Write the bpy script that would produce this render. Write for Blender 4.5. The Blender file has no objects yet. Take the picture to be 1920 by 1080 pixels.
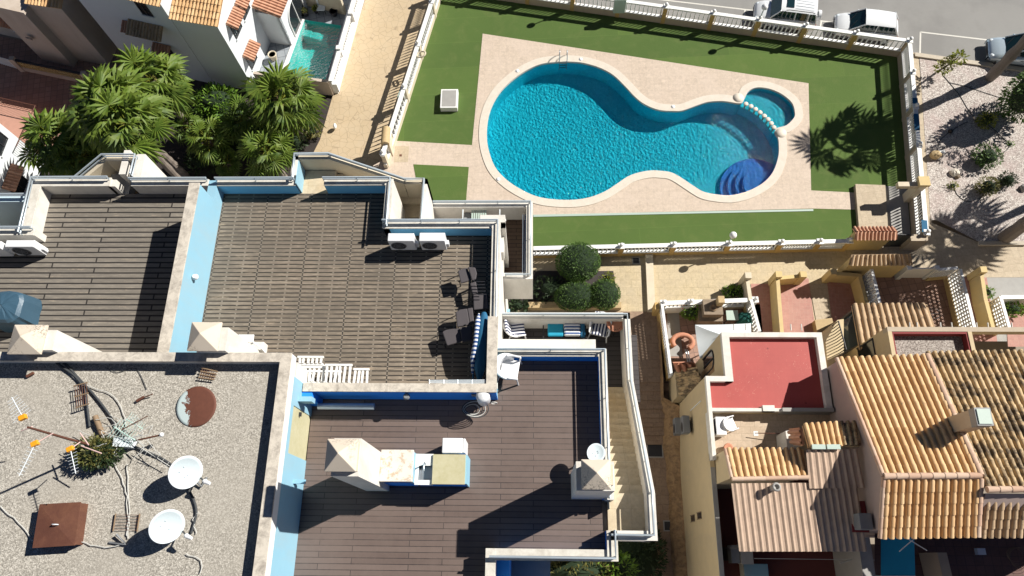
import bpy, math, random
from mathutils import Vector, Matrix
from math import sin, cos, tan, pi, radians
S = bpy.context.scene
COL = S.collection
# ---------------------------------------------------------------- camera
CAMH = 38.5; FPX = 1350.0
def _n(v): return Vector(v).normalized()
_zc = -_n((40, -510, -FPX))
_yc = Vector((44, 4140, -FPX)); _yc = (_yc - _zc*_yc.dot(_zc)).normalized()
_xc = _yc.cross(_zc)
ROT = Matrix((_xc, _yc, _zc))          # rows: world axes seen from the camera
cd = bpy.data.cameras.new('camera'); cam = bpy.data.objects.new('camera', cd); COL.objects.link(cam)
cam.matrix_world = Matrix.Translation((0, 0, CAMH)) @ ROT.to_4x4()
cd.lens = 36*FPX/1920; cd.sensor_width = 36; cd.clip_end = 2000; cd.clip_start = .5
S.camera = cam
def W(u, v, z):
    """world x, y of the thing standing at photo pixel u, v at the real height z"""
    r = ROT @ Vector((u-960, 540-v, -FPX)); t = (z-CAMH)/r.z
    return (r.x*t, r.y*t)
def W3(u, v, z): return Vector((*W(u, v, z), z))
# ---------------------------------------------------------------- light
SUN_EL = radians(40); SUN_AZ = radians(64.5)
wd = bpy.data.worlds.new('World'); S.world = wd; wd.use_nodes = True
nt = wd.node_tree; bg = nt.nodes['Background']
sky = nt.nodes.new('ShaderNodeTexSky'); sky.sky_type = 'NISHITA'; sky.sun_disc = False
sky.sun_elevation = SUN_EL; sky.sun_rotation = SUN_AZ; sky.air_density = .35; sky.dust_density = 0; sky.ozone_density = 2.5
nt.links.new(sky.outputs[0], bg.inputs[0]); bg.inputs[1].default_value = .05
sd = bpy.data.lights.new('sun', 'SUN'); sd.energy = 5.0; sd.angle = radians(.5); sd.color = (1, .955, .88)
so = bpy.data.objects.new('sun', sd); COL.objects.link(so)
_sv = Vector((sin(SUN_AZ)*cos(SUN_EL), cos(SUN_AZ)*cos(SUN_EL), sin(SUN_EL)))
so.rotation_euler = _sv.to_track_quat('Z', 'Y').to_euler(); so.location = (60, 30, 80)
S.view_settings.view_transform = 'Standard'; S.view_settings.look = 'None'
S.view_settings.exposure = 0.5; S.view_settings.gamma = 1
S.render.resolution_x = 1024; S.render.resolution_y = 576
S.cycles.max_bounces = 8; S.cycles.transparent_max_bounces = 12; S.cycles.diffuse_bounces = 2
rnd = random.Random(7)
# ---------------------------------------------------------------- materials
M = {}
class NT:
    def __init__(s, name):
        m = bpy.data.materials.new(name); m.use_nodes = True; s.m = m; s.t = m.node_tree
        s.b = s.t.nodes['Principled BSDF']; s.out = s.t.nodes['Material Output']
        s.co = s.t.nodes.new('ShaderNodeTexCoord').outputs['Object']; M[name] = m
    def n(s, typ, **k):
        x = s.t.nodes.new(typ)
        for a, b in k.items(): setattr(x, a, b)
        return x
    def l(s, a, b): s.t.links.new(a, b)
    def mapped(s, rot=0, sc=(1, 1, 1), loc=(0, 0, 0)):
        x = s.n('ShaderNodeMapping'); x.inputs['Rotation'].default_value = (0, 0, rot); x.inputs['Scale'].default_value = sc
        x.inputs['Location'].default_value = loc; s.l(s.co, x.inputs[0]); return x.outputs[0]
    def noise(s, sc, det=4, rough=.6, co=None, dist=0):
        x = s.n('ShaderNodeTexNoise'); x.inputs['Scale'].default_value = sc; x.inputs['Detail'].default_value = det
        x.inputs['Roughness'].default_value = rough; x.inputs['Distortion'].default_value = dist
        s.l(co or s.co, x.inputs['Vector']); return x.outputs['Fac']
    def vor(s, sc, feat='F1', out='Distance', co=None, rnd_=1):
        x = s.n('ShaderNodeTexVoronoi', feature=feat); x.inputs['Scale'].default_value = sc
        x.inputs['Randomness'].default_value = rnd_
        s.l(co or s.co, x.inputs['Vector']); return x.outputs[out]
    def ramp(s, fac, stops, interp='LINEAR'):
        x = s.n('ShaderNodeValToRGB'); x.color_ramp.interpolation = interp; e = x.color_ramp.elements
        while len(e) < len(stops): e.new(.5)
        for i, (p, c) in enumerate(stops):
            e[i].position = p; e[i].color = (*c, 1) if len(c) == 3 else c
        s.l(fac, x.inputs[0]); return x.outputs[0]
    def mix(s, fac, a, b, mode='MIX'):
        x = s.n('ShaderNodeMixRGB', blend_type=mode)
        for i, q in ((0, fac), (1, a), (2, b)):
            if hasattr(q, 'links'): s.l(q, x.inputs[i])
            elif i == 0: x.inputs[0].default_value = q
            else: x.inputs[i].default_value = (*q, 1)
        return x.outputs[0]
    def math(s, op, a, b=0, c=None):
        x = s.n('ShaderNodeMath', operation=op)
        for i, q in enumerate((a, b)):
            if hasattr(q, 'links'): s.l(q, x.inputs[i])
            else: x.inputs[i].default_value = q
        return x.outputs[0]
    def col(s, c):
        if hasattr(c, 'links'): s.l(c, s.b.inputs['Base Color'])
        else: s.b.inputs['Base Color'].default_value = (*c, 1)
    def bump(s, h, st=.3, d=.02):
        x = s.n('ShaderNodeBump'); x.inputs['Strength'].default_value = st; x.inputs['Distance'].default_value = d
        s.l(h, x.inputs['Height']); s.l(x.outputs[0], s.b.inputs['Normal'])
    def r(s, v): s.b.inputs['Roughness'].default_value = v
    def isl(s): return s.n('ShaderNodeNewGeometry').outputs['Random Per Island']
def dk(c, k): return tuple(x*k for x in c)
def paint(name, c, rough=.75, var=.16, sc=1.3, dirt=None, dsc=.9, damt=.5, bump=.25, metal=0):
    """plain painted / rendered surface with soft mottling and optional stains"""
    t = NT(name)
    a = t.mix(t.noise(sc, 6, .65), dk(c, 1-var), tuple(min(1, x*(1+var*.5)) for x in c))
    if dirt:
        f = t.ramp(t.noise(dsc, 8, .76, dist=.4, co=t.mapped(0, (1.3, 1.3, .4))), [(.44, (0, 0, 0)), (.66, (1, 1, 1))])
        f = t.math('MULTIPLY', f, damt)
        a = t.mix(f, a, dirt)
    t.col(a); t.r(rough); t.b.inputs['Metallic'].default_value = metal
    if bump: t.bump(t.noise(38, 3, .6), bump, .01)
    return t
def plain(name, c, rough=.5, metal=0, spec=None):
    t = NT(name); t.r(rough); t.b.inputs['Metallic'].default_value = metal
    a = t.mix(t.noise(9, 3, .6), dk(c, .9), tuple(min(1, x*1.05) for x in c)); t.col(a)
    return t
paint('white_render', (.74, .71, .65), dirt=(.36, .33, .28), dsc=1.4, damt=.35)
paint('cap_stone', (.66, .60, .51), dirt=(.22, .19, .16), dsc=2.6, damt=.75, sc=5)
paint('cap_white', (.68, .65, .58), dirt=(.34, .29, .23), dsc=2.6, damt=.45, sc=5)
paint('cream_wall', (.66, .58, .44), dirt=(.42, .34, .22), dsc=1.2, damt=.3)
paint('light_blue', (.26, .49, .62), var=.08, dirt=(.34, .44, .48), dsc=.7, damt=.4)
paint('pale_blue', (.55, .70, .78), var=.08, dirt=(.5, .5, .45), damt=.25)
paint('mid_blue', (.16, .50, .80), var=.1)
paint('royal_blue', (.015, .26, .90), var=.12)
paint('navy_blue', (.02, .14, .38), var=.1)
paint('beige_wall', (.62, .49, .29), dirt=(.42, .35, .25), dsc=.5, damt=.35)
paint('ochre_wall', (.58, .38, .13), dirt=(.4, .32, .2), dsc=1, damt=.3)
paint('yellow_wall', (.66, .50, .23), dirt=(.42, .34, .24), dsc=1, damt=.35)
paint('pink_wall', (.44, .34, .30), dirt=(.3, .26, .24), dsc=.7, damt=.3)
paint('tan_wall', (.50, .41, .30), dirt=(.3, .25, .2), dsc=.8, damt=.3)
paint('house_white', (.72, .76, .78), var=.07)
paint('house_tan', (.58, .50, .42), dirt=(.42, .33, .25), dsc=.6, damt=.5)
paint('bright_white', (.82, .82, .80), var=.05, rough=.5)
paint('white_plastic', (.80, .81, .82), var=.04, rough=.35, bump=0)
paint('metal_white', (.72, .78, .82), var=.06, rough=.4, bump=0)
paint('red_paint', (.24, .03, .03), var=.15)
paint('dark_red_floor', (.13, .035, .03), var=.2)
paint('rust', (.12, .045, .028), var=.3, sc=4, dirt=(.26, .12, .06), dsc=1.3, damt=.3, rough=.65)
paint('terracotta', (.52, .23, .14), var=.15, sc=6)
paint('soil', (.045, .035, .032), var=.5, sc=8, bump=.8)
paint('grey_cover', (.045, .10, .15), var=.15, sc=2, rough=.4)
paint('brown_cushion', (.085, .075, .08), var=.2, sc=3, rough=.9)
paint('blue_cloth', (.012, .12, .24), var=.2, sc=4, rough=.8)
paint('turquoise_cloth', (.01, .30, .46), var=.15, sc=4, rough=.8)
paint('dark_green_cloth', (.01, .12, .10), var=.3, sc=5)
paint('bark', (.20, .16, .13), var=.45, sc=9, bump=.8)
paint('palm_bark', (.24, .20, .17), var=.5, sc=14, bump=.8)
paint('stone_yellow', (.52, .38, .20), var=.3, sc=6, bump=.6)
paint('old_wood', (.26, .18, .11), var=.3, sc=8)
paint('steel', (.52, .58, .63), var=.1, rough=.35, metal=.75, bump=0)
paint('rail_paint', (.50, .57, .62), var=.12, rough=.35, metal=.35, bump=0)
paint('dark_metal', (.03, .03, .035), var=.2, rough=.5, bump=0)
paint('grey_plastic', (.22, .23, .24), var=.12, rough=.5)
paint('pale_green_metal', (.42, .52, .46), var=.08, rough=.5)
paint('concrete', (.36, .35, .33), var=.2, sc=3)
paint('tile_grey', (.24, .27, .30), var=.25, sc=2)
paint('orange_plastic', (.85, .36, .02), var=.1, rough=.4, bump=0)
paint('blue_plastic', (.02, .22, .5), var=.1, rough=.4, bump=0)
paint('pink_plastic', (.72, .50, .46), var=.1, bump=0)
paint('mint_plastic', (.46, .66, .60), var=.1, bump=0)
paint('cable_black', (.05, .055, .06), var=.3, bump=0)
paint('cable_white', (.55, .55, .52), var=.15, bump=0)
paint('salmon_tile', (.50, .27, .20), var=.2, sc=4)
t = NT('dish_paint'); t.col(t.mix(t.noise(4, 4), (.52, .60, .63), (.60, .68, .71))); t.r(.6)
t = NT('red_roof'); a = t.mix(t.noise(1.1, 6, .65), (.34, .052, .045), (.46, .080, .066))
x = t.n('ShaderNodeTexBrick'); x.offset = 0; t.l(t.co, x.inputs['Vector'])
for k, v in (('Scale', 1), ('Brick Width', .33), ('Row Height', .33), ('Mortar Size', .006), ('Mortar Smooth', .5), ('Bias', 0)): x.inputs[k].default_value = v
a = t.mix(t.math('MULTIPLY', x.outputs['Fac'], .25), a, (.28, .04, .035))
v = t.n('ShaderNodeTexVoronoi'); v.inputs['Scale'].default_value = 1.9; t.l(t.co, v.inputs['Vector'])
sp = t.math('MULTIPLY', t.ramp(v.outputs['Distance'], [(.06, (1, 1, 1)), (.11, (0, 0, 0))]), t.ramp(t.noise(.8, 2), [(.5, (0, 0, 0)), (.56, (1, 1, 1))]))
a = t.mix(t.math('MULTIPLY', sp, .8), a, (.16, .02, .02))
pk = t.math('MULTIPLY', t.ramp(t.noise(9, 6, .8, dist=1), [(.60, (0, 0, 0)), (.64, (1, 1, 1))]), t.ramp(t.noise(.7, 2), [(.48, (0, 0, 0)), (.6, (1, 1, 1))]))
a = t.mix(t.math('MULTIPLY', pk, .6), a, (.62, .36, .28)); t.col(a); t.r(.6)
def glass(name, c, rough=.08):
    t = NT(name); t.col(c); t.r(rough); t.b.inputs['Specular IOR Level'].default_value = .8; return t
glass('window_glass', (.018, .022, .026)); glass('car_glass', (.01, .03, .035), .05); glass('solar', (.1, .14, .16), .1)
# grass carpet
t = NT('grass')
a = t.mix(t.noise(.35, 5, .6), (.082, .140, .026), (.115, .185, .038))
a = t.mix(t.math('MULTIPLY', t.noise(120, 2, .7), .55), a, (.05, .095, .02))
a = t.mix(t.math('MULTIPLY', t.ramp(t.noise(.55, 4, .7), [(.55, (0, 0, 0)), (.75, (1, 1, 1))]), .25), a, (.14, .19, .05))
x = t.n('ShaderNodeTexBrick'); x.offset = .5; t.l(t.mapped(-.045), x.inputs['Vector'])
for k, v in (('Scale', 1), ('Brick Width', 14), ('Row Height', 2.0), ('Mortar Size', .012), ('Mortar Smooth', .3), ('Bias', 0)): x.inputs[k].default_value = v
x.inputs['Color1'].default_value = (.86, .88, .9, 1); x.inputs['Color2'].default_value = (1.1, 1.08, 1.05, 1); x.inputs['Mortar'].default_value = (1.25, 1.2, 1.3, 1)
a = t.mix(1, a, x.outputs['Color'], 'MULTIPLY')
a = t.mix(t.math('MULTIPLY', t.ramp(t.noise(1.1, 7, .75, dist=.5), [(.5, (0, 0, 0)), (.75, (1, 1, 1))]), .35), a, (.16, .18, .06))
t.col(a); t.r(.95); t.bump(t.noise(140, 2), .6, .02)
# pool paving : pale stone tiles with mottling
def tiles(name, c1, c2, mortar, w, h, ms=.012, rot=0, off=.0, big=None, bump=.3, rough=.75, mottle=.35, loc=(0, 0, 0)):
    t = NT(name); x = t.n('ShaderNodeTexBrick'); x.offset = off
    t.l(t.mapped(rot, loc=loc), x.inputs['Vector'])
    x.inputs['Scale'].default_value = 1; x.inputs['Brick Width'].default_value = w; x.inputs['Row Height'].default_value = h
    x.inputs['Mortar Size'].default_value = ms; x.inputs['Mortar Smooth'].default_value = .1; x.inputs['Bias'].default_value = 0
    x.inputs['Color1'].default_value = (*c1, 1); x.inputs['Color2'].default_value = (*c2, 1); x.inputs['Mortar'].default_value = (*mortar, 1)
    a = x.outputs['Color']
    if mottle:
        a = t.mix(mottle, a, t.ramp(t.noise(5.5, 6, .72, dist=.8), [(.3, dk(c1, .55)), (.7, tuple(min(1, q*1.25) for q in c2))]))
    if big: a = t.mix(t.math('MULTIPLY', t.ramp(t.noise(.5, 6, .7), [(.42, (0, 0, 0)), (.7, (1, 1, 1))]), .6), a, big)
    t.col(a); t.r(rough)
    if bump: t.bump(t.math('SUBTRACT', t.math('MULTIPLY', t.noise(30, 4), .35), x.outputs['Fac']), bump, .01)
    return t
tiles('pool_paving', (.54, .44, .345), (.60, .495, .395), (.42, .34, .27), .45, .45, .008, mottle=.45, big=(.62, .51, .42))
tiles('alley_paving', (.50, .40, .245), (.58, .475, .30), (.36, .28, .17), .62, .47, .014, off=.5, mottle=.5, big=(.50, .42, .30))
tiles('alley_paving_shaded', (.27, .18, .12), (.34, .24, .165), (.18, .12, .08), .62, .47, .014, off=.5, mottle=.5)  # alley paving in darker brown, the beige house's shade put into its colour
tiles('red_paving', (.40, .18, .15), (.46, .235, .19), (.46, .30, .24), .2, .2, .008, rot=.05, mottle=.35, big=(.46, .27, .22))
tiles('grey_tiles', (.26, .29, .32), (.33, .36, .39), (.12, .13, .15), .5, .5, .02, rot=-.27, mottle=.25)
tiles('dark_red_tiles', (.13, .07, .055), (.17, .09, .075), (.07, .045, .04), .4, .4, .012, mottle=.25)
tiles('brown_tiles', (.30, .18, .13), (.40, .25, .19), (.16, .11, .09), .4, .4, .018, rot=-.16, mottle=.25)
tiles('wood_tiles', (.44, .33, .23), (.54, .43, .32), (.24, .18, .13), .62, .3, .006, off=.33, mottle=.35)
tiles('cream_steps', (.56, .47, .33), (.62, .54, .40), (.42, .35, .25), .6, .6, .006, mottle=.4, big=(.50, .34, .16))
tiles('dark_deck', (.125, .090, .077), (.17, .126, .108), (.028, .022, .022), 2.2, .138, .010, off=.37, mottle=.15, big=(.18, .135, .115), rough=.5)
t = NT('old_deck')      # weathered planks with a grid of connector holes
x = t.n('ShaderNodeTexBrick'); x.offset = 0
t.l(t.mapped(), x.inputs['Vector'])
for k, v in (('Scale', 1), ('Brick Width', 1.29), ('Row Height', .122), ('Mortar Size', .020), ('Mortar Smooth', .15), ('Bias', 0)): x.inputs[k].default_value = v
x.inputs['Color1'].default_value = (.20, .163, .122, 1); x.inputs['Color2'].default_value = (.29, .24, .185, 1); x.inputs['Mortar'].default_value = (.034, .026, .02, 1)
a = t.mix(.5, x.outputs['Color'], t.ramp(t.noise(1, 8, .75, co=t.mapped(0, (2.5, 16, 1))), [(.34, (.075, .062, .05)), (.54, (.22, .18, .135)), (.70, (.52, .43, .32))]), 'MIX')
a = t.mix(t.math('MULTIPLY', x.outputs['Fac'], .95), a, (.03, .024, .02))
a = t.mix(t.math('MULTIPLY', t.ramp(t.noise(.45, 6, .7), [(.42, (0, 0, 0)), (.62, (1, 1, 1))]), .55), a, (.105, .09, .072))
wp = t.ramp(t.noise(1, 7, .8, co=t.mapped(0, (1.3, 9, 1), (3, 1, 0))), [(.56, (0, 0, 0)), (.66, (1, 1, 1))])
a = t.mix(t.math('MULTIPLY', wp, .55), a, (.42, .33, .235))
wv = t.n('ShaderNodeSeparateXYZ'); t.l(t.co, wv.inputs[0])
fx = t.math('PINGPONG', t.math('ADD', wv.outputs[0], 0), .215); fx = t.math('LESS_THAN', fx, .022)
fy = t.math('LESS_THAN', t.math('PINGPONG', wv.outputs[1], .061), .014)
a = t.mix(t.math('MULTIPLY', t.math('MULTIPLY', fx, fy), .45), a, (.5, .44, .36))
t.col(a); t.r(.85); t.bump(x.outputs['Fac'], -.6, .02)
# far-left deck: plain long boards, greyer
t = NT('grey_deck'); x = t.n('ShaderNodeTexBrick'); x.offset = .4
t.l(t.mapped(), x.inputs['Vector'])
for k, v in (('Scale', 1), ('Brick Width', 3.1), ('Row Height', .158), ('Mortar Size', .022), ('Mortar Smooth', .1), ('Bias', 0)): x.inputs[k].default_value = v
x.inputs['Color1'].default_value = (.19, .168, .14, 1); x.inputs['Color2'].default_value = (.27, .24, .20, 1); x.inputs['Mortar'].default_value = (.018, .015, .014, 1)
a = t.mix(.45, x.outputs['Color'], t.ramp(t.noise(1, 8, .75, co=t.mapped(0, (2.2, 15, 1))), [(.34, (.065, .058, .05)), (.56, (.19, .168, .14)), (.74, (.48, .40, .30))]))
wp = t.ramp(t.noise(1, 7, .8, co=t.mapped(0, (1.6, 8, 1), (3, 1, 0))), [(.57, (0, 0, 0)), (.65, (1, 1, 1))])
a = t.mix(t.math('MULTIPLY', wp, .5), a, (.40, .32, .23))
a = t.mix(t.math('MULTIPLY', x.outputs['Fac'], .9), a, (.018, .015, .014))
t.col(a); t.r(.85); t.bump(x.outputs['Fac'], -.6, .02)
# brown balcony deck
tiles('balcony_deck', (.115, .072, .045), (.165, .105, .068), (.03, .02, .015), 1.4, .135, .014, off=.4, mottle=.3)
tiles('black_deck', (.038, .034, .034), (.058, .05, .05), (.014, .012, .012), 2.2, .15, .012, off=.4, mottle=.15)
# gravel
def gravel(name, stops, sc, bigc=None, bs=.6, bump=1.0):
    t = NT(name)
    g = t.n('ShaderNodeTexVoronoi'); g.inputs['Scale'].default_value = sc; t.l(t.co, g.inputs['Vector'])
    sep = t.n('ShaderNodeSeparateColor'); t.l(g.outputs['Color'], sep.inputs[0])
    a = t.ramp(sep.outputs[0], stops)
    a = t.mix(t.math('MULTIPLY', t.ramp(g.outputs['Distance'], [(.35, (0, 0, 0)), (.75, (1, 1, 1))]), .6), a, dk(stops[0][1], .35))
    if bigc: a = t.mix(t.math('MULTIPLY', t.ramp(t.noise(bs, 5, .7), [(.48, (0, 0, 0)), (.62, (1, 1, 1))]), .5), a, bigc)
    t.col(a); t.r(.9); t.bump(g.outputs['Distance'], -bump, .04)
gravel('roof_gravel', [(0, (.30, .275, .235)), (.3, (.44, .41, .355)), (.7, (.53, .495, .43)), (1, (.66, .62, .55))], 34, (.38, .35, .30), .4)
gravel('garden_gravel', [(0, (.34, .285, .26)), (.35, (.52, .46, .415)), (.7, (.64, .58, .53)), (1, (.76, .71, .65))], 15, (.42, .32, .30), .45)
gravel('pebble_roof', [(0, (.22, .18, .16)), (.5, (.42, .37, .33)), (1, (.56, .51, .46))], 20)
# stamped concrete
t = NT('stamped_concrete')
e = t.n('ShaderNodeTexVoronoi', feature='DISTANCE_TO_EDGE'); e.inputs['Scale'].default_value = 2.3
t.l(t.co, e.inputs['Vector'])
ck = t.ramp(e.outputs[0], [(.0, (1, 1, 1)), (.035, (0, 0, 0))])
a = t.mix(t.noise(.35, 6, .62), (.40, .30, .18), (.60, .45, .27))
a = t.mix(t.math('MULTIPLY', t.noise(1.6, 7, .7), .6), a, (.56, .48, .36))
a = t.mix(t.math('MULTIPLY', ck, .55), a, (.22, .16, .10)); t.col(a); t.r(.8); t.bump(ck, -.3, .01)
# asphalt
t = NT('asphalt')
a = t.mix(t.noise(.5, 6, .65), (.20, .195, .185), (.27, .262, .248))
a = t.mix(t.math('MULTIPLY', t.noise(90, 2, .7), .6), a, (.33, .325, .31))
a = t.mix(t.math('MULTIPLY', t.ramp(t.noise(.22, 6, .6), [(.5, (0, 0, 0)), (.62, (1, 1, 1))]), .35), a, (.16, .155, .15))
t.col(a); t.r(.9); t.bump(t.noise(120, 2), .4, .01)
paint('earth', (.30, .25, .19), var=.3, sc=.3)
paint('kerb_stone', (.55, .48, .38), dirt=(.3, .26, .2), dsc=2, damt=.4)
tiles('sidewalk', (.46, .37, .26), (.52, .43, .31), (.36, .29, .2), .4, .4, .01, rot=-.1, mottle=.4)
paint('rough_stone', (.40, .25, .12), var=.5, sc=3, dirt=(.12, .07, .04), dsc=3, damt=.8, bump=1)
paint('old_stone', (.30, .23, .16), var=.4, sc=3, dirt=(.16, .12, .08), dsc=3, damt=.6, bump=.8)
paint('road_paint', (.68, .66, .60), var=.2, sc=5)
# pool
t = NT('pool_tiles'); a = t.mix(t.noise(.25, 3), (.012, .70, .88), (.018, .80, .95)); t.col(a); t.r(.5)
t = NT('pool_step_tiles'); a = t.mix(t.noise(3, 3), (.008, .22, .80), (.02, .36, .92)); t.col(a); t.r(.5)
def water(name, tint_d, tint_l, sc):
    t = NT(name)
    def caustic_web(k, wid, seed):  # bright lines in the water tint, painted in place of caustic light
        nz = t.n('ShaderNodeTexNoise'); nz.inputs['Scale'].default_value = k*.55; nz.inputs['Detail'].default_value = 2; t.l(t.mapped(0, (1, 1, 1), (seed, seed*2, 0)), nz.inputs['Vector'])
        mp = t.mix(.22/k*4, t.co, nz.outputs['Color'], 'ADD')
        v = t.n('ShaderNodeTexVoronoi', feature='DISTANCE_TO_EDGE'); v.inputs['Scale'].default_value = k; t.l(mp, v.inputs['Vector'])
        return t.ramp(v.outputs['Distance'], [(0, (1, 1, 1)), (wid, (.25, .25, .25)), (wid*2.6, (0, 0, 0))])
    w = t.math('MAXIMUM', t.math('MULTIPLY', caustic_web(sc, .13, 3), t.ramp(t.noise(.5, 3), [(.35, (.35,)*3), (.65, (1, 1, 1))])), t.math('MULTIPLY', caustic_web(sc*1.7, .12, 9), .55))
    w = t.math('MAXIMUM', w, t.math('MULTIPLY', t.ramp(t.noise(sc*1.1, 4, .7, dist=.6), [(.40, (0, 0, 0)), (.60, (1, 1, 1))]), .75))
    cc = t.mix(w, tint_d, tint_l)
    tr = t.n('ShaderNodeBsdfTransparent'); t.l(cc, tr.inputs[0])
    gl = t.n('ShaderNodeBsdfGlossy'); gl.inputs['Roughness'].default_value = .05
    bp = t.n('ShaderNodeBump'); bp.inputs['Strength'].default_value = 1; bp.inputs['Distance'].default_value = .05
    t.l(t.noise(sc*1.3, 4, .6), bp.inputs['Height']); t.l(bp.outputs[0], gl.inputs['Normal'])
    fr = t.n('ShaderNodeFresnel'); fr.inputs[0].default_value = 1.33; t.l(bp.outputs[0], fr.inputs['Normal'])
    mx = t.n('ShaderNodeMixShader'); t.l(fr.outputs[0], mx.inputs[0]); t.l(tr.outputs[0], mx.inputs[1]); t.l(gl.outputs[0], mx.inputs[2])
    t.l(mx.outputs[0], t.out.inputs['Surface'])
water('water', (.44, .74, .80), (1, 1, 1), 4.8)
water('water_small', (.7, .92, .9), (1, 1, 1), 5)
# roof tiles: random per tile with lichen stains
def rooftile(name, c1, c2, stain, amt, ssc=1.3, lo=.5):
    t = NT(name)
    a = t.mix(t.isl(), c1, c2)
    a = t.mix(t.math('MULTIPLY', t.noise(7, 5, .7), .4), a, dk(c1, .7))
    f = t.ramp(t.noise(ssc, 8, .78, dist=.3), [(lo, (0, 0, 0)), (lo+.12, (1, 1, 1))])
    a = t.mix(t.math('MULTIPLY', f, amt), a, stain); t.col(a); t.r(.85); t.bump(t.noise(30, 3), .3, .01)
rooftile('roof_tile', (.59, .355, .165), (.77, .53, .29), (.07, .05, .033), .75, 3.2, .60)
rooftile('roof_tile_dark', (.50, .35, .18), (.66, .48, .27), (.045, .033, .025), .86, 1.5, .46)
rooftile('roof_tile_brown', (.42, .29, .17), (.60, .43, .27), (.08, .055, .035), .8, 2.2, .54)
rooftile('roof_tile_red', (.48, .24, .15), (.66, .38, .25), (.2, .12, .08), .5, 3, .6)
rooftile('ridge_tile', (.52, .33, .23), (.66, .50, .38), (.2, .14, .1), .6, 4, .58)
paint('corrugated', (.50, .365, .27), var=.16, sc=3, dirt=(.24, .17, .13), dsc=1.2, damt=.35)
# foliage
def leafmat(name, c1, c2, c3, tr=.25):
    t = NT(name)
    a = t.mix(t.isl(), c1, c2); a = t.mix(t.math('MULTIPLY', t.ramp(t.noise(2.2, 3), [(.4, (0, 0, 0)), (.65, (1, 1, 1))]), .6), a, c3)
    t.col(a); t.r(.6)
    try: t.b.inputs['Subsurface Weight'].default_value = 0
    except Exception: pass
    tl = t.n('ShaderNodeBsdfTranslucent'); t.l(a, tl.inputs[0]); mx = t.n('ShaderNodeMixShader'); mx.inputs[0].default_value = tr
    t.l(t.b.outputs[0], mx.inputs[1]); t.l(tl.outputs[0], mx.inputs[2]); t.l(mx.outputs[0], t.out.inputs['Surface'])
leafmat('palm_leaf', (.05, .10, .012), (.13, .21, .02), (.20, .25, .035))
leafmat('palm_leaf_dark', (.05, .10, .012), (.11, .18, .02), (.15, .21, .03))
leafmat('hedge_leaf', (.04, .095, .014), (.09, .18, .026), (.12, .20, .035), .12)
leafmat('shrub_leaf', (.06, .15, .012), (.15, .28, .025), (.20, .32, .03))
leafmat('lime_leaf', (.18, .22, .012), (.32, .33, .03), (.14, .17, .02))
leafmat('olive_leaf', (.10, .11, .025), (.20, .20, .05), (.22, .18, .06))
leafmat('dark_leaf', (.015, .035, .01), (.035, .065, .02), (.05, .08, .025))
leafmat('red_flower', (.6, .05, .03), (.7, .12, .08), (.5, .05, .1)); leafmat('pink_flower', (.6, .25, .3), (.7, .4, .4), (.5, .3, .3))
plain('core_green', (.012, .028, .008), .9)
# fabrics
def stripes(name, c1, c2, w, rot=0):
    t = NT(name); x = t.n('ShaderNodeTexWave', wave_type='BANDS', bands_direction='X'); x.inputs['Scale'].default_value = 1/w*.314
    t.l(t.mapped(rot), x.inputs['Vector']); t.col(t.mix(t.ramp(x.outputs['Fac'], [(.45, (0, 0, 0)), (.55, (1, 1, 1))]), c1, c2)); t.r(.85)
stripes('navy_stripe', (.02, .03, .09), (.74, .75, .78), .095)
stripes('blue_stripe', (.015, .07, .25), (.76, .78, .80), .10, pi/2)
t = NT('canopy_white'); t.col(t.mix(t.noise(3), (.66, .72, .74), (.76, .80, .82))); t.r(.8)
# rust flaked lid
t = NT('flaked_lid')
sx_ = t.n('ShaderNodeSeparateXYZ'); t.l(t.mapped(.25), sx_.inputs[0])
f = t.math('ADD', t.math('MULTIPLY', sx_.outputs[0], 1.5), t.math('MULTIPLY', t.noise(4.2, 9, .75, dist=.5), 1.7)); f = t.ramp(f, [(.50, (0, 0, 0)), (.525, (1, 1, 1))])
a = t.mix(f, (.52, .62, .62), t.mix(t.noise(9, 4), (.10, .035, .022), (.17, .06, .035))); t.col(a); t.r(.7)
lid_mat = t
# moss covered slab
t = NT('mossy_slab'); a = t.mix(t.noise(3.4, 8, .7), (.34, .31, .13), (.55, .52, .34)); t.col(t.mix(t.math('MULTIPLY', t.noise(14, 4), .4), a, (.66, .62, .5))); t.r(.9)
t = NT('stained_cap'); a = t.mix(t.noise(1.8, 5), (.58, .50, .40), (.70, .61, .50))
f = t.ramp(t.noise(24, 4, .8), [(.50, (0, 0, 0)), (.58, (1, 1, 1))]); g = t.ramp(t.noise(1.3, 3), [(.45, (0, 0, 0)), (.62, (1, 1, 1))])
t.col(t.mix(t.math('MULTIPLY', t.math('MULTIPLY', f, g), .8), a, (.10, .085, .07))); t.r(.9)
t = NT('hood_top'); a = t.mix(t.noise(2.2, 6), (.66, .60, .52), (.76, .72, .66))
f = t.ramp(t.noise(5, 7, .75), [(.52, (0, 0, 0)), (.6, (1, 1, 1))]); t.col(t.mix(t.math('MULTIPLY', f, .7), a, (.42, .28, .15))); t.r(.9)
def lattice(name, c, bg, sc, rot=0):
    t = NT(name); v = t.n('ShaderNodeTexVoronoi', feature='DISTANCE_TO_EDGE'); v.inputs['Scale'].default_value = sc; v.inputs['Randomness'].default_value = 0
    t.l(t.mapped(rot), v.inputs['Vector']); t.col(t.mix(t.ramp(v.outputs[0], [(.2, (0, 0, 0)), (.24, (1, 1, 1))]), c, bg)); t.r(.7)
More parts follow.
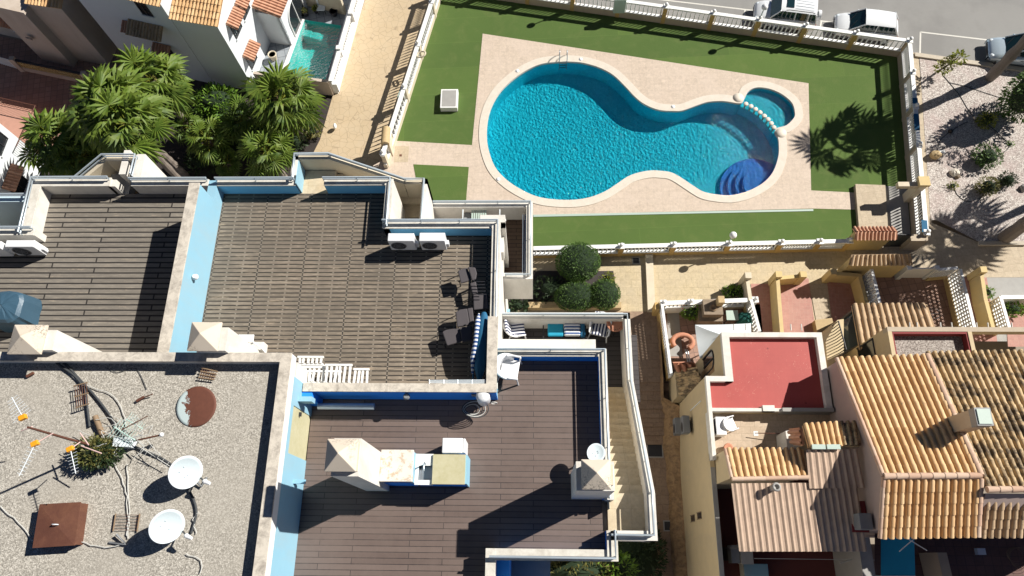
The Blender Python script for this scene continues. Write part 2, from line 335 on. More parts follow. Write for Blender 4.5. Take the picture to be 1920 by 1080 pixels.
# ---------------------------------------------------------------- mesh builder
class MB:
    def __init__(s): s.v = []; s.f = []; s.sm = []
    def add(s, vs, fs, smooth=False):
        o = len(s.v); s.v += [tuple(q) for q in vs]; s.f += [tuple(i+o for i in f) for f in fs]; s.sm += [smooth]*len(fs); return s
    def box(s, x0, y0, z0, x1, y1, z1, rot=0, c=None):
        if x0 > x1: x0, x1 = x1, x0
        if y0 > y1: y0, y1 = y1, y0
        if z0 > z1: z0, z1 = z1, z0
        p = [(x, y, z) for z in (z0, z1) for x, y in ((x0, y0), (x1, y0), (x1, y1), (x0, y1))]
        if rot:
            cx, cy = c or ((x0+x1)/2, (y0+y1)/2); C, Sn = cos(rot), sin(rot)
            p = [(cx+(x-cx)*C-(y-cy)*Sn, cy+(x-cx)*Sn+(y-cy)*C, z) for x, y, z in p]
        return s.add(p, [(0, 3, 2, 1), (4, 5, 6, 7), (0, 1, 5, 4), (1, 2, 6, 5), (2, 3, 7, 6), (3, 0, 4, 7)])
    def prism(s, pts, z0, z1):
        """pts: xy outline; z1 may be a list of heights"""
        a = sum(pts[i][0]*pts[(i+1) % len(pts)][1]-pts[(i+1) % len(pts)][0]*pts[i][1] for i in range(len(pts)))
        zs = list(z1) if isinstance(z1, (list, tuple)) else [z1]*len(pts)
        pts = list(pts)
        if a < 0: pts.reverse(); zs.reverse()
        n = len(pts)
        v = [(p[0], p[1], z0) for p in pts]+[(p[0], p[1], z) for p, z in zip(pts, zs)]
        return s.add(v, [tuple(range(n-1, -1, -1)), tuple(range(n, 2*n))]+[(i, (i+1) % n, (i+1) % n+n, i+n) for i in range(n)])
    def quad(s, *p): return s.add(p, [tuple(range(len(p)))])
    def tube(s, pts, r, n=8, cap=True, closed=False, smooth=True):
        pts = [Vector(p) for p in pts]; m = len(pts); vs = []; fs = []
        rr = r if isinstance(r, (list, tuple)) else [r]*m
        up = None
        for i, p in enumerate(pts):
            if closed: d = pts[(i+1) % m]-pts[i-1]
            else: d = (pts[min(i+1, m-1)]-pts[max(i-1, 0)])
            d = d.normalized() if d.length > 1e-9 else Vector((0, 0, 1))
            if up is None: up = Vector((0, 0, 1)) if abs(d.z) < .9 else Vector((1, 0, 0))
            a = d.cross(up)
            if a.length < 1e-4: a = d.cross(Vector((.3, 1, .2)))
            a.normalize(); b = a.cross(d).normalized(); up = b
            for k in range(n): vs.append(p+(a*cos(2*pi*k/n)+b*sin(2*pi*k/n))*rr[i])
        for i in range(m if closed else m-1):
            for k in range(n):
                j = (i+1) % m; fs.append((i*n+k, i*n+(k+1) % n, j*n+(k+1) % n, j*n+k))
        s.add(vs, fs, smooth)
        if cap and not closed: s.add(vs[:n], [tuple(range(n))]); s.add(vs[-n:], [tuple(range(n-1, -1, -1))])
        return s
    def lathe(s, prof, c=(0, 0, 0), n=12, smooth=True):
        """prof: [(r, z)...]"""
        vs = []; fs = []
        for r, z in prof:
            for k in range(n): vs.append((c[0]+r*cos(2*pi*k/n), c[1]+r*sin(2*pi*k/n), c[2]+z))
        for i in range(len(prof)-1):
            for k in range(n): fs.append((i*n+k, i*n+(k+1) % n, (i+1)*n+(k+1) % n, (i+1)*n+k))
        s.add(vs, fs, smooth)
        if prof[0][0] > .001: s.add(vs[:n], [tuple(range(n-1, -1, -1))])
        if prof[-1][0] > .001: s.add(vs[-n:], [tuple(range(n))])
        return s
    def ball(s, c, r, n=12, m=8, jit=0, rg=None):
        r = r if isinstance(r, (list, tuple)) else (r, r, r)
        vs = []; fs = []
        for i in range(m+1):
            th = pi*i/m
            for k in range(n):
                j = 1+(rg.uniform(-jit, jit) if rg else 0); ph = 2*pi*k/n
                vs.append((c[0]+r[0]*sin(th)*cos(ph)*j, c[1]+r[1]*sin(th)*sin(ph)*j, c[2]+r[2]*cos(th)*j))
        for i in range(m):
            for k in range(n): fs.append((i*n+k, (i+1)*n+k, (i+1)*n+(k+1) % n, i*n+(k+1) % n))
        return s.add(vs, fs, True)
    def build(s, name, mat, parent=None, bevel=0):
        me = bpy.data.meshes.new(name); me.from_pydata(s.v, [], s.f)
        me.polygons.foreach_set('use_smooth', s.sm); me.update()
        o = bpy.data.objects.new(name, me); COL.objects.link(o)
        me.materials.append(M[mat] if isinstance(mat, str) else mat)
        if parent is not None:
            o.parent = parent; o.matrix_parent_inverse = Matrix.Translation(-Vector(parent.location))
        if bevel:
            b = o.modifiers.new('bevel', 'BEVEL'); b.width = bevel; b.segments = 2; b.limit_method = 'ANGLE'
        return o
def tag(o, label, cat, group=None):
    o['label'] = label; o['category'] = cat
    if group: o['group'] = group
    return o
def thing(name, label, cat, loc=(0, 0, 0), group=None):
    o = bpy.data.objects.new(name, None); o.empty_display_size = .3; COL.objects.link(o); o.location = Vector(loc); return tag(o, label, cat, group)
def struct(name, mb, mat):
    o = mb.build(name, mat); o['kind'] = 'structure'; return o
def inst(src, parent, loc, rz=0, sc=None):
    """another object sharing src's mesh, placed at a world spot under parent (parent unrotated)"""
    o = src.copy(); COL.objects.link(o); o.parent = parent; o.matrix_parent_inverse = Matrix()
    o.location = Vector(loc)-(Vector(parent.location) if parent else Vector()); o.rotation_euler = (0, 0, rz)
    if sc: o.scale = sc if isinstance(sc, (tuple, list)) else (sc, sc, sc)
    return o
def dup(root, loc, rz=None, label=None, sc=None):
    r = root.copy(); COL.objects.link(r); r.location = Vector(loc)
    if rz is not None: r.rotation_euler = (0, 0, rz)
    if label: r['label'] = label
    if sc: r.scale = (sc, sc, sc)
    def rec(a, b):
        for ch in list(a.children):
            c = ch.copy(); COL.objects.link(c); c.parent = b; c.matrix_parent_inverse = ch.matrix_parent_inverse.copy(); rec(ch, c)
    rec(root, r); return r
def pl(px, z): return [W(u, v, z) for u, v in px]
def avgbox(u0, v0, u1, v1, z):
    a, b, c, d = W(u0, v0, z), W(u1, v0, z), W(u1, v1, z), W(u0, v1, z)
    return (a[0]+d[0])/2, (c[1]+d[1])/2, (b[0]+c[0])/2, (a[1]+b[1])/2
def pbox(mb, u0, v0, u1, v1, zt, zb):
    x0, y0, x1, y1 = avgbox(u0, v0, u1, v1, zt); mb.box(x0, y0, zb, x1, y1, zt); return x0, y0, x1, y1
def sheet_with_hole(outer, inner, z, name, mat):
    import bmesh
    bm = bmesh.new(); es = []
    for lp in (outer, inner):
        vs = [bm.verts.new((p[0], p[1], z)) for p in lp]
        for i in range(len(vs)): es.append(bm.edges.new((vs[i], vs[(i+1) % len(vs)])))
    bmesh.ops.triangle_fill(bm, edges=es, use_beauty=True)
    for f in bm.faces:
        if f.normal.z < 0: f.normal_flip()
    me = bpy.data.meshes.new(name); bm.to_mesh(me); bm.free(); o = bpy.data.objects.new(name, me); COL.objects.link(o); me.materials.append(M[mat]); return o
# ================================================================ ground, roads, pool
def sheet(name, px, z, mat, world=None):
    pts = world or pl(px, z)
    a = sum(pts[i][0]*pts[(i+1) % len(pts)][1]-pts[(i+1) % len(pts)][0]*pts[i][1] for i in range(len(pts)))
    if a < 0: pts = pts[::-1]
    return struct(name, MB().quad(*[(p[0], p[1], z) for p in pts]), mat)
struct('ground', MB().quad((-600, -600, -3.6), (600, -600, -3.6), (600, 600, -3.6), (-600, 600, -3.6)), 'earth')
def spline(px, k=4):
    o = []; n = len(px)
    for i in range(n):
        p0, p1, p2, p3 = px[i-1], px[i], px[(i+1) % n], px[(i+2) % n]
        for j in range(k):
            t = j/k
            o.append(tuple(.5*((2*b)+(-a+c)*t+(2*a-5*b+4*c-d)*t*t+(-a+3*b-3*c+d)*t**3) for a, b, c, d in zip(p0, p1, p2, p3)))
    return o
pool_px = [(1050,116),(1015,120),(984,133.5),(955.5,154),(933.5,177.6),(917.8,209),(912,243.7),(914.6,278),(927,313),(949,338),(977.6,357),(1006,369.5),(1037,375),(1075,376),(1106.6,371),(1135,360),(1157,346),(1182,330),(1213.6,321.7),(1239,321.7),(1264,327),(1300,350),(1319,361),(1344,366),(1369,367.5),(1394,362.5),(1416.7,353),(1436,340),(1451,321),(1460,294),(1461,272),(1459,258),(1454,247),(1458,241),(1475,236),(1489,222),(1491,211),(1486,194),(1472,180.5),(1455.5,171),(1436,165),(1416.7,164.4),(1402.8,171),(1396,183),(1391,192),(1383,193.5),(1355.5,189.4),(1328,191),(1308,197),(1280,207),(1261,208),(1235.6,206),(1210,196),(1191.5,182),(1172.7,162),(1150.6,141),(1125,127),(1094,118),(1069,115.6)]
pool_xy = [W(u, v, 0) for u, v in spline(pool_px)]
_a = sum(pool_xy[i][0]*pool_xy[(i+1) % len(pool_xy)][1]-pool_xy[(i+1) % len(pool_xy)][0]*pool_xy[i][1] for i in range(len(pool_xy)))
if _a < 0: pool_xy.reverse()
def offset(pts, d, sm=3):
    n = len(pts); o = []
    for i in range(n):
        a, b = Vector(pts[i-sm]), Vector(pts[(i+sm) % n]); t = (b-a).normalized(); o.append((pts[i][0]+t.y*d, pts[i][1]-t.x*d))
    return o
cop_xy = offset(pool_xy, .46)
# outline of the pool compound (fence lines)
RZ = 1.45
NW = W(822, -22, RZ); NW = (NW[0], NW[1]); NE = W(1706, 76, RZ); SE = W(1738, 440, RZ); SWL = W(1000, 462, RZ); SWG = W(1600, 448, RZ); WS = W(716, 292, RZ)
_d = Vector(W(1249, 12, RZ))-Vector(NE); _w = Vector(W(810, 0, RZ))-Vector(WS)
def isect(p, d, q, e):
    k = ((q[0]-p[0])*e[1]-(q[1]-p[1])*e[0])/(d[0]*e[1]-d[1]*e[0]); return (p[0]+d[0]*k, p[1]+d[1]*k)
NW = isect(NE, _d, WS, _w)
comp = [NW, NE, SE, (SWG[0], SWG[1]), SWL, (SWL[0]-9.5, SWL[1]), WS]
g = sheet_with_hole(comp, offset(pool_xy, .2), 0, 'lawn', 'grass'); g['kind'] = 'structure'
pav_px = [(905,63),(1516,156),(1521,357),(1603,361),(1603,393),(1525,391),(1000,403),(690,403),(700,310),(727,296),(744,264),(885,272)]
pv = sheet_with_hole([W(u, v, .014) for u, v in pav_px], offset(pool_xy, .3), .014, 'pool_deck', 'pool_paving'); pv['kind'] = 'structure'
sheet('lawn', [(775,308),(879,313),(873,388),(790,388)], .03, 'grass')
struct('drain_channel', MB().prism(pl([(1000,402.5),(1525,392),(1525,395.5),(1000,406.5)], .03), 0, .03), 'pale_green_metal')
# seams in the artificial grass
# pool
pool = thing('swimming_pool', 'large curved turquoise swimming pool with white stone coping in the green compound', 'pool', (*W(1180, 250, 0), 0))
n = len(pool_xy)
b = MB()
zs = -1.3
bw = [(x, y, .0) for x, y in pool_xy]+[(x, y, zs) for x, y in pool_xy]
b.add(bw, [(i, i+n, (i+1) % n+n, (i+1) % n) for i in range(n)], True)
b.quad(*[(x, y, zs) for x, y in pool_xy]); b.build('basin', 'pool_tiles', pool)
def ring(inner, outer, z0, z1):
    m = MB(); n = len(inner)
    vs = [(*p, z1) for p in inner]+[(*p, z1) for p in outer]+[(*p, z0) for p in inner]+[(*p, z0) for p in outer]
    f = []
    for i in range(n):
        j = (i+1) % n; f += [(i, j, j+n, i+n), (i+2*n, j+2*n, j, i), (i+n, j+n, j+3*n, i+3*n)]
    # outward winding for top
    f = [q[::-1] for q in f]
    return m.add(vs, f)
t = paint('coping_stone', (.68, .62, .53), var=.12, sc=4, dirt=(.5, .42, .32), dsc=2, damt=.3)
ring(offset(pool_xy, -.03), cop_xy, -.1, .05).build('coping', 'coping_stone', pool)
for u, v in ((1384, 184), (1464, 250)): MB().lathe([(.34, -.1), (.34, .055), (0, .056)], (*W(u, v, 0), 0), 20).build('coping_corner', 'coping_stone', pool)
# stepped corner
st = MB(); c0 = W(1420, 350, -.7)
for k, (r, z) in enumerate(((2.15, -1.05), (1.75, -.82), (1.35, -.60), (.95, -.38))):
    pts = [(c0[0]+r*cos(a), c0[1]+r*sin(a)) for a in [pi*.22+pi*1.2*i/28 for i in range(29)]]+[(c0[0]+.2, c0[1]-.3)]
    pts = [p for p in pts]
    st.prism(pts, zs+.01, z)
# clip steps to the pool outline
def inside(p, poly):
    c = False; n = len(poly)
    for i in range(n):
        a, b_ = poly[i], poly[i-1]
        if (a[1] > p[1]) != (b_[1] > p[1]) and p[0] < (b_[0]-a[0])*(p[1]-a[1])/(b_[1]-a[1])+a[0]: c = not c
    return c
st.build('corner_steps', 'pool_step_tiles', pool)
# children's corner: shallow shelf and its wall with round stones
kid = [(1391,192),(1396,183),(1402.8,171),(1416.7,164.4),(1436,165),(1455.5,171),(1472,180.5),(1486,194),(1491,211),(1489,222),(1475,236),(1458,241),(1453,246)]
stones_px = [(1399,194),(1408.5,198.5),(1417,204),(1425.5,210),(1433.5,216.5),(1440.5,223),(1446.5,230.5),(1451.5,238)]
kp = [W(u, v, 0) for u, v in kid]
lowk = [W(u, v, 0) for u, v in [(1450,240),(1440,226),(1426,212),(1409,200),(1396,194)]]
MB().prism(kp+lowk, zs+.02, -.42).build('shallow_shelf', 'pool_tiles', pool)
t0 = Vector(W(*stones_px[0], .06)); src = None
for i, (u, v) in enumerate(stones_px):
    x, y = W(u, v, .06)
    if src is None:
        m = MB(); m.lathe([(.0, -.04), (.13, -.04), (.15, 0), (.15, .03), (.13, .06), (0, .06)], n=16); m.lathe([(.06, -.42), (.06, -.04)], n=8)
        src = m.build('stone_disc', 'coping_stone'); src.parent = pool; src.location = Vector((x, y, 0))-pool.location
    else: inst(src, pool, (x, y, 0))
# the water surface
m = MB(); m.quad(*[(x, y, -.12) for x, y in pool_xy]); struct('pool_water', m, 'water')
# ladder
lad = thing('pool_ladder', 'chrome two rail ladder entering the large pool at its north edge', 'ladder', (*W(1056, 112, 0), 0))
lx, ly = W(1056, 113, 0)
for s in (-.24, .24):
    p = [(lx+s, ly-.12, -.8), (lx+s, ly-.12, .1)]+[(lx+s-.05*(1 if 0 else 0), ly-.12+.27*(1-cos(a)), .1+.62*sin(a)) for a in [pi*i/8 for i in range(1, 8)]]+[(lx+s, ly+.42, 0)]
    MB().tube(p, .026).build('rail', 'steel', lad)
for z in (-.12, -.34, -.56): MB().box(lx-.24, ly-.18, z-.02, lx+.24, ly-.08, z+.02).build('tread', 'steel', lad)
for u, v in ((934, 336), (1089, 111), (1262, 200), (970, 133)): MB().lathe([(.12, .04), (.12, .062), (0, .063)], (*W(u, v, .05), 0), 14).build('skimmer_lid', 'white_plastic', pool)
# ------------------------------------------------ outside ground
sheet('road', None, .0, 'asphalt', world=[(-120, 140), (140, 140), (140, NE[1]-9.0), (NE[0]+.6, NE[1]-1.35), (NE[0]+.4, NE[1]-.2), (NW[0]+.2, NW[1]), (-120, NW[1]+20)])
def stripe_px(pts, w, z=.006):
    m = MB()
    for a, b_ in zip(pts[:-1], pts[1:]):
        p, q = Vector(W(*a, z)), Vector(W(*b_, z)); d = (q-p).normalized(); nn = Vector((-d.y, d.x))*w/2
        m.quad((*(p-nn), z), (*(q-nn), z), (*(q+nn), z), (*(p+nn), z))
    return m
struct('parking_marking', stripe_px([(1160,-10),(1412,19.5)], .10), 'road_paint')
struct('parking_marking', stripe_px([(1397,19),(1394,42)], .10, .01), 'road_paint')
struct('parking_marking', stripe_px([(1538,39),(1570,43)], .10), 'road_paint')
struct('parking_marking', stripe_px([(1540,40),(1537,58)], .10, .01), 'road_paint')
struct('parking_marking', stripe_px([(1725,100),(1726,60),(1862,76)], .10), 'road_paint')
sheet('pavement', [(1703,97),(1722,100),(1748,418),(1836,455),(1925,455),(1925,520),(1600,520),(1600,455),(1738,455)], .018, 'sidewalk')
# low kerb round the gravel bed
struct('kerb', MB().prism(pl([(1716,98),(1730,100),(1925,127),(1925,134),(1730,107),(1716,105)], .14), -.2, .14), 'kerb_stone')
struct('kerb', MB().prism(pl([(1836,452),(1925,452),(1925,459),(1836,459)], .16), -.2, .16), 'kerb_stone')
sheet('gravel_bed', [(1724,107),(1925,135),(1925,454),(1837,454),(1757,413),(1745,412)], .03, 'garden_gravel')
sheet('gravel_bed', None, -.005, 'garden_gravel', world=[(NE[0]+.5, NE[1]-10.5), (60, NE[1]-14), (60, NE[1]-5.8), (NE[0]+.5, NE[1]-2)])
# alley south of the pool
sheet('alley', [(930,468),(1625,455),(1625,640),(1560,640),(1262,640),(1258,584),(1212,584),(1212,480),(930,480)], .0, 'alley_paving')
sheet('alley', [(900,468),(1213,468),(1213,584),(900,584)], -.02, 'alley_paving')
sheet('lane', [(1600,470),(2100,470),(2100,640),(1600,640)], .008, 'concrete')
m = MB(); m.prism(pl([(1210,474),(1224,474),(1229,583),(1215,583)], .22), -.1, .22); tag(m.build('low_wall', 'cream_wall'), 'narrow cream kerb wall running down the sunlit alley below the round hedge', 'wall')
# sloping alley with steps between the blue building and the beige house
m = MB(); xl = W(1150, 700, 0)[0]; xr = W(1262, 700, 0)[0]
y0 = W(1210, 716, 0)[1]; y1 = W(1210, 850, -1.3)[1]
struct('alley', MB().box(xl-1, y0, -1, xr+1.5, W(1210, 584, 0)[1], -.01), 'alley_paving_shaded')
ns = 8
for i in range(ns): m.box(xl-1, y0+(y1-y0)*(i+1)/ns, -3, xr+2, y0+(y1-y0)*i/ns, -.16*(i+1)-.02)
m.box(xl-1, y1-9, -3, xr+3, y1, -.16*ns-.03); struct('alley_steps', m, 'alley_paving_shaded')
# drains
for u0, v0, u1, v1, z in ((1187,484,1198,494,.02),(1215,827,1241,856,-1.3),(1246,978,1262,994,-1.3)):
    m = MB(); x0, y0_, x1, y1_ = avgbox(u0, v0, u1, v1, z)
    if z > 0: x0, y0_, x1, y1_ = avgbox(u0, v0, u1, v1, 0)
    o = thing('drain_cover', 'dark square drain cover in the '+('plaza paving by the round hedge' if z > 0 else 'shaded alley beside the stone kerb' if v0 < 900 else 'shaded alley below the beige wall, nearest the photo bottom'), 'drain', (x0, y0_, z))
    MB().box(x0-.06, y0_-.06, z-.01, x1+.06, y1_+.06, z+.006).build('frame', 'concrete', o)
    MB().box(x0, y0_, z, x1, y1_, z+.012).build('grate', 'dark_metal', o)
# planting strip under the hedges
sheet('planting_bed', [(935,508),(1150,508),(1160,575),(935,575)], .012, 'soil')
m = MB(); m.prism(pl([(990,566),(1165,566),(1165,577),(990,577)], .4), 0, .4); tag(m.build('planter_wall', 'stone_yellow'), 'low yellow stone planter wall below the clipped hedge beside the chair balcony', 'wall')
# west stamped concrete lane, soil
sheet('lane', [(684,-20),(850,-20),(700,340),(560,340),(600,262),(628,165)], -.4, 'stamped_concrete')
sheet('lane_kerb', [(676,-20),(690,-20),(634,166),(621,180)], -.385, 'concrete')
sheet('planting_bed', [(110,180),(420,140),(640,190),(600,280),(560,420),(60,420)], -.42, 'soil')
# ================================================================ balustrades
def bal_mesh():
    return MB().lathe([(.045, 0), (.045, .05), (.026, .08), (.045, .2), (.05, .28), (.036, .42), (.022, .56), (.036, .66), (.045, .7)], n=8)
def post_mesh(h):
    m = MB(); m.box(-.16, -.14, 0, .16, .14, h-.08); return m
balM = postM = capM = None
def balustrade(name, label, a, b, z0, plinth, top, posts, per, wallmat='tan_wall', postmat='ochre_wall', stub=0, group='white balustrades round the pool compound'):
    """a, b world ends; posts: fractions along; per: balusters in a bay"""
    global balM, postM, capM
    a, b = Vector(a), Vector(b); d = (b-a); L = d.length; d.normalize(); nn = Vector((-d.y, d.x)); ang = math.atan2(d.y, d.x)
    o = thing(name, label, 'balustrade', (*a, z0), group)
    def strip(w, za, zb, nm, mt, ex=0):
        p = [a-d*ex-nn*w, b+d*ex-nn*w, b+d*ex+nn*w, a-d*ex+nn*w]; return MB().prism([tuple(q) for q in p], za, zb).build(nm, mt, o)
    strip(.11, z0, plinth, 'plinth_wall', wallmat)
    strip(.09, plinth, plinth+.06, 'bottom_rail', 'bright_white'); strip(.12, top-.1, top, 'top_rail', 'bright_white')
    hb = top-.1-plinth-.06
    pm = MB().box(-.13, -.135, 0, .13, .135, top-z0-.03).build('post', postmat, None); first = True
    cm = MB(); cm.box(-.17, -.17, 0, .17, .17, .07); cm.lathe([(.07, .07), (.05, .12), (.05, .13)], n=8); cm.ball((0, 0, .23), .115, 12, 8)
    fin = cm.build('finial', 'bright_white', None); bm_ = bal_mesh().build('baluster', 'bright_white', None)
    fr = list(posts); P0 = P1 = B0 = 0
    def use(src, cnt, loc, rz, sc=None):
        if cnt == 0:
            src.parent = o; src.matrix_parent_inverse = Matrix(); src.location = Vector(loc)-Vector(o.location); src.rotation_euler = (0, 0, rz)
            if sc: src.scale = sc
        else: inst(src, o, loc, rz, sc)
    for f in fr:
        p = a+d*L*f; use(pm, P0, (*p, z0), ang); P0 += 1
        use(fin, P1, (*p, top-.03), ang); P1 += 1
    for f, g_ in zip(fr[:-1], fr[1:]):
        for i in range(per):
            t = f+(g_-f)*(i+.9)/(per+.8); p = a+d*L*t; use(bm_, B0, (*p, plinth+.05), ang, (1, 1, hb/.7)); B0 += 1
    return o
def fr(a, b, px, z): # fractions of posts from their pixel x, y on the rail line
    a, b = Vector(a), Vector(b); d = b-a
    return [(Vector(W(u, v, z))-a).dot(d)/d.length_squared for u, v in px]
nf = fr(NW, NE, [(1249,13),(1338,25),(1424,38),(1511,51),(1606,63)], RZ)
stp = nf[1]-nf[0]; lead = []; f = nf[0]-stp
while f > .02: lead.insert(0, f); f -= stp
balustrade('balustrade', 'long white balustrade between the road with parked cars and the pool lawn', NW, NE, 0, .5, RZ, [0]+lead+nf+[1.0], 10)
balustrade('balustrade', 'white balustrade on the right side of the pool lawn beside the gravel garden', NE, SE, 0, .5, RZ, [.001]+fr(NE, SE, [(1713,136),(1719,200),(1724,272),(1729,345)], RZ)+[.99], 15, wallmat='tan_wall', postmat='tan_wall')
balustrade('balustrade', 'white balustrade between the yellow stamped lane and the pool lawn', NW, WS, 0, .4, RZ, [.001]+fr(NW, WS, [(806,2),(781,82),(755,163)], RZ)+[.985], 13, wallmat='cream_wall', postmat='cream_wall')
MB().prism([tuple(Vector(NW)), tuple(Vector(WS)), (WS[0]-.12, WS[1]), (NW[0]-.12, NW[1])], -.4, .4).build('retaining_wall', 'cream_wall', bpy.data.objects['balustrade.002'])
balustrade('balustrade', 'white balustrade with ochre posts between the lower lawn strip and the paved alley', SWL, SWG, 0, .35, 1.2, fr(SWL, SWG, [(1165,459),(1263,456),(1367,454),(1465,451),(1537,450)], 1.2)+[.995], 13, wallmat='ochre_wall')
o = bpy.data.objects['balustrade.003']
for i in range(19):
    p = Vector(SWL).lerp(Vector(SWG), .008+i*.0142); MB_ = [c for c in o.children if c.name.startswith('baluster')][0]; inst(MB_, o, (*p, .4), 0, (1, 1, MB_.scale.z))
# solid coping blue mats hanging on the right balustrade
def mat_on_rail(v0, v1, lab):
    a, b_ = Vector(W(1716+(v0-200)*.075, v0, RZ)), Vector(W(1716+(v1-200)*.075, v1, RZ)); d = (b_-a).normalized(); nn = Vector((-d.y, d.x))
    m = MB(); m.prism([tuple(a-nn*.14), tuple(b_-nn*.14), tuple(b_+nn*.14), tuple(a+nn*.14)], RZ+.003, RZ+.03)
    sgn = -1 if nn.x < 0 else 1
    q = nn*sgn*.14; m.prism([tuple(a+q), tuple(b_+q), tuple(b_+q*1.2), tuple(a+q*1.2)], RZ-.5, RZ+.03)
    tag(m.build('blue_towel', 'blue_cloth'), lab, 'towel', 'blue towels over the right balustrade')
mat_on_rail(184, 204, 'short blue towel over the white rail, highest of the three on the right balustrade')
mat_on_rail(214, 244, 'long blue towel over the white rail just below the short one')
mat_on_rail(413, 436, 'blue towel over the white rail at the lower corner of the compound')
# lamps with a white globe
def lamp(x, y, z0, h, label):
    o = thing('street_lamp', label, 'lamp', (x, y, z0), 'white globe lamps on the balustrades')
    MB().lathe([(.07, 0), (.06, .05), (.04, .1), (.036, h-.18), (.06, h-.16), (.07, h-.12)], (x, y, z0), 10).build('pole', 'rail_paint', o)
    MB().ball((x, y, z0+h), .2, 18, 12).build('globe', 'bright_white', o); return o
xy = W(1366, 455, 1.2); lamp(*xy, 1.15, 1.05, 'white globe lamp on the balustrade post above the sunlit alley')
k = Vector(NW).lerp(Vector(NE), nf[2]); lamp(k.x, k.y, 1.4, 1.15, 'white globe lamp on the road balustrade in front of the parked suv')
k = Vector(NW).lerp(Vector(NE), lead[-2]); lamp(k.x, k.y, 1.4, 1.15, 'white globe lamp on the road balustrade near the top edge above the pool ladder')
# skimmer box / lift housing on the left lawn
def bbox3(u0, v0, u1, v1, zt, zb): return (*avgbox(u0, v0, u1, v1, zt), zb, zt)
x0, y0_, x1, y1_, zb, zt = bbox3(826, 167, 858, 202, .42, 0)
o = thing('skylight', 'white framed grey ventilation box standing alone on the left lawn', 'vent box', ((x0+x1)/2, (y0_+y1_)/2, 0))
MB().box(x0, y0_, 0, x1, y1_, zt).build('housing', 'bright_white', o, .02)
MB().box(x0+.1, y0_+.1, zt, x1-.1, y1_-.1, zt+.012).build('panel', 'concrete', o)
# life ring
c = W3(790, 102, 1.35); o = thing('life_ring', 'pale life ring hung on the lane side balustrade above the lawn', 'life ring', c)
MB().tube([(c.x+.27*cos(a), c.y+.22*sin(a), c.z+.1*cos(a)) for a in [2*pi*i/24 for i in range(24)]], .055, closed=True).build('ring', 'cream_wall', o)
# electricity box on the road balustrade
x, y = W(1162, 8, 1.2); tag(MB().box(x-.38, y-.16, .55, x+.38, y+.12, 1.75).build('meter_box', 'pale_green_metal', None, .02), 'pale green metal cabinet set against the road balustrade', 'cabinet')
# signs on lane balustrade
p = W3(752, 178, 1.0); tag(MB().box(p.x-.03, p.y-.42, .75, p.x+.03, p.y+.42, 1.4, -.27).build('notice_board', 'pale_green_metal'), 'small pale notice board fixed to the lane balustrade above the vent box', 'sign')
# pillar with tiled cap at lower end of the lane balustrade
x, y = W(722, 250, 1.7); o = thing('gate_pillar', 'cream pillar with small yellow barrel cap at the lower end of the lane balustrade', 'pillar', (x, y, -.4))
MB().box(x-.2, y-.55, -.4, x+.22, y+.45, 1.5).build('shaft', 'cream_wall', o); 
m = MB(); m.tube([(x, y-.6, 1.48), (x, y+.5, 1.48)], .26, 16); m.build('cap', 'stone_yellow', o)
# ================================================================ gate corner of the compound
zt = .28
o = thing('platform', 'raised pale concrete platform inside the pool gate', 'platform', (*W(1635, 395, 0), 0))
MB().prism(pl([(1604,345),(1660,347),(1666,441),(1612,443)], zt), 0, zt).build('slab', 'sidewalk', o)
MB().prism(pl([(1660,349),(1700,350),(1708,445),(1666,445)], .02), .0, .03).build('strip', 'concrete', o)
o = thing('gate_wall', 'tan entrance wall with terracotta tile cap and black gate at the corner of the pool compound', 'wall', (*W(1640, 460, 0), 0))
xa, ya = SWG; xb = W(1676, 440, 1.9)[0]; yb = W(1640, 437, 1.9)[1]
MB().box(xa, yb-.2, 0, xb, yb+.2, 1.85).build('wall', 'yellow_wall', o)
xc = W(1735, 445, 1.2)[0]; xd = W(1708, 448, 1.3)[0]
MB().box(xd, yb-.2, 0, SE[0]+.1, yb+.2, 1.3).build('side_wall', 'tan_wall', o)
m = MB()
for i in range(14): m.box(xb+.06+(xd-xb-.1)*i/14, yb-.02, .1, xb+.1+(xd-xb-.1)*i/14, yb+.02, 1.7)
m.box(xb, yb-.03, 1.6, xd, yb+.03, 1.66); m.box(xb, yb-.03, .12, xd, yb+.03, .18); m.build('gate', 'dark_metal', o)
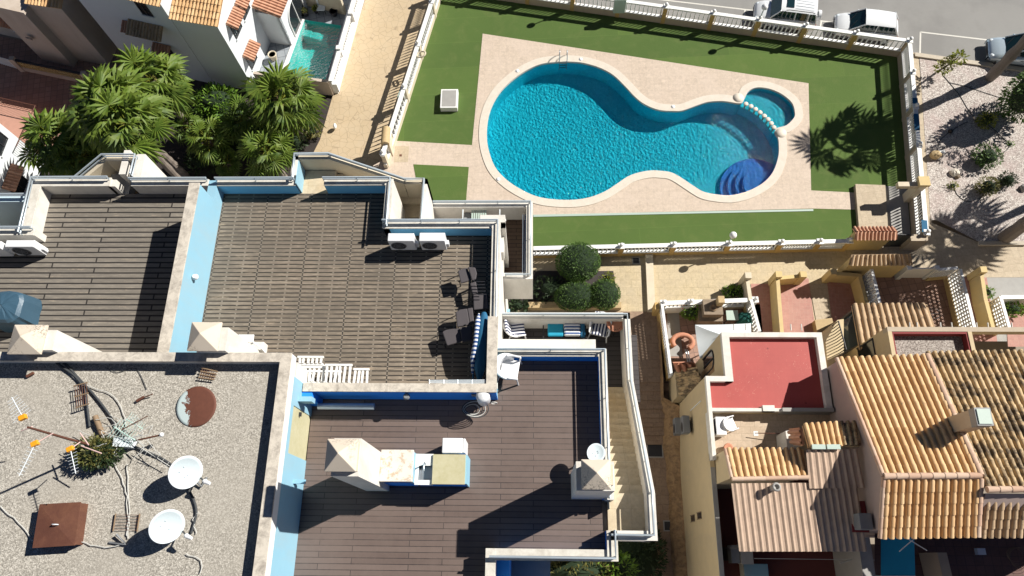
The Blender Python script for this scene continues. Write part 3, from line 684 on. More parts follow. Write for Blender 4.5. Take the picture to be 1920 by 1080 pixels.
def tile_roof(mb, A, B, C, D, pitch=.21, r=.085, tl=.42, rg=None, under=True):
    """barrel tiles running from the eave A-B up to the ridge D-C (A below D, B below C); one island per tile"""
    A, B, C, D = map(Vector, (A, B, C, D)); rg = rg or rnd
    ncol = max(2, round((B-A).length/pitch)); nrow = max(1, round(((D-A).length+(C-B).length)/2/tl))
    nrm = (B-A).cross(D-A).normalized()
    if nrm.z < 0: nrm = -nrm
    K = 5
    for i in range(ncol):
        f = (i+.5)/ncol; e = A.lerp(B, f); g_ = D.lerp(C, f); ax = (g_-e); w = ((B-A).length/ncol)
        sd_ = (B-A).normalized(); n_ = ax.cross(sd_).normalized()
        if n_.z < 0: n_ = -n_
        for j in range(nrow):
            p, q = e+ax*(j/nrow)-ax.normalized()*.03, e+ax*((j+1)/nrow)
            jit = rg.uniform(-.007, .007); r0 = w*.36+jit*.3; r1 = w*.29
            vs = []
            for (c_, rr, up) in ((p, r0, .030), (q, r1, .004)):
                for k in range(K+1):
                    a = pi*k/K; vs.append(c_+sd_*(rr*cos(a)+jit)+n_*(rr*1.05*sin(a)+up))
            mb.add(vs, [(k, k+1, k+K+2, k+K+1) for k in range(K)], True)
            mb.add(vs[:K+1], [tuple(range(K, -1, -1))])
            # pan tile beside
        sid = e+sd_*(w/2); gid = g_+sd_*(w/2)
        for j in range(nrow):
            p, q = sid+(gid-sid)*(j/nrow), sid+(gid-sid)*((j+1)/nrow)
            hw = w*.26
            mb.add([p-sd_*hw+n_*.028, p+n_*.004, p+sd_*hw+n_*.028, q+sd_*hw+n_*.014, q-n_*.01, q-sd_*hw+n_*.014], [(0, 1, 4, 5), (1, 2, 3, 4)])
    if under: mb.add([A-nrm*.02, B-nrm*.02, C-nrm*.02, D-nrm*.02], [(0, 1, 2, 3)]); mb.add([A-nrm*.10, B-nrm*.10, C-nrm*.10, D-nrm*.10, A-nrm*.02, B-nrm*.02, C-nrm*.02, D-nrm*.02], [(3, 2, 1, 0), (0, 1, 5, 4), (1, 2, 6, 5), (2, 3, 7, 6), (3, 0, 4, 7)])
    return mb
def ridge(mb, a, b, r=.11, tl=.42):
    a, b = Vector(a), Vector(b); n = max(1, round((b-a).length/tl)); d = (b-a)/n
    for i in range(n):
        p = a+d*i; mb.tube([p-d*.05, p+d], [r, r*.86], 10)
    return mb
m = MB(); tile_roof(m, (xa-.1, yb-.36, 1.82), (xb+.1, yb-.36, 1.82), (xb+.1, yb, 2.05), (xa-.1, yb, 2.05)); tile_roof(m, (xa-.1, yb+.36, 1.82), (xb+.1, yb+.36, 1.82), (xb+.1, yb, 2.05), (xa-.1, yb, 2.05)); m.build('tile_cap', 'roof_tile_red', o)
p = W(1712, 368, .9); q = W(1733, 340, 2.1)
o = thing('pillar', 'square cream pillar with yellow capstone leaning over the right balustrade', 'pillar', (q[0], q[1], 0))
MB().box(q[0]-.2, q[1]-.25, 0, q[0]+.2, q[1]+.25, 1.95).build('shaft', 'cream_wall', o)
MB().box(q[0]-.3, q[1]-.28, 1.95, q[0]+.3, q[1]+.3, 2.15).build('capstone', 'yellow_wall', o)
MB().box(q[0]-1.3, q[1]-.14, 1.5, q[0]-.2, q[1]+.14, 1.8).build('arm', 'cream_wall', o)
# ================================================================ the blue and white apartment building
ZF = 20.0; ZL = 17.2; ZC = 20.52; ZG = 21.78; ZR = 22.1
APT = thing('apartment_building', 'tall blue and white apartment building with wooden roof terraces and a gravel roof', 'building', (*W(600, 700, 20), -3))
def X(u, v, z): return W(u, v, z)[0]
def Y(u, v, z): return W(u, v, z)[1]
# --- main lines in world metres
xDW0, xDW1 = X(341, 427, 21.48), X(358, 427, 21.48)          # wall between the two upper decks
xAE0, xAE1 = X(922, 500, ZC), X(936, 500, ZC)                # east parapet of the old deck
yAS0, yAS1 = Y(750, 733, 21.0), Y(750, 720, 21.0)            # south parapet of the old deck
yN = Y(450, 347, ZC); yN2 = yN+.17                           # north parapets
yM = Y(820, 427, ZC); yM2 = yM+.17                           # middle parapet
xJ = X(720, 400, ZC); xJ2 = xJ+.16
xGE = X(522, 850, ZR)+0; xGE0 = X(504, 850, ZR); yGN0, yGN1 = Y(300, 676, ZR), Y(300, 662, ZR)
xS0 = X(553, 348, ZC)                                        # stair west wall
# deck floors
def part(mb, name, mat, p=APT, **k): return mb.build(name, mat, p, **k)
m = MB(); m.prism([(xDW1, yAS1), (xAE0, yAS1), (xAE0, yM), (xJ, yM), (xJ, yN), (xDW1, yN)], ZF-.3, ZF); part(m, 'terrace_floor', 'old_deck')
xW0 = X(76, 360, ZC); yP0 = Y(30, 440, ZC)
m = MB(); m.prism([(xDW0, yGN1), (xDW0, yN), (X(60, 350, ZC), yN), (X(60, 350, ZC), yP0), (-20, yP0), (-20, yGN1)], ZF-.3, ZF); part(m, 'terrace_floor', 'grey_deck')
xBE0, xBE1 = X(1128, 800, ZC), X(1138, 800, ZC); yBN0, yBN1 = Y(1040, 667, ZC), Y(1040, 655, ZC)
yBS = Y(1050, 1050, ZC); xBC = X(1158, 1050, ZC); 
m = MB(); m.prism([(xGE, yAS0), (xAE1, yAS0), (xAE1, yBN0), (xBE0, yBN0), (xBE0, Y(1145, 995, ZC)), (xBC, Y(1145, 995, ZC)), (xBC, yBS), (X(920, 1060, ZC), yBS), (X(920, 1060, ZC), -4), (xGE, -4)], ZF-.3, ZF); part(m, 'terrace_floor', 'dark_deck')
# bulk of the building below the decks
m = MB()
m.prism([(-20, yGN1-.5), (-20, yP0+.1), (X(50, 350, ZC), yP0+.1), (X(50, 350, ZC), yN2), (xJ2, yN2), (xJ2, yM2), (xAE1, yM2), (xAE1, yBN1), (xBE1, yBN1), (xBE1, yBS), (X(920, 1060, ZC), yBS), (X(920, 1060, ZC), -6), (-20, -6)], -3, ZF-.3)
part(m, 'walls', 'white_render')
# --- parapets : painted inner leaf, rendered core and stone cap
_pk = [0]
def parapet(pts, z0, zt, w=.17, inner='pale_blue', side=-1, cap=.045, over=.02, core='white_render', ext=0):
    """pts world centre line of the inner face, side=-1: wall lies to the left of the direction of travel"""
    P = [Vector(p) for p in pts]; n = len(P); _pk[0] += 1; zt += .003*(_pk[0] % 4)
    def offs(d):
        o = []
        for i in range(n):
            a = (P[i]-P[i-1]).normalized() if i else None; b = (P[i+1]-P[i]).normalized() if i < n-1 else None
            if a is None: t = b; k = 1
            elif b is None: t = a; k = 1
            else: t = (a+b).normalized(); k = 1/max(.3, t.dot(a))
            o.append(P[i]+Vector((t.y, -t.x))*d*k*side)
        return o
    A, B_, C_ = offs(0), offs(.03), offs(w); A2, C2 = offs(-over), offs(w+over)
    def band(U, V, za, zb, nm, mt, bev=0):
        m = MB(); m.prism([tuple(q) for q in U]+[tuple(q) for q in reversed(V)], za, zb); return part(m, nm, mt, bevel=bev)
    band(A, B_, z0, zt-cap, 'parapet_face', inner); band(B_, C_, z0-.3, zt-cap, 'parapet', core)
    band(A2, C2, zt-cap, zt, 'parapet_cap', 'cap_white', .008); return offs(w*.75)
RAIL = None
def rails(pts, z, posts=1.15, r=.022, up=(.10, .2), mat='rail_paint', parent=None):
    P = [Vector((p[0], p[1], p[2] if len(p) > 2 else z)) for p in pts]; m = MB()
    for u in up: m.tube([q+Vector((0, 0, u)) for q in P], r if u != up[-1] else r*1.35, 8)
    for a, b in zip(P[:-1], P[1:]):
        L = (b-a).length; k = max(1, round(L/posts))
        for i in range(k+1):
            q = a.lerp(b, min(max(i/k, .04/L if L else 0), 1)); m.tube([q, q+Vector((0, 0, up[-1]))], .012, 6)
    return m.build('railing', mat, parent or APT)
# north run of the far left deck
c = parapet([(X(205, 350, ZC), yN), (X(75, 350, ZC), yN), (xW0, yP0+.0)], ZF, ZC, side=1, w=.24, inner='white_render')
rails(c, ZC)
c = parapet([(X(60, 450, ZC), yP0), (-20, yP0)], ZF, ZC, side=1, w=.2, inner='white_render'); rails(c, ZC)
c = parapet([(xDW0, yN), (X(245, 350, ZC), yN)], ZF, ZC, side=1, w=.17, inner='white_render'); rails(c, ZC)
c = parapet([(xS0, yN), (xDW1, yN)], ZF, ZC, side=1, inner='mid_blue'); rails(c, ZC)
c2 = parapet([(xJ, yM), (xJ, yN), (X(607, 345, ZC), yN)], ZF, ZC, side=1, inner='mid_blue'); rails([c2[0], c2[1], c2[2]], ZC)
c3 = parapet([(xAE0, yAS1), (xAE0, yM), (xJ, yM)], ZF, ZC, side=1, inner='mid_blue', w=.2)
rails([(c3[0].x-.0, Y(930, 600, ZC)), c3[1], c3[2]], ZC)
# wall between decks
yDN = Y(365, 344, 21.48)
MB().box(xDW0, yDN, ZF-.3, xDW1, yN2-.01, ZC-.01).build('parapet', 'light_blue', APT)
MB().box(xDW0, yGN1, ZF-.3, xDW1-.03, yDN, 21.44).build('deck_wall', 'white_render', APT)
MB().box(xDW1-.03, yGN1, ZF, xDW1, yDN-.001, 21.44).build('deck_wall_face', 'light_blue', APT)
MB().box(xDW0-.03, yGN1-.01, 21.44, xDW1+.01, yDN+.02, 21.49).build('deck_wall_cap', 'cap_stone', APT)
# wall lamp on it
p = W3(352, 518, 21.0); MB().lathe([(.07, 0), (.09, .05), (.05, .12)], (xDW1+.08, p.y, 20.9), 10).build('wall_lamp', 'white_plastic', APT)
# south parapet (party wall to the lower deck), blue to the south
xa = xGE+.02
MB().box(xa, yAS0+.03, ZF-.1, xAE1-.03, yAS1, 20.95).build('parapet', 'white_render', APT)
MB().box(xa+.25, yAS0, ZF, xAE1, yAS0+.03, 20.95).build('parapet_face', 'royal_blue', APT)
MB().box(xAE1-.03, yAS0+.03, ZF, xAE1, yBN1+.0, 20.95).build('parapet_face', 'light_blue', APT)
MB().box(xa, yAS0-.02, 20.95, xAE1+.02, yAS1+.02, 21.0).build('parapet_cap', 'cap_stone', APT)
MB().box(xAE0-.04, yAS1+.02, 20.95, xAE1+.02, Y(930, 600, 21)+.1, 21.0).build('parapet_cap', 'cap_stone', APT)
MB().box(xAE0, yAS1+.02, ZC, xAE1-.03, Y(930, 600, 21)+.08, 20.95).build('parapet', 'white_render', APT)
# lower deck parapets
c = parapet([(xBE0, Y(1145, 935, ZC)), (xBE0, yBN0), (xAE1, yBN0)], ZF, ZC, w=.17, side=1, inner='royal_blue'); rails(c, ZC)
# south east corner by the landing and bottom parapet
yL0 = Y(1190, 995, ZC)
xLE = X(1232, 990, ZC)
c = parapet([(X(918, 1050, ZC), yBS+.22), (xBC-.22, yBS+.22), (xBC-.22, yL0)], ZF, ZC, w=.22, side=1, inner='royal_blue'); rails(c, ZC)
c = parapet([(X(919, 1075, ZC)-.1, -3.5), (X(919, 1075, ZC)-.1, yBS+.24)], ZF, ZC, w=.2, side=1, inner='white_render')
MB().box(X(930, 1075, 19.2)-.0, -3.5, 17, X(955, 1075, 19.2), yBS-.01, 19.2).build('lower_wall', 'royal_blue', APT)
MB().box(X(955, 1075, 19.0), -3.5, 16.9, xBC-1.5, yBS-.02, 17.5).build('lower_floor', 'tile_grey', APT)
# landing, outer parapet down to the balcony
xL0, xL1 = xBE1, X(1215, 960, ZF)
MB().box(xL0, yL0, ZF-.3, xLE-.2, Y(1190, 925, ZF), ZF-.004).build('landing', 'cream_steps', APT)
yT = Y(1190, 925, ZF); yBt = Y(1160, 727, ZL+.1)
ns = 15; m = MB(); xr0 = X(1180, 715, ZL); xr1 = xLE-.2
for i in range(ns):
    ya, yb = yT+(yBt-yT)*i/ns, yT+(yBt-yT)*(i+1)/ns; z = ZF-.004-(ZF-ZL)*(i+1)/(ns+1)
    m.box(xBE1, ya, ZL-.3, xr0+(xr1-xr0)*(1-(i+.5)/ns), yb, z)
part(m, 'stairs', 'cream_steps')
# sloping outer wall of the flight
def wallseg(a, b, za, zb, w, mat='white_render', name='stair_wall', zbot=None):
    a, b = Vector(a), Vector(b); d = (b-a).normalized(); nn = Vector((-d.y, d.x))*w
    P = [tuple(a), tuple(b), tuple(b+nn), tuple(a+nn)]; Z = [za, zb, zb, za]
    m = MB(); A = sum(P[i][0]*P[(i+1) % 4][1]-P[(i+1) % 4][0]*P[i][1] for i in range(4))
    if A < 0: P.reverse(); Z.reverse()
    v = [(p[0], p[1], min(za, zb)-1.2 if zbot is None else zbot) for p in P]+[(p[0], p[1], z) for p, z in zip(P, Z)]
    m.add(v, [(3, 2, 1, 0), (4, 5, 6, 7), (0, 1, 5, 4), (1, 2, 6, 5), (2, 3, 7, 6), (3, 0, 4, 7)]); return part(m, name, mat)
zBP = ZL+.95
pA = (xLE, Y(1232, 925, ZC)); pB = (X(1188, 715, zBP), Y(1188, 715, zBP)); pC = (X(1181, 586, zBP), Y(1181, 586, zBP))
wallseg(pA, pB, ZC, zBP, .2); wallseg((xLE, yL0-.22), pA, ZC-.002, ZC-.002, .2); wallseg(pB, pC, zBP, zBP, .2)
rails([(xL0, yL0-.1, ZC), (xLE-.1, yL0-.1, ZC), (xLE-.1, pA[1], ZC), (pB[0]-.1, pB[1], zBP), (pC[0]-.1, pC[1]-.1, zBP), (xAE1, pC[1]-.1, zBP)], 0, up=(.08, .17))
m = MB(); m.box(xL0-.0, yL0-.22, ZF-.5, xLE, yL0, ZC); part(m, 'parapet', 'white_render')
# chair balcony
yB0 = pC[1]; MB().box(xAE1, yB0-.2, ZL-1.1, pC[0], yB0, zBP).build('parapet', 'white_render', APT)
MB().box(xAE1-.1, yBt-.3, ZL-.3, xr0+.02, yB0-.2, ZL-.006).build('balcony_floor', 'black_deck', APT)
MB().box(xr0-.8, yBt-.4, ZL-.3, xr0+.3, yB0-.4, ZL-.012).build('balcony_floor', 'black_deck', APT)
# white step wall between balcony and lower deck
MB().box(xAE1, yBN1+.02, ZL-.2, X(1117, 645, ZL+2.2), Y(1000, 636, ZL+2.2), ZL+2.2).build('balcony_wall', 'white_render', APT)
MB().box(xAE1, yBN1+.0, ZL-.2, xBE1, yBN1+.04, ZC-.06).build('balcony_wall', 'white_render', APT)
MB().box(xBE1-.001, yL0+.5, ZL-.2, xBE1+.02, yBN1, ZC-.06).build('stair_inner_wall', 'cream_wall', APT)
# --- north east balcony (pool side)
zQ = ZL+.9; yQ0, yQ1 = Y(900, 378, zQ), Y(960, 523, zQ); xQ0, xQ1 = X(812, 385, zQ), X(999, 450, zQ)
MB().box(xQ0, yQ1+.19, ZL-.3, xQ1-.01, yQ0-.01, ZL).build('balcony_floor', 'balcony_deck', APT)
MB().box(xQ1-.2, yQ1+.2, ZL-.25, xQ1, yQ0-.2, zQ).build('parapet', 'white_render', APT)
MB().box(xQ0, yQ0-.2, ZL-.25, xQ1, yQ0, zQ).build('parapet', 'white_render', APT)
MB().box(xAE1, yQ1, ZL-.9, xQ1, yQ1+.2, zQ).build('parapet', 'white_render', APT)
rails([(xAE1+.05, yQ1+.1), (xQ1-.07, yQ1+.1), (xQ1-.07, yQ0-.07), (xQ0, yQ0-.07)], zQ, up=(.08, .17))
MB().box(X(742, 413, ZC), yM2, ZL, xAE1+.14, Y(850, 410, ZC), ZC-.05).build('balcony_wall', 'white_render', APT)
MB().box(X(900, 411, ZC), yM2, ZC-.4, xAE1+.14, Y(900, 403, ZC), ZC).build('wall_head', 'white_render', APT)
m = MB(); p0 = (xAE1+.03, Y(940, 462, 19), 19.3)
m.box(xAE1+.0, Y(940, 488, 19), 19, xAE1+.07, Y(940, 440, 19), 19.6); part(m, 'wall_shelf', 'white_render')
# pillar under the balcony
MB().box(xAE1-.1, Y(945, 585, 15), 8, X(956, 570, 15), yQ1+.1, 15).build('pillar', 'light_blue', APT)
# --- right hand staircase (beside the old deck)
zS = 20.9
sx0 = X(549, 300, zS); sy1 = Y(580, 278, zS); xs1 = X(613, 278, zS); 
q1 = (X(757, 329, 19.7), Y(757, 329, 19.7)); q2 = (X(800, 322, 19.7), Y(800, 322, 19.7)); q3 = (X(800, 415, 19.7), q2[1]-(0))
MB().box(xS0-.0, yN, ZF-.3, X(628, 330, ZF), sy1-.2, ZF-.003).build('landing', 'cream_steps', APT)
MB().box(xS0-.14, yN2+.1, 14, xS0+.02, sy1-.0, zS-.3).build('stair_wall', 'white_render', APT)
MB().box(xS0+.02, yN+.02, ZF, xS0+.05, sy1-.2, zS-.32).build('stair_wall_face', 'light_blue', APT)
MB().box(xS0-.14, sy1-.18, 14, xs1, sy1, zS-.3).build('stair_wall', 'cream_wall', APT)
wallseg((xs1, sy1), q1, zS-.3, 19.5, -.18, 'cream_wall', zbot=14); wallseg(q1, (q2[0], q1[1]), 19.5, 19.5, -.18, 'cream_wall', zbot=14)
MB().box(q2[0]-.16, yM2+.02, 13, q2[0], q1[1], 19.5).build('stair_wall', 'white_render', APT)
rails([(xS0-.05, yN2, ZC), (xS0-.05, sy1-.08, zS-.3), (xs1, sy1-.08, zS-.3), (q1[0], q1[1]-.08, 19.5), (q2[0]-.08, q1[1]-.08, 19.5), (q2[0]-.08, yM2+.1, 19.5)], 0, up=(.08, .17))
m = MB(); x0 = X(628, 330, ZF); x1_ = X(722, 340, 18.9)+.1; k = 7
for i in range(k):
    xx = x0+(x1_-x0)*(i+1)/k; yy = sy1+(q1[1]-sy1)*max(0, (xx-xs1)/(q1[0]-xs1))-.2
    m.box(x0+(x1_-x0)*i/k, yN2+.0, 15, xx, yy, ZF-.17*(i+1))
part(m, 'stairs', 'cream_steps')
zl = ZF-.17*8
ya_, yb_ = q1[1], yM2
for i in range(5):
    MB().box(x1_, yb_+(ya_-yb_)*(1-(i+1)/5), 15, q2[0]-.16, yb_+(ya_-yb_)*(1-i/5), zl-.18*i).build('stair_step', 'cream_steps', APT)
m = MB(); cx, cy = X(728, 380, 18.4), Y(728, 395, 18.4)
m.prism([(X(735, 340, 18.3), Y(735, 360, 18.3)), (X(790, 350, 18.3), Y(790, 349, 18.3)), (X(757, 400, 18), Y(757, 382, 18.3)), (X(740, 410, 18), Y(740, 405, 18.3))], zl-.1, zl+.004)
MB().prism([(xJ2+.02, yM2), (xJ2+.02, yN2), (X(730, 345, 20), yN2), (X(748, 432, 19), yM2)], 15, ZC-.06).build('stair_wall', 'white_render', APT)
for i, (a, b) in enumerate(()):
    MB().box(X(748, 380, 18.2), Y(760, b, zl-.17*i), 15, q2[0]-.17, Y(760, a, zl-.17*i), zl+.003-.0*i if 0 else zl+.14-.0).build('stair_step', 'cream_steps', APT) if i == 1 else None
# --- left staircase
zt = 20.8
lx0, lx1 = X(68, 325, zt), X(246, 285, zt); ly1 = Y(220, 280, zt); lxm = X(188, 280, zt); lxb = X(110, 325, zt); lyb = Y(110, 325, zt)
MB().box(lxb, yN2, ZF-2.3, lx1-.0, ly1-.02, ZF-1.2).build('landing', 'cream_steps', APT)
MB().box(X(205, 345, ZF), yN, ZF-.3, X(245, 345, ZF), yN2+.5, ZF-.003).build('landing', 'concrete', APT)
MB().box(X(200, 330, ZF), yN2+.45, ZF-.4, lx1, ly1-.2, ZF-.16).build('stair_step', 'concrete', APT)
MB().box(lxm, ly1-.2, 15, lx1+.0, ly1, zt-.3).build('stair_wall', 'cream_wall', APT)
wallseg((lxm, ly1), (lxb, lyb), zt-.3, 20.2, .18, 'cream_wall', zbot=15); wallseg((lxb, lyb), (lx0, lyb), 20.2, 20.2, .18, 'cream_wall', zbot=15)
rails([(lx0, lyb-.1, 20.2), (lxb, lyb-.1, 20.2), (lxm, ly1-.1, zt-.3), (lx1+.05, ly1-.1, zt-.3), (lx1+.05, yN2+.1, ZC)], 0, up=(.08, .2))
MB().prism([(lx1, yN2+.05), (lx1+.24, yN2+.05), (lx1+.24, ly1+.02), (lx1, ly1+.02)], 14, zt-.3).build('stair_wall', 'white_render', APT)
m = MB()
for i in range(7): 
    xx = X(200, 310, 19.8)-.24*i; m.box(xx-.24, yN2+.0, 17, xx, ly1-.2, ZF-.17*(i+1))
part(m, 'stairs', 'cream_steps')
MB().box(X(203, 350, ZC)-.06, yN, ZF, X(212, 350, ZC)+.02, yN2+.05, ZC-.05).build('parapet', 'white_render', APT)
MB().box(X(212, 350, ZC)+.08, yN2+.2, ZF, X(232, 350, ZC)-.05, yN2+1.0, ZC).build('stair_block', 'white_render', APT)
# railing bits and lower corridor at far left
MB().box(-20, yP0+.3, 18, X(45, 430, 20), yP0+1.2, 18.3).build('corridor', 'dark_metal', APT)
MB().box(-20, yP0+1.15, 18, X(48, 400, 20.3), yP0+1.35, 20.3).build('corridor_wall', 'pale_blue', APT)
rails([(-20, yP0+1.3), (X(48, 400, 20.3), yP0+1.3)], 20.3)
# --- gravel roof
MB().box(-20, -4, ZG-.3, xGE0, yGN0, ZG).build('gravel_roof', 'roof_gravel', APT)
MB().box(xGE0, -4, 21.69, xGE-.0, yGN1, ZR-.05).build('roof_parapet', 'white_render', APT)
MB().box(-20, yGN0, ZG-.35, xGE0, yGN1, ZR-.05).build('roof_parapet', 'white_render', APT)
MB().box(xGE0-.02, -4, ZR-.05, xGE+.02, yGN1+.02, ZR).build('roof_parapet_cap', 'cap_stone', APT)
MB().box(-20, yGN0-.02, ZR-.05, xGE0-.02, yGN1+.02, ZR).build('roof_parapet_cap', 'cap_stone', APT)
MB().box(xGE0, -4, 21.70, xGE+.012, yGN1+.01, ZR-.06).build('roof_band', 'bright_white', APT)
MB().box(-20, -4, ZF-.2, xGE-.03, yGN1-.05, ZG-.3).build('roof_walls', 'white_render', APT)
yd0, yd1 = Y(560, 840, 20.5), Y(560, 800, 20.5)
MB().box(xGE-.03, -4, ZF, xGE, yd0-.25, 21.7).build('roof_wall_face', 'light_blue', APT)
MB().box(xGE-.03, yd1+.35, ZF, xGE, yAS0+.2, 21.7).build('roof_wall_face', 'light_blue', APT)
MB().box(xGE-.03, yd0-.25, 21.45, xGE, yd1+.35, 21.7).build('roof_wall_face', 'light_blue', APT)
MB().box(xGE-.06, yd0-.25, ZF, xGE-.02, yd1+.35, 21.45).build('door', 'mossy_slab', APT)
d = APT.children[-1]; d['label'] = 'pale olive door'
c = (xGE+.02, yd1+.2, 20.9); MB().box(c[0]-.04, c[1]-.02, c[2], c[0]+.02, c[1]+.08, c[2]+.05).build('handle', 'dark_metal', d)
MB().box(xGE-.02, yd1+.5, 20.9, xGE+.34, yd1+.62, 21.2).build('buttress', 'light_blue', APT)
MB().box(xGE-.02, yd1+.62, ZF, xGE+.26, yAS0+.02, 20.95).build('pier', 'royal_blue', APT)
MB().box(xGE, Y(560, 903, 20.8)-.05, 20.75, xGE+.28, Y(560, 903, 20.8)+.05, 20.83).build('spout', 'light_blue', APT)
# --- tall chimneys on the roof edge
def chimney(u0, v0, u1, v1, zt, xr, nm, y_off=0, zb=ZF):
    """pyramidal cap seen between pixels; body goes down to the deck"""
    x0, y0, x1, y1 = avgbox(u0, v0, u1, v1, zt); cx, cy = (x0+x1)/2, (y0+y1)/2
    o = MB().box(x0+.13, y0+.13, zt-.22, x1-.13, y1-.13, zt-.02).build('chimney_neck', 'white_render', APT)
    m = MB(); m.add([(x0, y0, zt), (x1, y0, zt), (x1, y1, zt), (x0, y1, zt), (cx, cy, zt+.26)], [(0, 1, 4), (1, 2, 4), (2, 3, 4), (3, 0, 4)])
    m.box(x0, y0, zt-.05, x1, y1, zt-.001); part(m, 'chimney_cap', 'stained_cap', bevel=.01)
    return x0, y0, x1, y1
x0, y0, x1, y1 = chimney(355, 604, 412, 658, 22.55, 0, 'a')
MB().box(x0+.08, yGN1+.0, ZF, x1+.08, y1-.06, 22.33).build('chimney_stack', 'white_render', APT)
MB().box(x1+.08, yGN1+.0, ZF, X(486, 658, ZF), y1-.2, 20.55).build('chimney_base', 'white_render', APT)
x0, y0, x1, y1 = chimney(20, 609, 83, 664, 22.55, 0, 'b')
MB().box(x0+.08, yGN1+.0, ZF, x1+.1, y1-.06, 22.33).build('chimney_stack', 'white_render', APT)
MB().box(x1+.1, yGN1+.0, ZF, X(197, 660, ZF), y1-.25, 20.5).build('chimney_base', 'white_render', APT)
MB().box(X(100, 624, 22)-.0, y1-.07, 21.9, X(112, 624, 22), y1-.045, 22.15).build('vent_grille', 'grey_plastic', APT)
# barbecue chimney with hood and counters
KIT = thing('barbecue', 'white masonry barbecue with tall capped chimney, sink counter and mossy slab on the dark deck', 'barbecue', (*W(740, 900, ZF), ZF))
def kp(mb, nm, mt, **k): return mb.build(nm, mt, KIT, **k)
kx0, kx1 = X(690, 917, ZF), X(733, 917, ZF); ky0 = Y(700, 917, ZF); ky1 = Y(708, 843, 21.2)
zc = 23.4; x0, y0, x1, y1 = avgbox(611, 823, 670, 884, zc+.3)
bx0 = X(620, 893, zc); bx1 = X(672, 890, zc); by0 = Y(650, 893, zc); by1 = Y(672, 822, zc)
m = MB(); m.box(bx0, by0, ZF, bx1, by1, zc-.0); kp(m, 'chimney_stack', 'white_render')
m = MB(); m.box(bx0+.3, by0+.1, zc, bx1-.02, by1-.08, zc+.3); kp(m, 'chimney_neck', 'cream_wall')
m = MB(); cx, cy = (x0+x1)/2, (y0+y1)/2; m.add([(x0, y0, zc+.3), (x1, y0, zc+.3), (x1, y1, zc+.3), (x0, y1, zc+.3), (cx, cy, zc+.6)], [(0, 1, 4), (1, 2, 4), (2, 3, 4), (3, 0, 4)]); m.box(x0, y0, zc+.24, x1, y1, zc+.299); kp(m, 'chimney_cap', 'stained_cap', bevel=.01)
zh = 21.35; hx0, hy0, hx1, hy1 = avgbox(706, 843, 774, 903, zh)
m = MB(); m.box(bx1+.0, hy0, zh-.12, hx1, hy1, zh); kp(m, 'hood', 'hood_top', bevel=.015)
m = MB(); m.box(bx1, hy0+.03, ZF, hx1-.05, hy1-.03, ZF+.75); kp(m, 'base', 'royal_blue')
m = MB(); m.box(hx1-.1, hy0+.02, ZF+.75, hx1-.02, hy1-.02, zh-.12); m.box(bx1, hy1-.12, ZF+.75, hx1-.1, hy1-.03, zh-.12); kp(m, 'hood_walls', 'light_blue')
zk = 20.85; sx0, sy0, sx1, sy1 = avgbox(779, 851, 812, 909, zk)
def boxhole(x0, y0, x1, y1, a0, b0, a1, b1, z0, z1):
    m = MB(); m.box(x0, y0, z0, a0, y1, z1); m.box(a1, y0, z0, x1, y1, z1); m.box(a0, y0, z0, a1, b0, z1); m.box(a0, b1, z0, a1, y1, z1); return m
q0, r0, q1_, r1 = avgbox(785, 873, 810, 900, zk)
kp(boxhole(hx1-.02, sy0, sx1, sy1, q0, r0, q1_, r1, ZF+.72, zk), 'counter_top', 'bright_white')
m = MB(); m.quad((q0, r0, zk-.16), (q1_, r0, zk-.16), (q1_, r1, zk-.16), (q0, r1, zk-.16)); m.quad((q0, r0, zk-.16), (q0, r0, zk-.01), (q1_, r0, zk-.01), (q1_, r0, zk-.16)); m.quad((q0, r1, zk-.16), (q1_, r1, zk-.16), (q1_, r1, zk-.01), (q0, r1, zk-.01)); m.quad((q0, r0, zk-.16), (q0, r1, zk-.16), (q0, r1, zk-.01), (q0, r0, zk-.01)); m.quad((q1_, r0, zk-.16), (q1_, r0, zk-.01), (q1_, r1, zk-.01), (q1_, r1, zk-.16)); kp(m, 'sink', 'steel')
m = MB(); tx, ty = (q0+q1_)/2+.0, r1+.04; m.tube([(tx, ty, zk), (tx, ty, zk+.24), (tx-.0, ty-.06, zk+.3), (tx, ty-.2, zk+.27)], .018, 8); kp(m, 'tap', 'steel')
m = MB(); m.box(hx1-.0, sy0+.05, ZF, X(875, 900, 20.9)-.03, sy1-.03, ZF+.62); kp(m, 'base', 'royal_blue')
gx0, gy0, gx1, gy1 = avgbox(811, 852, 872, 908, zk+.06)
m = MB(); m.box(gx0, gy0+.02, ZF+.7, gx1, gy1, zk); kp(m, 'slab_support', 'light_blue')
m = MB(); m.box(gx0, gy0, zk, gx1, gy1, zk+.06); kp(m, 'slab', 'mossy_slab')
m = MB(); m.box(gx1, gy0+.02, ZF, gx1+.04, gy1, zk); kp(m, 'end_panel', 'light_blue')
# white fridge beside
x0, y0, x1, y1 = avgbox(829, 821, 872, 851, 20.85)
o = thing('fridge', 'small white fridge standing behind the mossy barbecue slab', 'fridge', ((x0+x1)/2, (y0+y1)/2, ZF))
MB().box(x0, y0+.02, ZF, x1-.06, y1, 20.85).build('body', 'white_plastic', o, .02); MB().box(x1-.055, y0+.03, ZF+.03, x1, y1-.01, 20.84).build('door', 'white_plastic', o, .015)
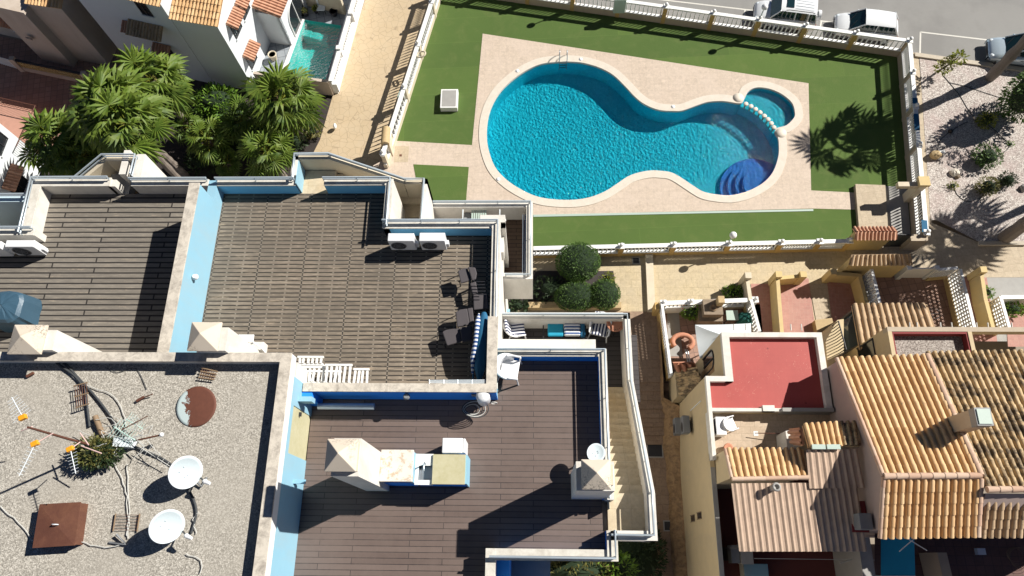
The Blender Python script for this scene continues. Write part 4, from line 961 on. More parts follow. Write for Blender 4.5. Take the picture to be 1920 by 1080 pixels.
# chimney on the right with a dish
cxm = thing('chimney', 'square white chimney with speckled pyramid cap on the right edge of the dark deck', 'chimney', (*W(1100, 915, ZF), ZF))
b0 = W(1071, 936, ZF); e0 = W(1136, 936, ZF); zt = 22.35
x0, y0, x1, y1 = b0[0], b0[1], b0[0]+.83, Y(1083, 865, zt)
MB().box(x0, y0, ZF, x1, y1, zt).build('stack', 'white_render', cxm); MB().box(x0+.12, y0+.1, zt, x1-.06, y1-.1, zt+.28).build('neck', 'cream_wall', cxm)
u0, w0, u1, w1 = avgbox(1090, 862, 1145, 918, zt+.3); cx, cy = (u0+u1)/2, (w0+w1)/2
m = MB(); m.add([(u0, w0, zt+.34), (u1, w0, zt+.34), (u1, w1, zt+.34), (u0, w1, zt+.34), (cx, cy, zt+.62)], [(0, 1, 4), (1, 2, 4), (2, 3, 4), (3, 0, 4)]); m.box(u0, w0, zt+.28, u1, w1, zt+.339); m.build('cap', 'stained_cap', cxm, .01)
MB().box(x1, y0-.05, ZF, X(1152, 930, 20.7), y0+.12, 20.62).build('stub_wall', 'white_render', cxm)
# ================================================================ things on the terraces
def acunit(u0, v0, u1, v1, h, label, group='air conditioning units on the terraces', front=-1, z0=ZF, feet=.1):
    x0, y0, x1, y1 = avgbox(u0, v0, u1, v1, z0+h); o = thing('air_conditioner', label, 'air conditioner', ((x0+x1)/2, (y0+y1)/2, z0), group)
    MB().box(x0, y0, z0+feet, x1, y1, z0+h).build('casing', 'white_plastic', o, .02)
    yy = y0-.004; cx = x0+(x1-x0)*.36; r = min((h-feet)*.4, (x1-x0)*.3); cz = z0+(h+feet)/2
    m = MB(); m.add([(cx+r*cos(a), yy, cz+r*sin(a)) for a in [2*pi*i/20 for i in range(20)]], [tuple(range(20))]); m.build('fan_opening', 'dark_metal', o)
    m = MB()
    for k in (.3, .6, .95): m.tube([(cx+r*k*cos(a), yy-.012, cz+r*k*sin(a)) for a in [2*pi*i/16 for i in range(16)]], .006, 4, closed=True)
    for a in range(6): m.tube([(cx, yy-.012, cz), (cx+r*cos(a*pi/3), yy-.012, cz+r*sin(a*pi/3))], .005, 4)
    m.build('fan_guard', 'grey_plastic', o)
    MB().box(x1+.0, y0+.06, z0+feet+.08, x1+.07, y1-.08, z0+feet+.3).build('valve_cover', 'white_plastic', o)
    m = MB()
    for q in (x0+.1, x1-.16): m.box(q, y0+.02, z0, q+.06, y1, z0+feet)
    m.build('feet', 'dark_metal', o); return o
acunit(727, 437, 776, 452, .72, 'white air conditioner below the inner corner of the old deck, left one of the pair')
acunit(786, 436, 834, 452, .72, 'white air conditioner right of its twin below the blue parapet of the old deck')
acunit(10, 450, 64, 463, .7, 'white air conditioner on the far left deck beside the white parapet')
acunit(-52, 452, 1, 465, .7, 'white air conditioner cut by the left edge of the photo')
# covered table
c = W3(8, 575, ZF+.7); o = thing('covered_table', 'table under slack grey blue cover at the left edge of the far left deck', 'covered table', (c.x, c.y, ZF))
rg = random.Random(3); n = 28; m = MB(); vs = []; rings = [(1.08, 0), (1.05, .25), (1.0, .5), (.96, .68), (.82, .76), (.4, .80), (0.02, .83)]
base = [( .50*(abs(cos(a))**.6)*(1 if cos(a) > 0 else -1), .47*(abs(sin(a))**.6)*(1 if sin(a) > 0 else -1)) for a in [2*pi*i/n for i in range(n)]]
fold = [rg.uniform(-.07, .07) for _ in range(n)]
for s_, z in rings:
    for i in range(n): k = s_+fold[i]*(1-z)*1.3; vs.append((c.x+base[i][0]*k, c.y+base[i][1]*k, ZF+z+rg.uniform(-.012, .012)))
m.add(vs, [(j*n+i, j*n+(i+1) % n, (j+1)*n+(i+1) % n, (j+1)*n+i) for j in range(len(rings)-1) for i in range(n)], False); m.build('cover', 'grey_cover', o)
MB().box(c.x-.3, c.y-.3, ZF, c.x+.3, c.y+.3, ZF+.6).build('table', 'dark_metal', o)
# dark folding recliners with cushions
def pad(px, z, th=.07, nm='cushion', mat='brown_cushion', parent=None, tilt=None):
    pts = [W(u, v, z) for u, v in px]; m = MB()
    z0 = [z]*len(pts) if tilt is None else tilt
    a = sum(pts[i][0]*pts[(i+1) % len(pts)][1]-pts[(i+1) % len(pts)][0]*pts[i][1] for i in range(len(pts)))
    if a < 0: pts.reverse(); z0 = list(reversed(z0))
    n = len(pts); v = [(p[0], p[1], q-th) for p, q in zip(pts, z0)]+[(p[0], p[1], q) for p, q in zip(pts, z0)]
    m.add(v, [tuple(range(n-1, -1, -1)), tuple(range(n, 2*n))]+[(i, (i+1) % n, (i+1) % n+n, i+n) for i in range(n)])
    return m.build(nm, mat, parent, .025)
def recliner(segs, label, zs):
    us = [p for s_ in segs for p in s_]; cx = sum(u for u, v in us)/len(us); cy = sum(v for u, v in us)/len(us)
    o = thing('recliner', label, 'recliner', (*W(cx, cy, ZF), ZF), 'dark cushioned recliners by the parapet')
    for s_, z in zip(segs, zs): pad(s_, ZF+z, parent=o)
    X0 = min(W(u, v, ZF+.4)[0] for u, v in us)+.06; X1 = max(W(u, v, ZF+.4)[0] for u, v in us)-.06; Y0 = min(W(u, v, ZF+.4)[1] for u, v in us)+.06; Y1 = max(W(u, v, ZF+.4)[1] for u, v in us)-.06
    for x in (X0, X1):
        for y in (Y0, Y1): MB().tube([(x, y, ZF), (x, y, ZF+zs[0]-.06)], .015, 6).build('leg', 'dark_metal', o)
    return o
recliner([[(858,507),(876,501),(884,525),(864,531)], [(877,500),(891,501),(894,512),(892,523),(885,526)]], 'dark recliner cushion furthest up in the row beside the east parapet', (.5, .58))
o = recliner([[(881,531),(892,527),(896,550),(886,552)]], 'narrow dark recliner folded behind the uppermost cushion', (.45,))
m = MB()
for k in range(5):
    a, b_ = W(893+k*.6, 528+k*6, ZF+.6), W(909+k*.6, 528+k*6, ZF+.6); m.tube([(*a, ZF+.6), (*b_, ZF+.6)], .014, 6)
m.build('frame', 'dark_metal', o)
recliner([[(887,552),(913,549),(917,578),(888,581)]], 'square dark cushion in the shade between the recliners and the blue parasol', (.42,))
recliner([[(854,585),(862,580),(876,578),(881,609),(857,613)], [(876,578),(886,576),(889,606),(881,609)]], 'dark recliner cushion half in sun above the lowest one', (.5, .5))
recliner([[(829,622),(836,618),(862,614),(866,640),(838,648)], [(862,614),(884,610),(886,638),(866,641)]], 'dark recliner cushion lowest in the row, lying nearest the blue parasol foot', (.42, .5))
# folded blue parasol leaning along the parapet
o = thing('parasol', 'folded dark blue parasol with striped white edge leaning along the east parapet', 'parasol', (*W(895, 705, ZF), ZF))
P = [W3(897, 712, ZF+.25), W3(898, 690, ZF+.45), W3(900, 660, ZF+.6), W3(903, 625, ZF+.72), W3(906, 596, ZF+.8), W3(906, 586, ZF+.8)]
m = MB(); m.tube([p+Vector((.02, 0, 0)) for p in P], [.05, .15, .17, .16, .12, .06], 14); m.build('canopy', 'blue_cloth', o)
P2 = [W3(886, 700, ZF+.4), W3(887, 670, ZF+.62), W3(892, 640, ZF+.78), W3(896, 600, ZF+.9), W3(898, 588, ZF+.86)]
m = MB(); m.tube(P2, [.03, .07, .06, .065, .02], 8); m.build('canopy_edge', 'blue_stripe', o)
m = MB(); m.tube([W3(886, 722, ZF+.05), W3(888, 690, ZF+.4), W3(905, 600, ZF+.8)], .02, 8); m.tube([W3(899, 716, ZF+.1), W3(898, 690, ZF+.45)], .02, 8); m.build('pole', 'blue_cloth', o)
# stacked white slatted loungers
def lounger(px0, px1, v0, v1, z, label, seed):
    rg = random.Random(seed); a = W(px0, v1, z); b_ = W(px1, v0, z); x0, x1, y0, y1 = a[0], b_[0], a[1], b_[1]
    o = thing('lounger', label, 'lounger', ((x0+x1)/2, (y0+y1)/2, ZF), 'white slatted loungers stacked against the party wall')
    for y, k in ((y0, .06), (y1, .0)): MB().box(x0, y-.025, z-.07-k, x1, y+.025, z-k).build('side_rail', 'bright_white', o)
    n = max(3, int((x1-x0)/.10))
    for i in range(n):
        x = x0+(x1-x0)*(i+.5)/n+rg.uniform(-.012, .012)
        MB().box(x-.028, y0+.02, z-.05, x+.028, y1-.02, z-.02, rg.uniform(-.06, .06)).build('slat', 'bright_white', o)
    for x in (x0+.04, x1-.04): MB().box(x-.02, y0, ZF, x+.02, y0+.04, z-.07).build('leg', 'bright_white', o)
    return o
lounger(549, 610, 688, 716, ZF+.62, 'white slatted lounger at the left end of the stack by the gravel roof corner', 1)
lounger(556, 606, 669, 682, ZF+.5, 'white slatted lounger lying furthest up in the stack with one bare rail', 2)
lounger(606, 660, 684, 718, ZF+.72, 'white slatted lounger in the middle of the stack', 3)
lounger(660, 692, 692, 719, ZF+.55, 'short white slatted lounger at the right end of the stack', 4)
lounger(560, 640, 696, 720, ZF+.3, 'white slatted lounger at the bottom of the stack, hardly seen', 5)
# white folded table next to the chimney
x0, y0, x1, y1 = avgbox(446, 627, 475, 641, ZF+.55); o = thing('garden_table', 'white folded plastic table beside the pyramid capped chimney on the old deck', 'table', ((x0+x1)/2, (y0+y1)/2, ZF))
MB().box(x0, y0, ZF+.5, x1, y1, ZF+.55).build('table_top', 'white_plastic', o, .01)
m = MB(); m.tube([(x0+.05, y0+.05, ZF), (x0+.05, y0+.05, ZF+.5)], .02, 6); m.tube([(x1-.05, y0+.05, ZF), (x1-.05, y0+.05, ZF+.5)], .02, 6); m.tube([(x1-.02, y0, ZF+.45), (x1+.2, y0-.12, ZF+.42), (x1+.22, y0-.2, ZF+.1)], .02, 6); m.build('legs', 'white_plastic', o)
x0, y0, x1, y1 = avgbox(440, 640, 500, 660, ZF+.35); tag(MB().box(x0, y0+.05, ZF, x1-.1, y1, ZF+.32).build('storage_box', 'white_render', None, .02), 'low white box at the foot of the chimney on the old deck', 'box')
# drying rack on the parapet
o = thing('drying_rack', 'white wire drying rack lying behind the party wall near the parasol foot', 'drying rack', (*W(860, 717, ZF+.7), ZF))
m = MB(); z = ZF+.95
for k in range(5): a, b_ = W(805, 713+k*1.6, z), W(917, 712+k*1.6, z); m.tube([(*a, z), (*b_, z)], .008, 5)
m.build('wires', 'metal_white', o); m = MB()
for u in (805, 832, 858, 885, 917): a, b_ = W(u, 712, z), W(u, 721, z); m.tube([(*a, z), (*b_, z)], .014, 6); m.tube([(*b_, z), (b_[0], b_[1], ZF)], .012, 6)
m.build('frame', 'steel', o)
# party wall items (south side)
x, z = W(764, 739, 20.7)[0], 20.72
MB().lathe([(.0, 0), (.07, .02), (.09, .09), (.06, .14)], (x, yAS0-.1, z), 12).build('bulkhead_lamp', 'grey_plastic', APT)
x0, x1 = W(598, 760, 20.3)[0], W(703, 760, 20.3)[0]; yb = W(650, 763, 20.4)[1]
o = thing('rolled_awning', 'pale grey rolled awning case lying in shade along the blue party wall', 'awning', ((x0+x1)/2, yb, ZF))
m = MB(); m.tube([(x0, yb+.02, 20.36), (x1, yb+.02, 20.36)], .085, 12); m.build('case', 'rail_paint', o); m = MB()
for x in (x0+.1, x1-.1): m.box(x-.03, yb, ZF, x+.03, yb+.05, 20.3)
m.build('bracket', 'dark_metal', o)
c = W3(905, 741, 20.95); o = thing('water_heater', 'small white cylinder hung on the blue party wall corner above coiled hoses', 'water tank', (c.x, c.y, 20.3))
m = MB(); m.lathe([(.0, -.02), (.13, 0), (.17, .04), (.175, .5), (.16, .56), (.10, .60), (0, .62)], (c.x, c.y-.0, 20.38), 24); m.build('tank', 'white_plastic', o)
MB().box(c.x-.3, c.y+.05, 20.55, c.x-.18, c.y+.2, 20.75).build('valve_box', 'grey_plastic', o)
m = MB(); m.box(c.x-.06, c.y+.1, 20.5, c.x+.06, yAS0, 20.8); m.build('bracket', 'steel', o)
rg = random.Random(5); o = thing('hose', 'coiled pale and black hoses hanging under the white tank', 'hose', (c.x-.2, c.y-.2, 20.2)); 
for k in range(5):
    r = .12+.04*k; cc = W3(883, 768, 20.3); m = MB(); m.tube([(cc.x+r*1.2*cos(a)+.03*k, cc.y+r*.8*sin(a), 20.3+.03*k+.05*sin(2*a)) for a in [2*pi*i/20 for i in range(20)]], .013, 6, closed=True); m.build('coil', 'cable_white' if k % 2 else 'cable_black', o)
m = MB(); cc = W3(926, 755, 20.4); m.tube([(cc.x+.08*cos(a), cc.y, 20.35+.12*sin(a)) for a in [2*pi*i/16 for i in range(16)]], .012, 6, closed=True); m.build('coil', 'cable_white', o)
# ------------------------------------------------ chairs
def arm_chair(x, y, z0, rz, label, cushion=None):
    """plastic armchair facing -y before rotation"""
    o = thing('armchair', label, 'chair', (x, y, z0)); o.rotation_euler = (0, 0, rz)
    def b(m, nm, mt, bev=0):
        q = m.build(nm, mt, None, bev); q.parent = o; return q
    m = MB(); pts = []
    for i in range(17):
        a = pi*(-.12)+pi*1.24*i/16; pts.append((.285*cos(a), .27*sin(a)+.02))
    # shell: curved back and arms
    vs = []
    for i, (px, py) in enumerate(pts):
        t_ = sin(max(0, min(1, i/16))*pi); top = .62+.24*t_**1.5
        vs += [(px*.86, py*.86, .40), (px, py, top*.72+.08), (px*1.1, py*1.1+.05*t_, top), (px*1.16, py*1.16+.05*t_, top-.03)]
    m.add(vs, [(i*4+k, (i+1)*4+k, (i+1)*4+k+1, i*4+k+1) for i in range(16) for k in range(3)], True); q = b(m, 'back_shell', 'white_plastic')
    so_ = q.modifiers.new('thick', 'SOLIDIFY'); so_.thickness = .018
    m = MB(); m.box(-.245, -.24, .38, .245, .22, .42); b(m, 'seat', 'white_plastic', .03)
    for sx in (-1, 1):
        m = MB(); m.tube([(sx*.29, -.25, .63), (sx*.3, -.05, .645), (sx*.27, .1, .66)], .028, 8); b(m, 'armrest', 'white_plastic')
        for sy in (-1, 1): m = MB(); m.tube([(sx*.29, sy*.27, 0), (sx*.25, sy*.23, .42), (sx*.28, -.25, .62)] if sy < 0 else [(sx*.27, sy*.29, 0), (sx*.23, sy*.22, .42)], .022, 6); b(m, 'leg', 'white_plastic')
    if cushion:
        m = MB(); m.box(-.23, -.25, .42, .23, .2, .49); b(m, 'seat_cushion', cushion, .035)
        m = MB(); m.add([(-.23, .15, .49), (.23, .15, .49), (.25, .27, .95), (-.25, .27, .95), (-.23, .22, .49), (.23, .22, .49), (.25, .35, .93), (-.25, .35, .93)], [(3, 2, 1, 0), (4, 5, 6, 7), (0, 1, 5, 4), (1, 2, 6, 5), (2, 3, 7, 6), (3, 0, 4, 7)]); b(m, 'back_cushion', cushion, .035)
    return o
x, y = W(968, 615, ZL+.5); arm_chair(x, y, ZL, pi/2+.12, 'white armchair with navy striped cushion at the left end of the lower balcony', 'navy_stripe')
x, y = W(1125, 614, ZL+.5); arm_chair(x, y, ZL, -.22, 'white armchair with navy striped cushion next to the round terracotta table', 'navy_stripe')
x, y = W(955, 690, ZF+.5); arm_chair(x, y, ZF, pi/2-.15, 'bare white plastic armchair in the corner of the dark deck')
# two seat lounge
o = thing('garden_sofa', 'black framed garden sofa with turquoise cushion and blue striped cushion on the balcony', 'sofa', (*W(1060, 615, ZL), ZL))
x0, y0, x1, y1 = avgbox(1022, 602, 1096, 632, ZL+.5); xm = x0+(x1-x0)*.47
m = MB(); 
for a, b_ in (((x0-.05, y0), (x1+.05, y0)), ((x0-.05, y1), (x1+.05, y1)), ((x0-.05, y0), (x0-.05, y1)), ((x1+.05, y0), (x1+.05, y1))): m.tube([(*a, ZL+.3), (*b_, ZL+.3)], .018, 6)
m.build('frame', 'dark_metal', o)
for x in (x0-.05, x1+.05):
    for y in (y0, y1): MB().tube([(x, y, ZL), (x, y, ZL+.5)], .018, 6).build('leg', 'dark_metal', o)
MB().box(x0+.08, y0+.05, ZL+.32, xm, y1-.03, ZL+.45).build('seat_cushion', 'turquoise_cloth', o, .04)
MB().box(xm+.02, y0+.06, ZL+.32, x1-.12, y1-.05, ZL+.5).build('striped_cushion', 'blue_stripe', o, .05)
MB().box(x1-.12, y0+.03, ZL+.32, x1+.02, y1-.03, ZL+.48).build('side_cushion', 'blue_cloth', o, .03)
c = W3(1154, 606, ZL+.7); o = thing('side_table', 'round terracotta coloured table in the corner of the lower balcony', 'table', (c.x, c.y, ZL))
MB().lathe([(0, 0), (.26, 0), (.27, .015), (.27, .03), (.25, .035), (0, .035)], (c.x, c.y, ZL+.67), 28).build('table_top', 'terracotta', o)
m = MB()
for i in range(20): a = 2*pi*i/20; m.box(c.x+.2*cos(a)-.012, c.y+.2*sin(a)-.012, ZL+.703, c.x+.2*cos(a)+.012, c.y+.2*sin(a)+.012, ZL+.708)
m.build('studs', 'rust', o)
for i in range(3): a = 2*pi*i/3+.4; MB().tube([(c.x+.2*cos(a), c.y+.2*sin(a), ZL), (c.x+.12*cos(a), c.y+.12*sin(a), ZL+.67)], .015, 6).build('leg', 'dark_metal', o)
# objects on the pool side balcony
o = thing('balcony_shelf', 'pale green slatted shelf with a grey machine on the pool side balcony', 'shelf', (*W(905, 400, ZL), ZL))
x0, y0, x1, y1 = avgbox(884, 390, 913, 412, ZL+.7); m = MB()
for i in range(7): m.box(x0+(x1-x0)*i/7, y0-.1, ZL+.66, x0+(x1-x0)*(i+.7)/7, y1, ZL+.7)
m.build('slats', 'pale_green_metal', o)
m = MB(); m.box(x0-.25, y0, ZL, x0-.03, y1-.1, ZL+.55); m.build('machine', 'grey_plastic', o); m = MB()
for u in (868, 937): p = W3(u, 393, ZL+.9); m.tube([(p.x, p.y, ZL+.9), (p.x, p.y-.45, ZL+.9), (p.x+.05, p.y-.5, ZL+.2)], .018, 6)
m.build('frame', 'metal_white', o)
p = W3(943, 413, ZL+1.6); tag(MB().ball(p, (.1, .08, .09), 12, 8).build('wall_spotlight', 'white_plastic'), 'small white spotlight on the wall corner of the pool side balcony', 'lamp')
o = thing('folded_screen', 'grey folded metal screen standing against the right side of the pool side balcony', 'screen', (*W(985, 460, ZL), ZL))
m = MB(); a, b_ = W3(985, 402, ZL+.8), W3(987, 514, ZL+.8)
for k in (-.07, 0, .07): m.box(a.x+k-.02, b_.y, ZL+.05, a.x+k+.015, a.y, ZL+.8)
m.build('panels', 'steel', o)
# ------------------------------------------------ gravel roof
def dish(u, v, zc_, r, nrm, label, zb, group=None, arm=True, polepx=None):
    c = W3(u, v, zc_); n = Vector(nrm).normalized(); o = thing('satellite_dish', label, 'satellite dish', (c.x, c.y, zb), group)
    t1 = n.cross(Vector((0, 0, 1))).normalized(); t2 = n.cross(t1); N = 40; R = 7; vs = [c-n*.0]
    fs = []
    for i in range(1, R+1):
        q = r*i/R
        for k in range(N): a = 2*pi*k/N; vs.append(c+(t1*cos(a)*.93+t2*sin(a))*q+n*(.22*r*(i/R)**2))
    fs += [(0, 1+k, 1+(k+1) % N) for k in range(N)]
    for i in range(R-1):
        for k in range(N): fs.append((1+i*N+k, 1+(i+1)*N+k, 1+(i+1)*N+(k+1) % N, 1+i*N+(k+1) % N))
    m = MB(); m.add(vs, fs, True); q = m.build('reflector', 'dish_paint', o); s_ = q.modifiers.new('thick', 'SOLIDIFY'); s_.thickness = .02; s_.offset = 0
    m = MB()
    m.tube([c+(t1*cos(a)*.93+t2*sin(a))*r+n*(.22*r) for a in [2*pi*k/40 for k in range(40)]], .013, 6, closed=True); m.build('rim', 'metal_white', o)
    dn = t2 if t2.z < 0 else -t2
    if arm:
        e = c+dn*r*1.02+n*.1; f = c+n*r*1.25+dn*r*.75
        m = MB(); m.tube([e-n*.12, e, f], .02, 6); m.build('arm', 'dark_metal', o)
        m = MB(); m.tube([f, f+(c-f).normalized()*-.14], [.05, .035], 10); m.ball(f, .055, 10, 6); m.build('receiver', 'white_plastic', o)
    m = MB(); b_ = c-n*.12; m.tube([c-n*.01, b_, (b_.x-n.x*.1, b_.y-n.y*.1, zb)], .028, 8); m.box(b_.x-n.x*.1-.15, b_.y-n.y*.1-.15, zb, b_.x-n.x*.1+.15, b_.y-n.y*.1+.15, zb+.03); m.build('stand', 'dark_metal', o)
    m = MB()
    for a in (.6, 1.2, 3.8, 5.1): p_ = c+(t1*cos(a)+t2*sin(a))*r*.3+n*.03; m.ball(p_, .012, 6, 4)
    m.build('bolts', 'steel', o); return o
dish(345, 884, ZG+.5, .385, (.76, -.31, .56), 'upper of the two large white dishes on the gravel roof', ZG, 'white dishes on the gravel roof')
dish(310, 985, ZG+.5, .385, (.76, -.31, .56), 'lower of the two large white dishes on the gravel roof', ZG, 'white dishes on the gravel roof')
dish(1117, 850, ZF+.75, .225, (.05, .10, .98), 'small white dish beside the speckled chimney cap on the dark deck', ZF, None, False)
# flaked lid
c = W3(368, 762, ZG+.06); o = MB().lathe([(.0, .012), (.42, .010), (.47, .004), (.48, -.01), (.47, -.02), (0, -.02)], (0, 0, 0), 40).build('metal_disc', 'flaked_lid'); o.location = c; o.rotation_euler = (.06, -.05, .4)
tag(o, 'round metal lid with white paint flaking off brown rust on the gravel roof', 'lid')
# brown hatch
P = [W(77, 947, ZG+.3), W(151, 943, ZG+.3), W(140, 1021, ZG+.3), W(64, 1026, ZG+.3)]; cx = sum(p[0] for p in P)/4; cy = sum(p[1] for p in P)/4
o = thing('roof_hatch', 'square brown metal roof hatch with a small handle', 'hatch', (cx, cy, ZG)); m = MB(); P = P[::-1]
m.prism(P, ZG, ZG+.3); m.build('frame', 'rust', o)
m = MB(); Q = [(cx+(p[0]-cx)*1.04, cy+(p[1]-cy)*1.04, ZG+.30) for p in P]; m.add([*Q, *[(a, b_, ZG+.33) for a, b_, _ in Q], (cx, cy, ZG+.37)], [(0, 1, 5, 4), (1, 2, 6, 5), (2, 3, 7, 6), (3, 0, 4, 7), (4, 5, 8), (5, 6, 8), (6, 7, 8), (7, 4, 8)]); m.build('cover', 'rust', o)
m = MB(); m.tube([(cx-.06, cy, ZG+.39), (cx-.03, cy, ZG+.45), (cx+.05, cy, ZG+.45), (cx+.07, cy, ZG+.39)], .012, 6); m.build('handle', 'metal_white', o)
# aerial mast
b0 = W3(192, 840, ZG); tp = W3(52, 801, ZG+2.75); o = thing('aerial_mast', 'rusty television mast with yellow aerial boxes rising from the shrub on the gravel roof', 'aerial', b0)
m = MB(); m.tube([b0, (b0.x+.02, b0.y, ZG+1.4), tp], [.03, .028, .022], 8); m.build('mast', 'rust', o)
def yagi(uv, z, to, nm, parent, n=7, el=.35, box=True, mat='mint_plastic'):
    a = W3(*uv, z); b_ = W3(*to, z-.05); d = (b_-a); d2 = Vector((-d.y, d.x, 0)).normalized(); m = MB(); m.tube([a, b_], .010, 5)
    for i in range(n): p = a+d*(i+.5)/n; e = el*(1-.5*i/n)*.5; m.tube([p-d2*e, p+d2*e], .005, 4)
    q = m.build(nm, mat, parent)
    if box: MB().box(a.x-.07, a.y-.05, a.z-.04, a.x+.07, a.y+.05, a.z+.05, .5).build('dipole_box', 'orange_plastic', q, .01)
    return q
yagi((43, 783), ZG+2.6, (22, 745), 'yagi_aerial', o, 8, .4, mat='metal_white')
yagi((66, 832), ZG+2.3, (36, 892), 'yagi_aerial', o, 9, .25, mat='metal_white')
yagi((132, 842), ZG+1.5, (142, 888), 'yagi_aerial', o, 8, .25, mat='metal_white')
m = MB(); m.tube([W3(66, 832, ZG+2.3), W3(100, 812, ZG+2.25)], .012, 5); m.tube([W3(132, 842, ZG+1.5), W3(150, 829, ZG+1.3)], .012, 5); m.build('cross_arm', 'pink_plastic', o)
for a, b_ in (((150, 812), (166, 834)), ((40, 808), (60, 800)), ((152, 836), (190, 850))): m = MB(); m.tube([W3(*a, ZG+1.1), W3(*b_, ZG+1.2)], .014, 6); m.build('cross_arm', 'pink_plastic', o)
o2 = thing('fallen_aerial', 'mint green aerial rods lying tangled beside the roof shrub', 'aerial', W3(240, 810, ZG))
yagi((213, 800), ZG+.5, (254, 826), 'yagi_aerial', o2, 9, .5, False); yagi((236, 786), ZG+.5, (268, 804), 'yagi_aerial', o2, 8, .4, False); yagi((262, 838), ZG+.3, (318, 874), 'yagi_aerial', o2, 6, .3, False, 'cable_white')
m = MB(); m.tube([W3(250, 827, ZG+.35), W3(300, 816, ZG+.4)], .02, 7); m.tube([W3(228, 806, ZG+.5), W3(277, 780, ZG+.55)], .012, 6); m.build('pole', 'rust', o2)
MB().ball(W3(303, 815, ZG+.42), .055, 8, 6).build('end_cap', 'white_plastic', o2); MB().box(*(W3(232, 830, ZG+.1)-Vector((.14, .12, .1))), *(W3(232, 830, ZG+.3)+Vector((.14, .12, 0)))).build('junction_box', 'metal_white', o2)
o3 = thing('wire_rack', 'rusty wire rack lying across the cables near the top of the gravel roof', 'rack', W3(150, 742, ZG))
def rackm(px, z, o, n=6, k=3):
    A, B, C, D = [W3(*p, z) for p in px]; m = MB()
    for i in range(k): m.tube([A.lerp(D, i/(k-1)), B.lerp(C, i/(k-1))], .018, 6)
    m.build('bars', 'old_wood', o); m = MB()
    for i in range(n): m.tube([A.lerp(B, (i+.5)/n), D.lerp(C, (i+.5)/n)], .007, 5)
    m.build('wires', 'rust', o)
rackm([(138, 724), (164, 717), (167, 757), (142, 765)], ZG+.2, o3)
o3 = thing('wire_rack', 'rusty wire rack lying left of the lower white dish', 'rack', W3(236, 982, ZG)); rackm([(217, 963), (212, 996), (257, 997), (262, 963)], ZG+.06, o3, 6, 2)
o3 = thing('wire_basket', 'small grey wire basket on the gravel above the flaked lid', 'basket', W3(390, 705, ZG)); rackm([(372, 708), (402, 712), (408, 697), (378, 690)], ZG+.1, o3, 7, 4)
for (a, b_, c_, lab) in (((218, 1002), (236, 1020), (205, 1017), 'short grey bent bracket lying near the lower wire rack'), ((362, 897), (378, 912), (388, 895), 'black clamp lying between the gravel and the upper dish arm')):
    m = MB(); m.tube([W3(*a, ZG+.12), W3(*b_, ZG+.08), W3(*c_, ZG+.03)], .028, 6); tag(m.build('bracket', 'grey_plastic'), lab, 'bracket')
# cables
def cable(px, z, r, mat, nm, label, jit=0):
    pts = [W3(u, v, z) for u, v in px]; out = []
    for i in range(len(pts)-1):
        p0, p1, p2, p3 = pts[max(i-1, 0)], pts[i], pts[i+1], pts[min(i+2, len(pts)-1)]
        for j in range(6):
            t_ = j/6; out.append(.5*((2*p1)+(-p0+p2)*t_+(2*p0-5*p1+4*p2-p3)*t_*t_+(-p0+3*p1-3*p2+p3)*t_**3)+Vector((rnd.uniform(-jit, jit), rnd.uniform(-jit, jit), 0)))
    out.append(pts[-1]); m = MB(); m.tube(out, r, 6); o = m.build(nm, mat); 
    if label: tag(o, label, 'cable', 'cables over the gravel roof')
    return o
cable([(90, 662), (110, 683), (140, 705), (158, 730), (163, 760), (168, 800)], ZG+.06, .03, 'cable_black', 'cable', 'thick black cable curving from the left chimney down to the shrub')
cable([(92, 660), (120, 680), (150, 712), (180, 745), (205, 778), (232, 822), (262, 842), (300, 858), (322, 872)], ZG+.05, .028, 'cable_black', 'cable', 'thick dark cable running from the left chimney past the shrub to the upper dish')
cable([(350, 912), (362, 935), (368, 960), (362, 988), (358, 1000)], ZG+.04, .03, 'cable_black', 'cable', 'thick dark cable between the two white dishes')
wl = thing('thin_cables', 'tangle of thin pale wires spread around the shrub on the gravel roof', 'cables', W3(200, 830, ZG)); rg = random.Random(11)
for path in ([(95, 664), (150, 716), (215, 745), (235, 790), (232, 826)], [(165, 828), (200, 835), (230, 828), (212, 818)], [(210, 860), (232, 905), (240, 960), (238, 1005)], [(238, 870), (243, 960), (240, 1010)], [(0, 948), (40, 985), (70, 1030)], [(140, 1010), (190, 1026), (240, 1020)], [(350, 1040), (378, 1050), (375, 1075)], [(368, 1000), (362, 975), (372, 960)]):
    q = cable(path, ZG+.05, .011, 'cable_white', 'wire', None, .02); q.parent = wl; q.matrix_parent_inverse = Matrix.Translation(-wl.location)
for k in range(16):
    u, v = 235+rg.uniform(-55, 45), 820+rg.uniform(-25, 25); pth = [(u, v)]
    for j in range(3): u += rg.uniform(-32, 32); v += rg.uniform(-20, 20); pth.append((u, v))
    q = cable(pth, ZG+rg.uniform(.08, .5), .008, 'cable_white', 'wire', None, .01); q.parent = wl; q.matrix_parent_inverse = Matrix.Translation(-wl.location)
cable([(200, 690), (220, 698), (250, 690), (262, 700), (275, 730)], ZG+.03, .008, 'cable_black', 'cable', 'thin black wire looping below the top parapet of the gravel roof')
m = MB(); m.tube([W3(178, 780, ZG+.12), W3(192, 815, ZG+.06)], .07, 6); tag(m.build('log', 'old_wood'), 'short weathered piece of timber leaning into the roof shrub', 'timber')
m = MB(); m.tube([W3(256, 752, ZG+.06), W3(270, 744, ZG+.06)], .035, 6); m.tube([W3(268, 746, ZG+.05), W3(286, 739, ZG+.12)], .015, 6); tag(m.build('rusty_fitting', 'rust'), 'small rusty fitting on the open gravel above the shrub', 'fitting')
m = MB(); m.tube([W3(50, 706, ZG+.05), W3(63, 699, ZG+.05)], .04, 6); tag(m.build('rusty_fitting', 'rust'), 'small rusty fitting near the top left of the gravel roof', 'fitting')
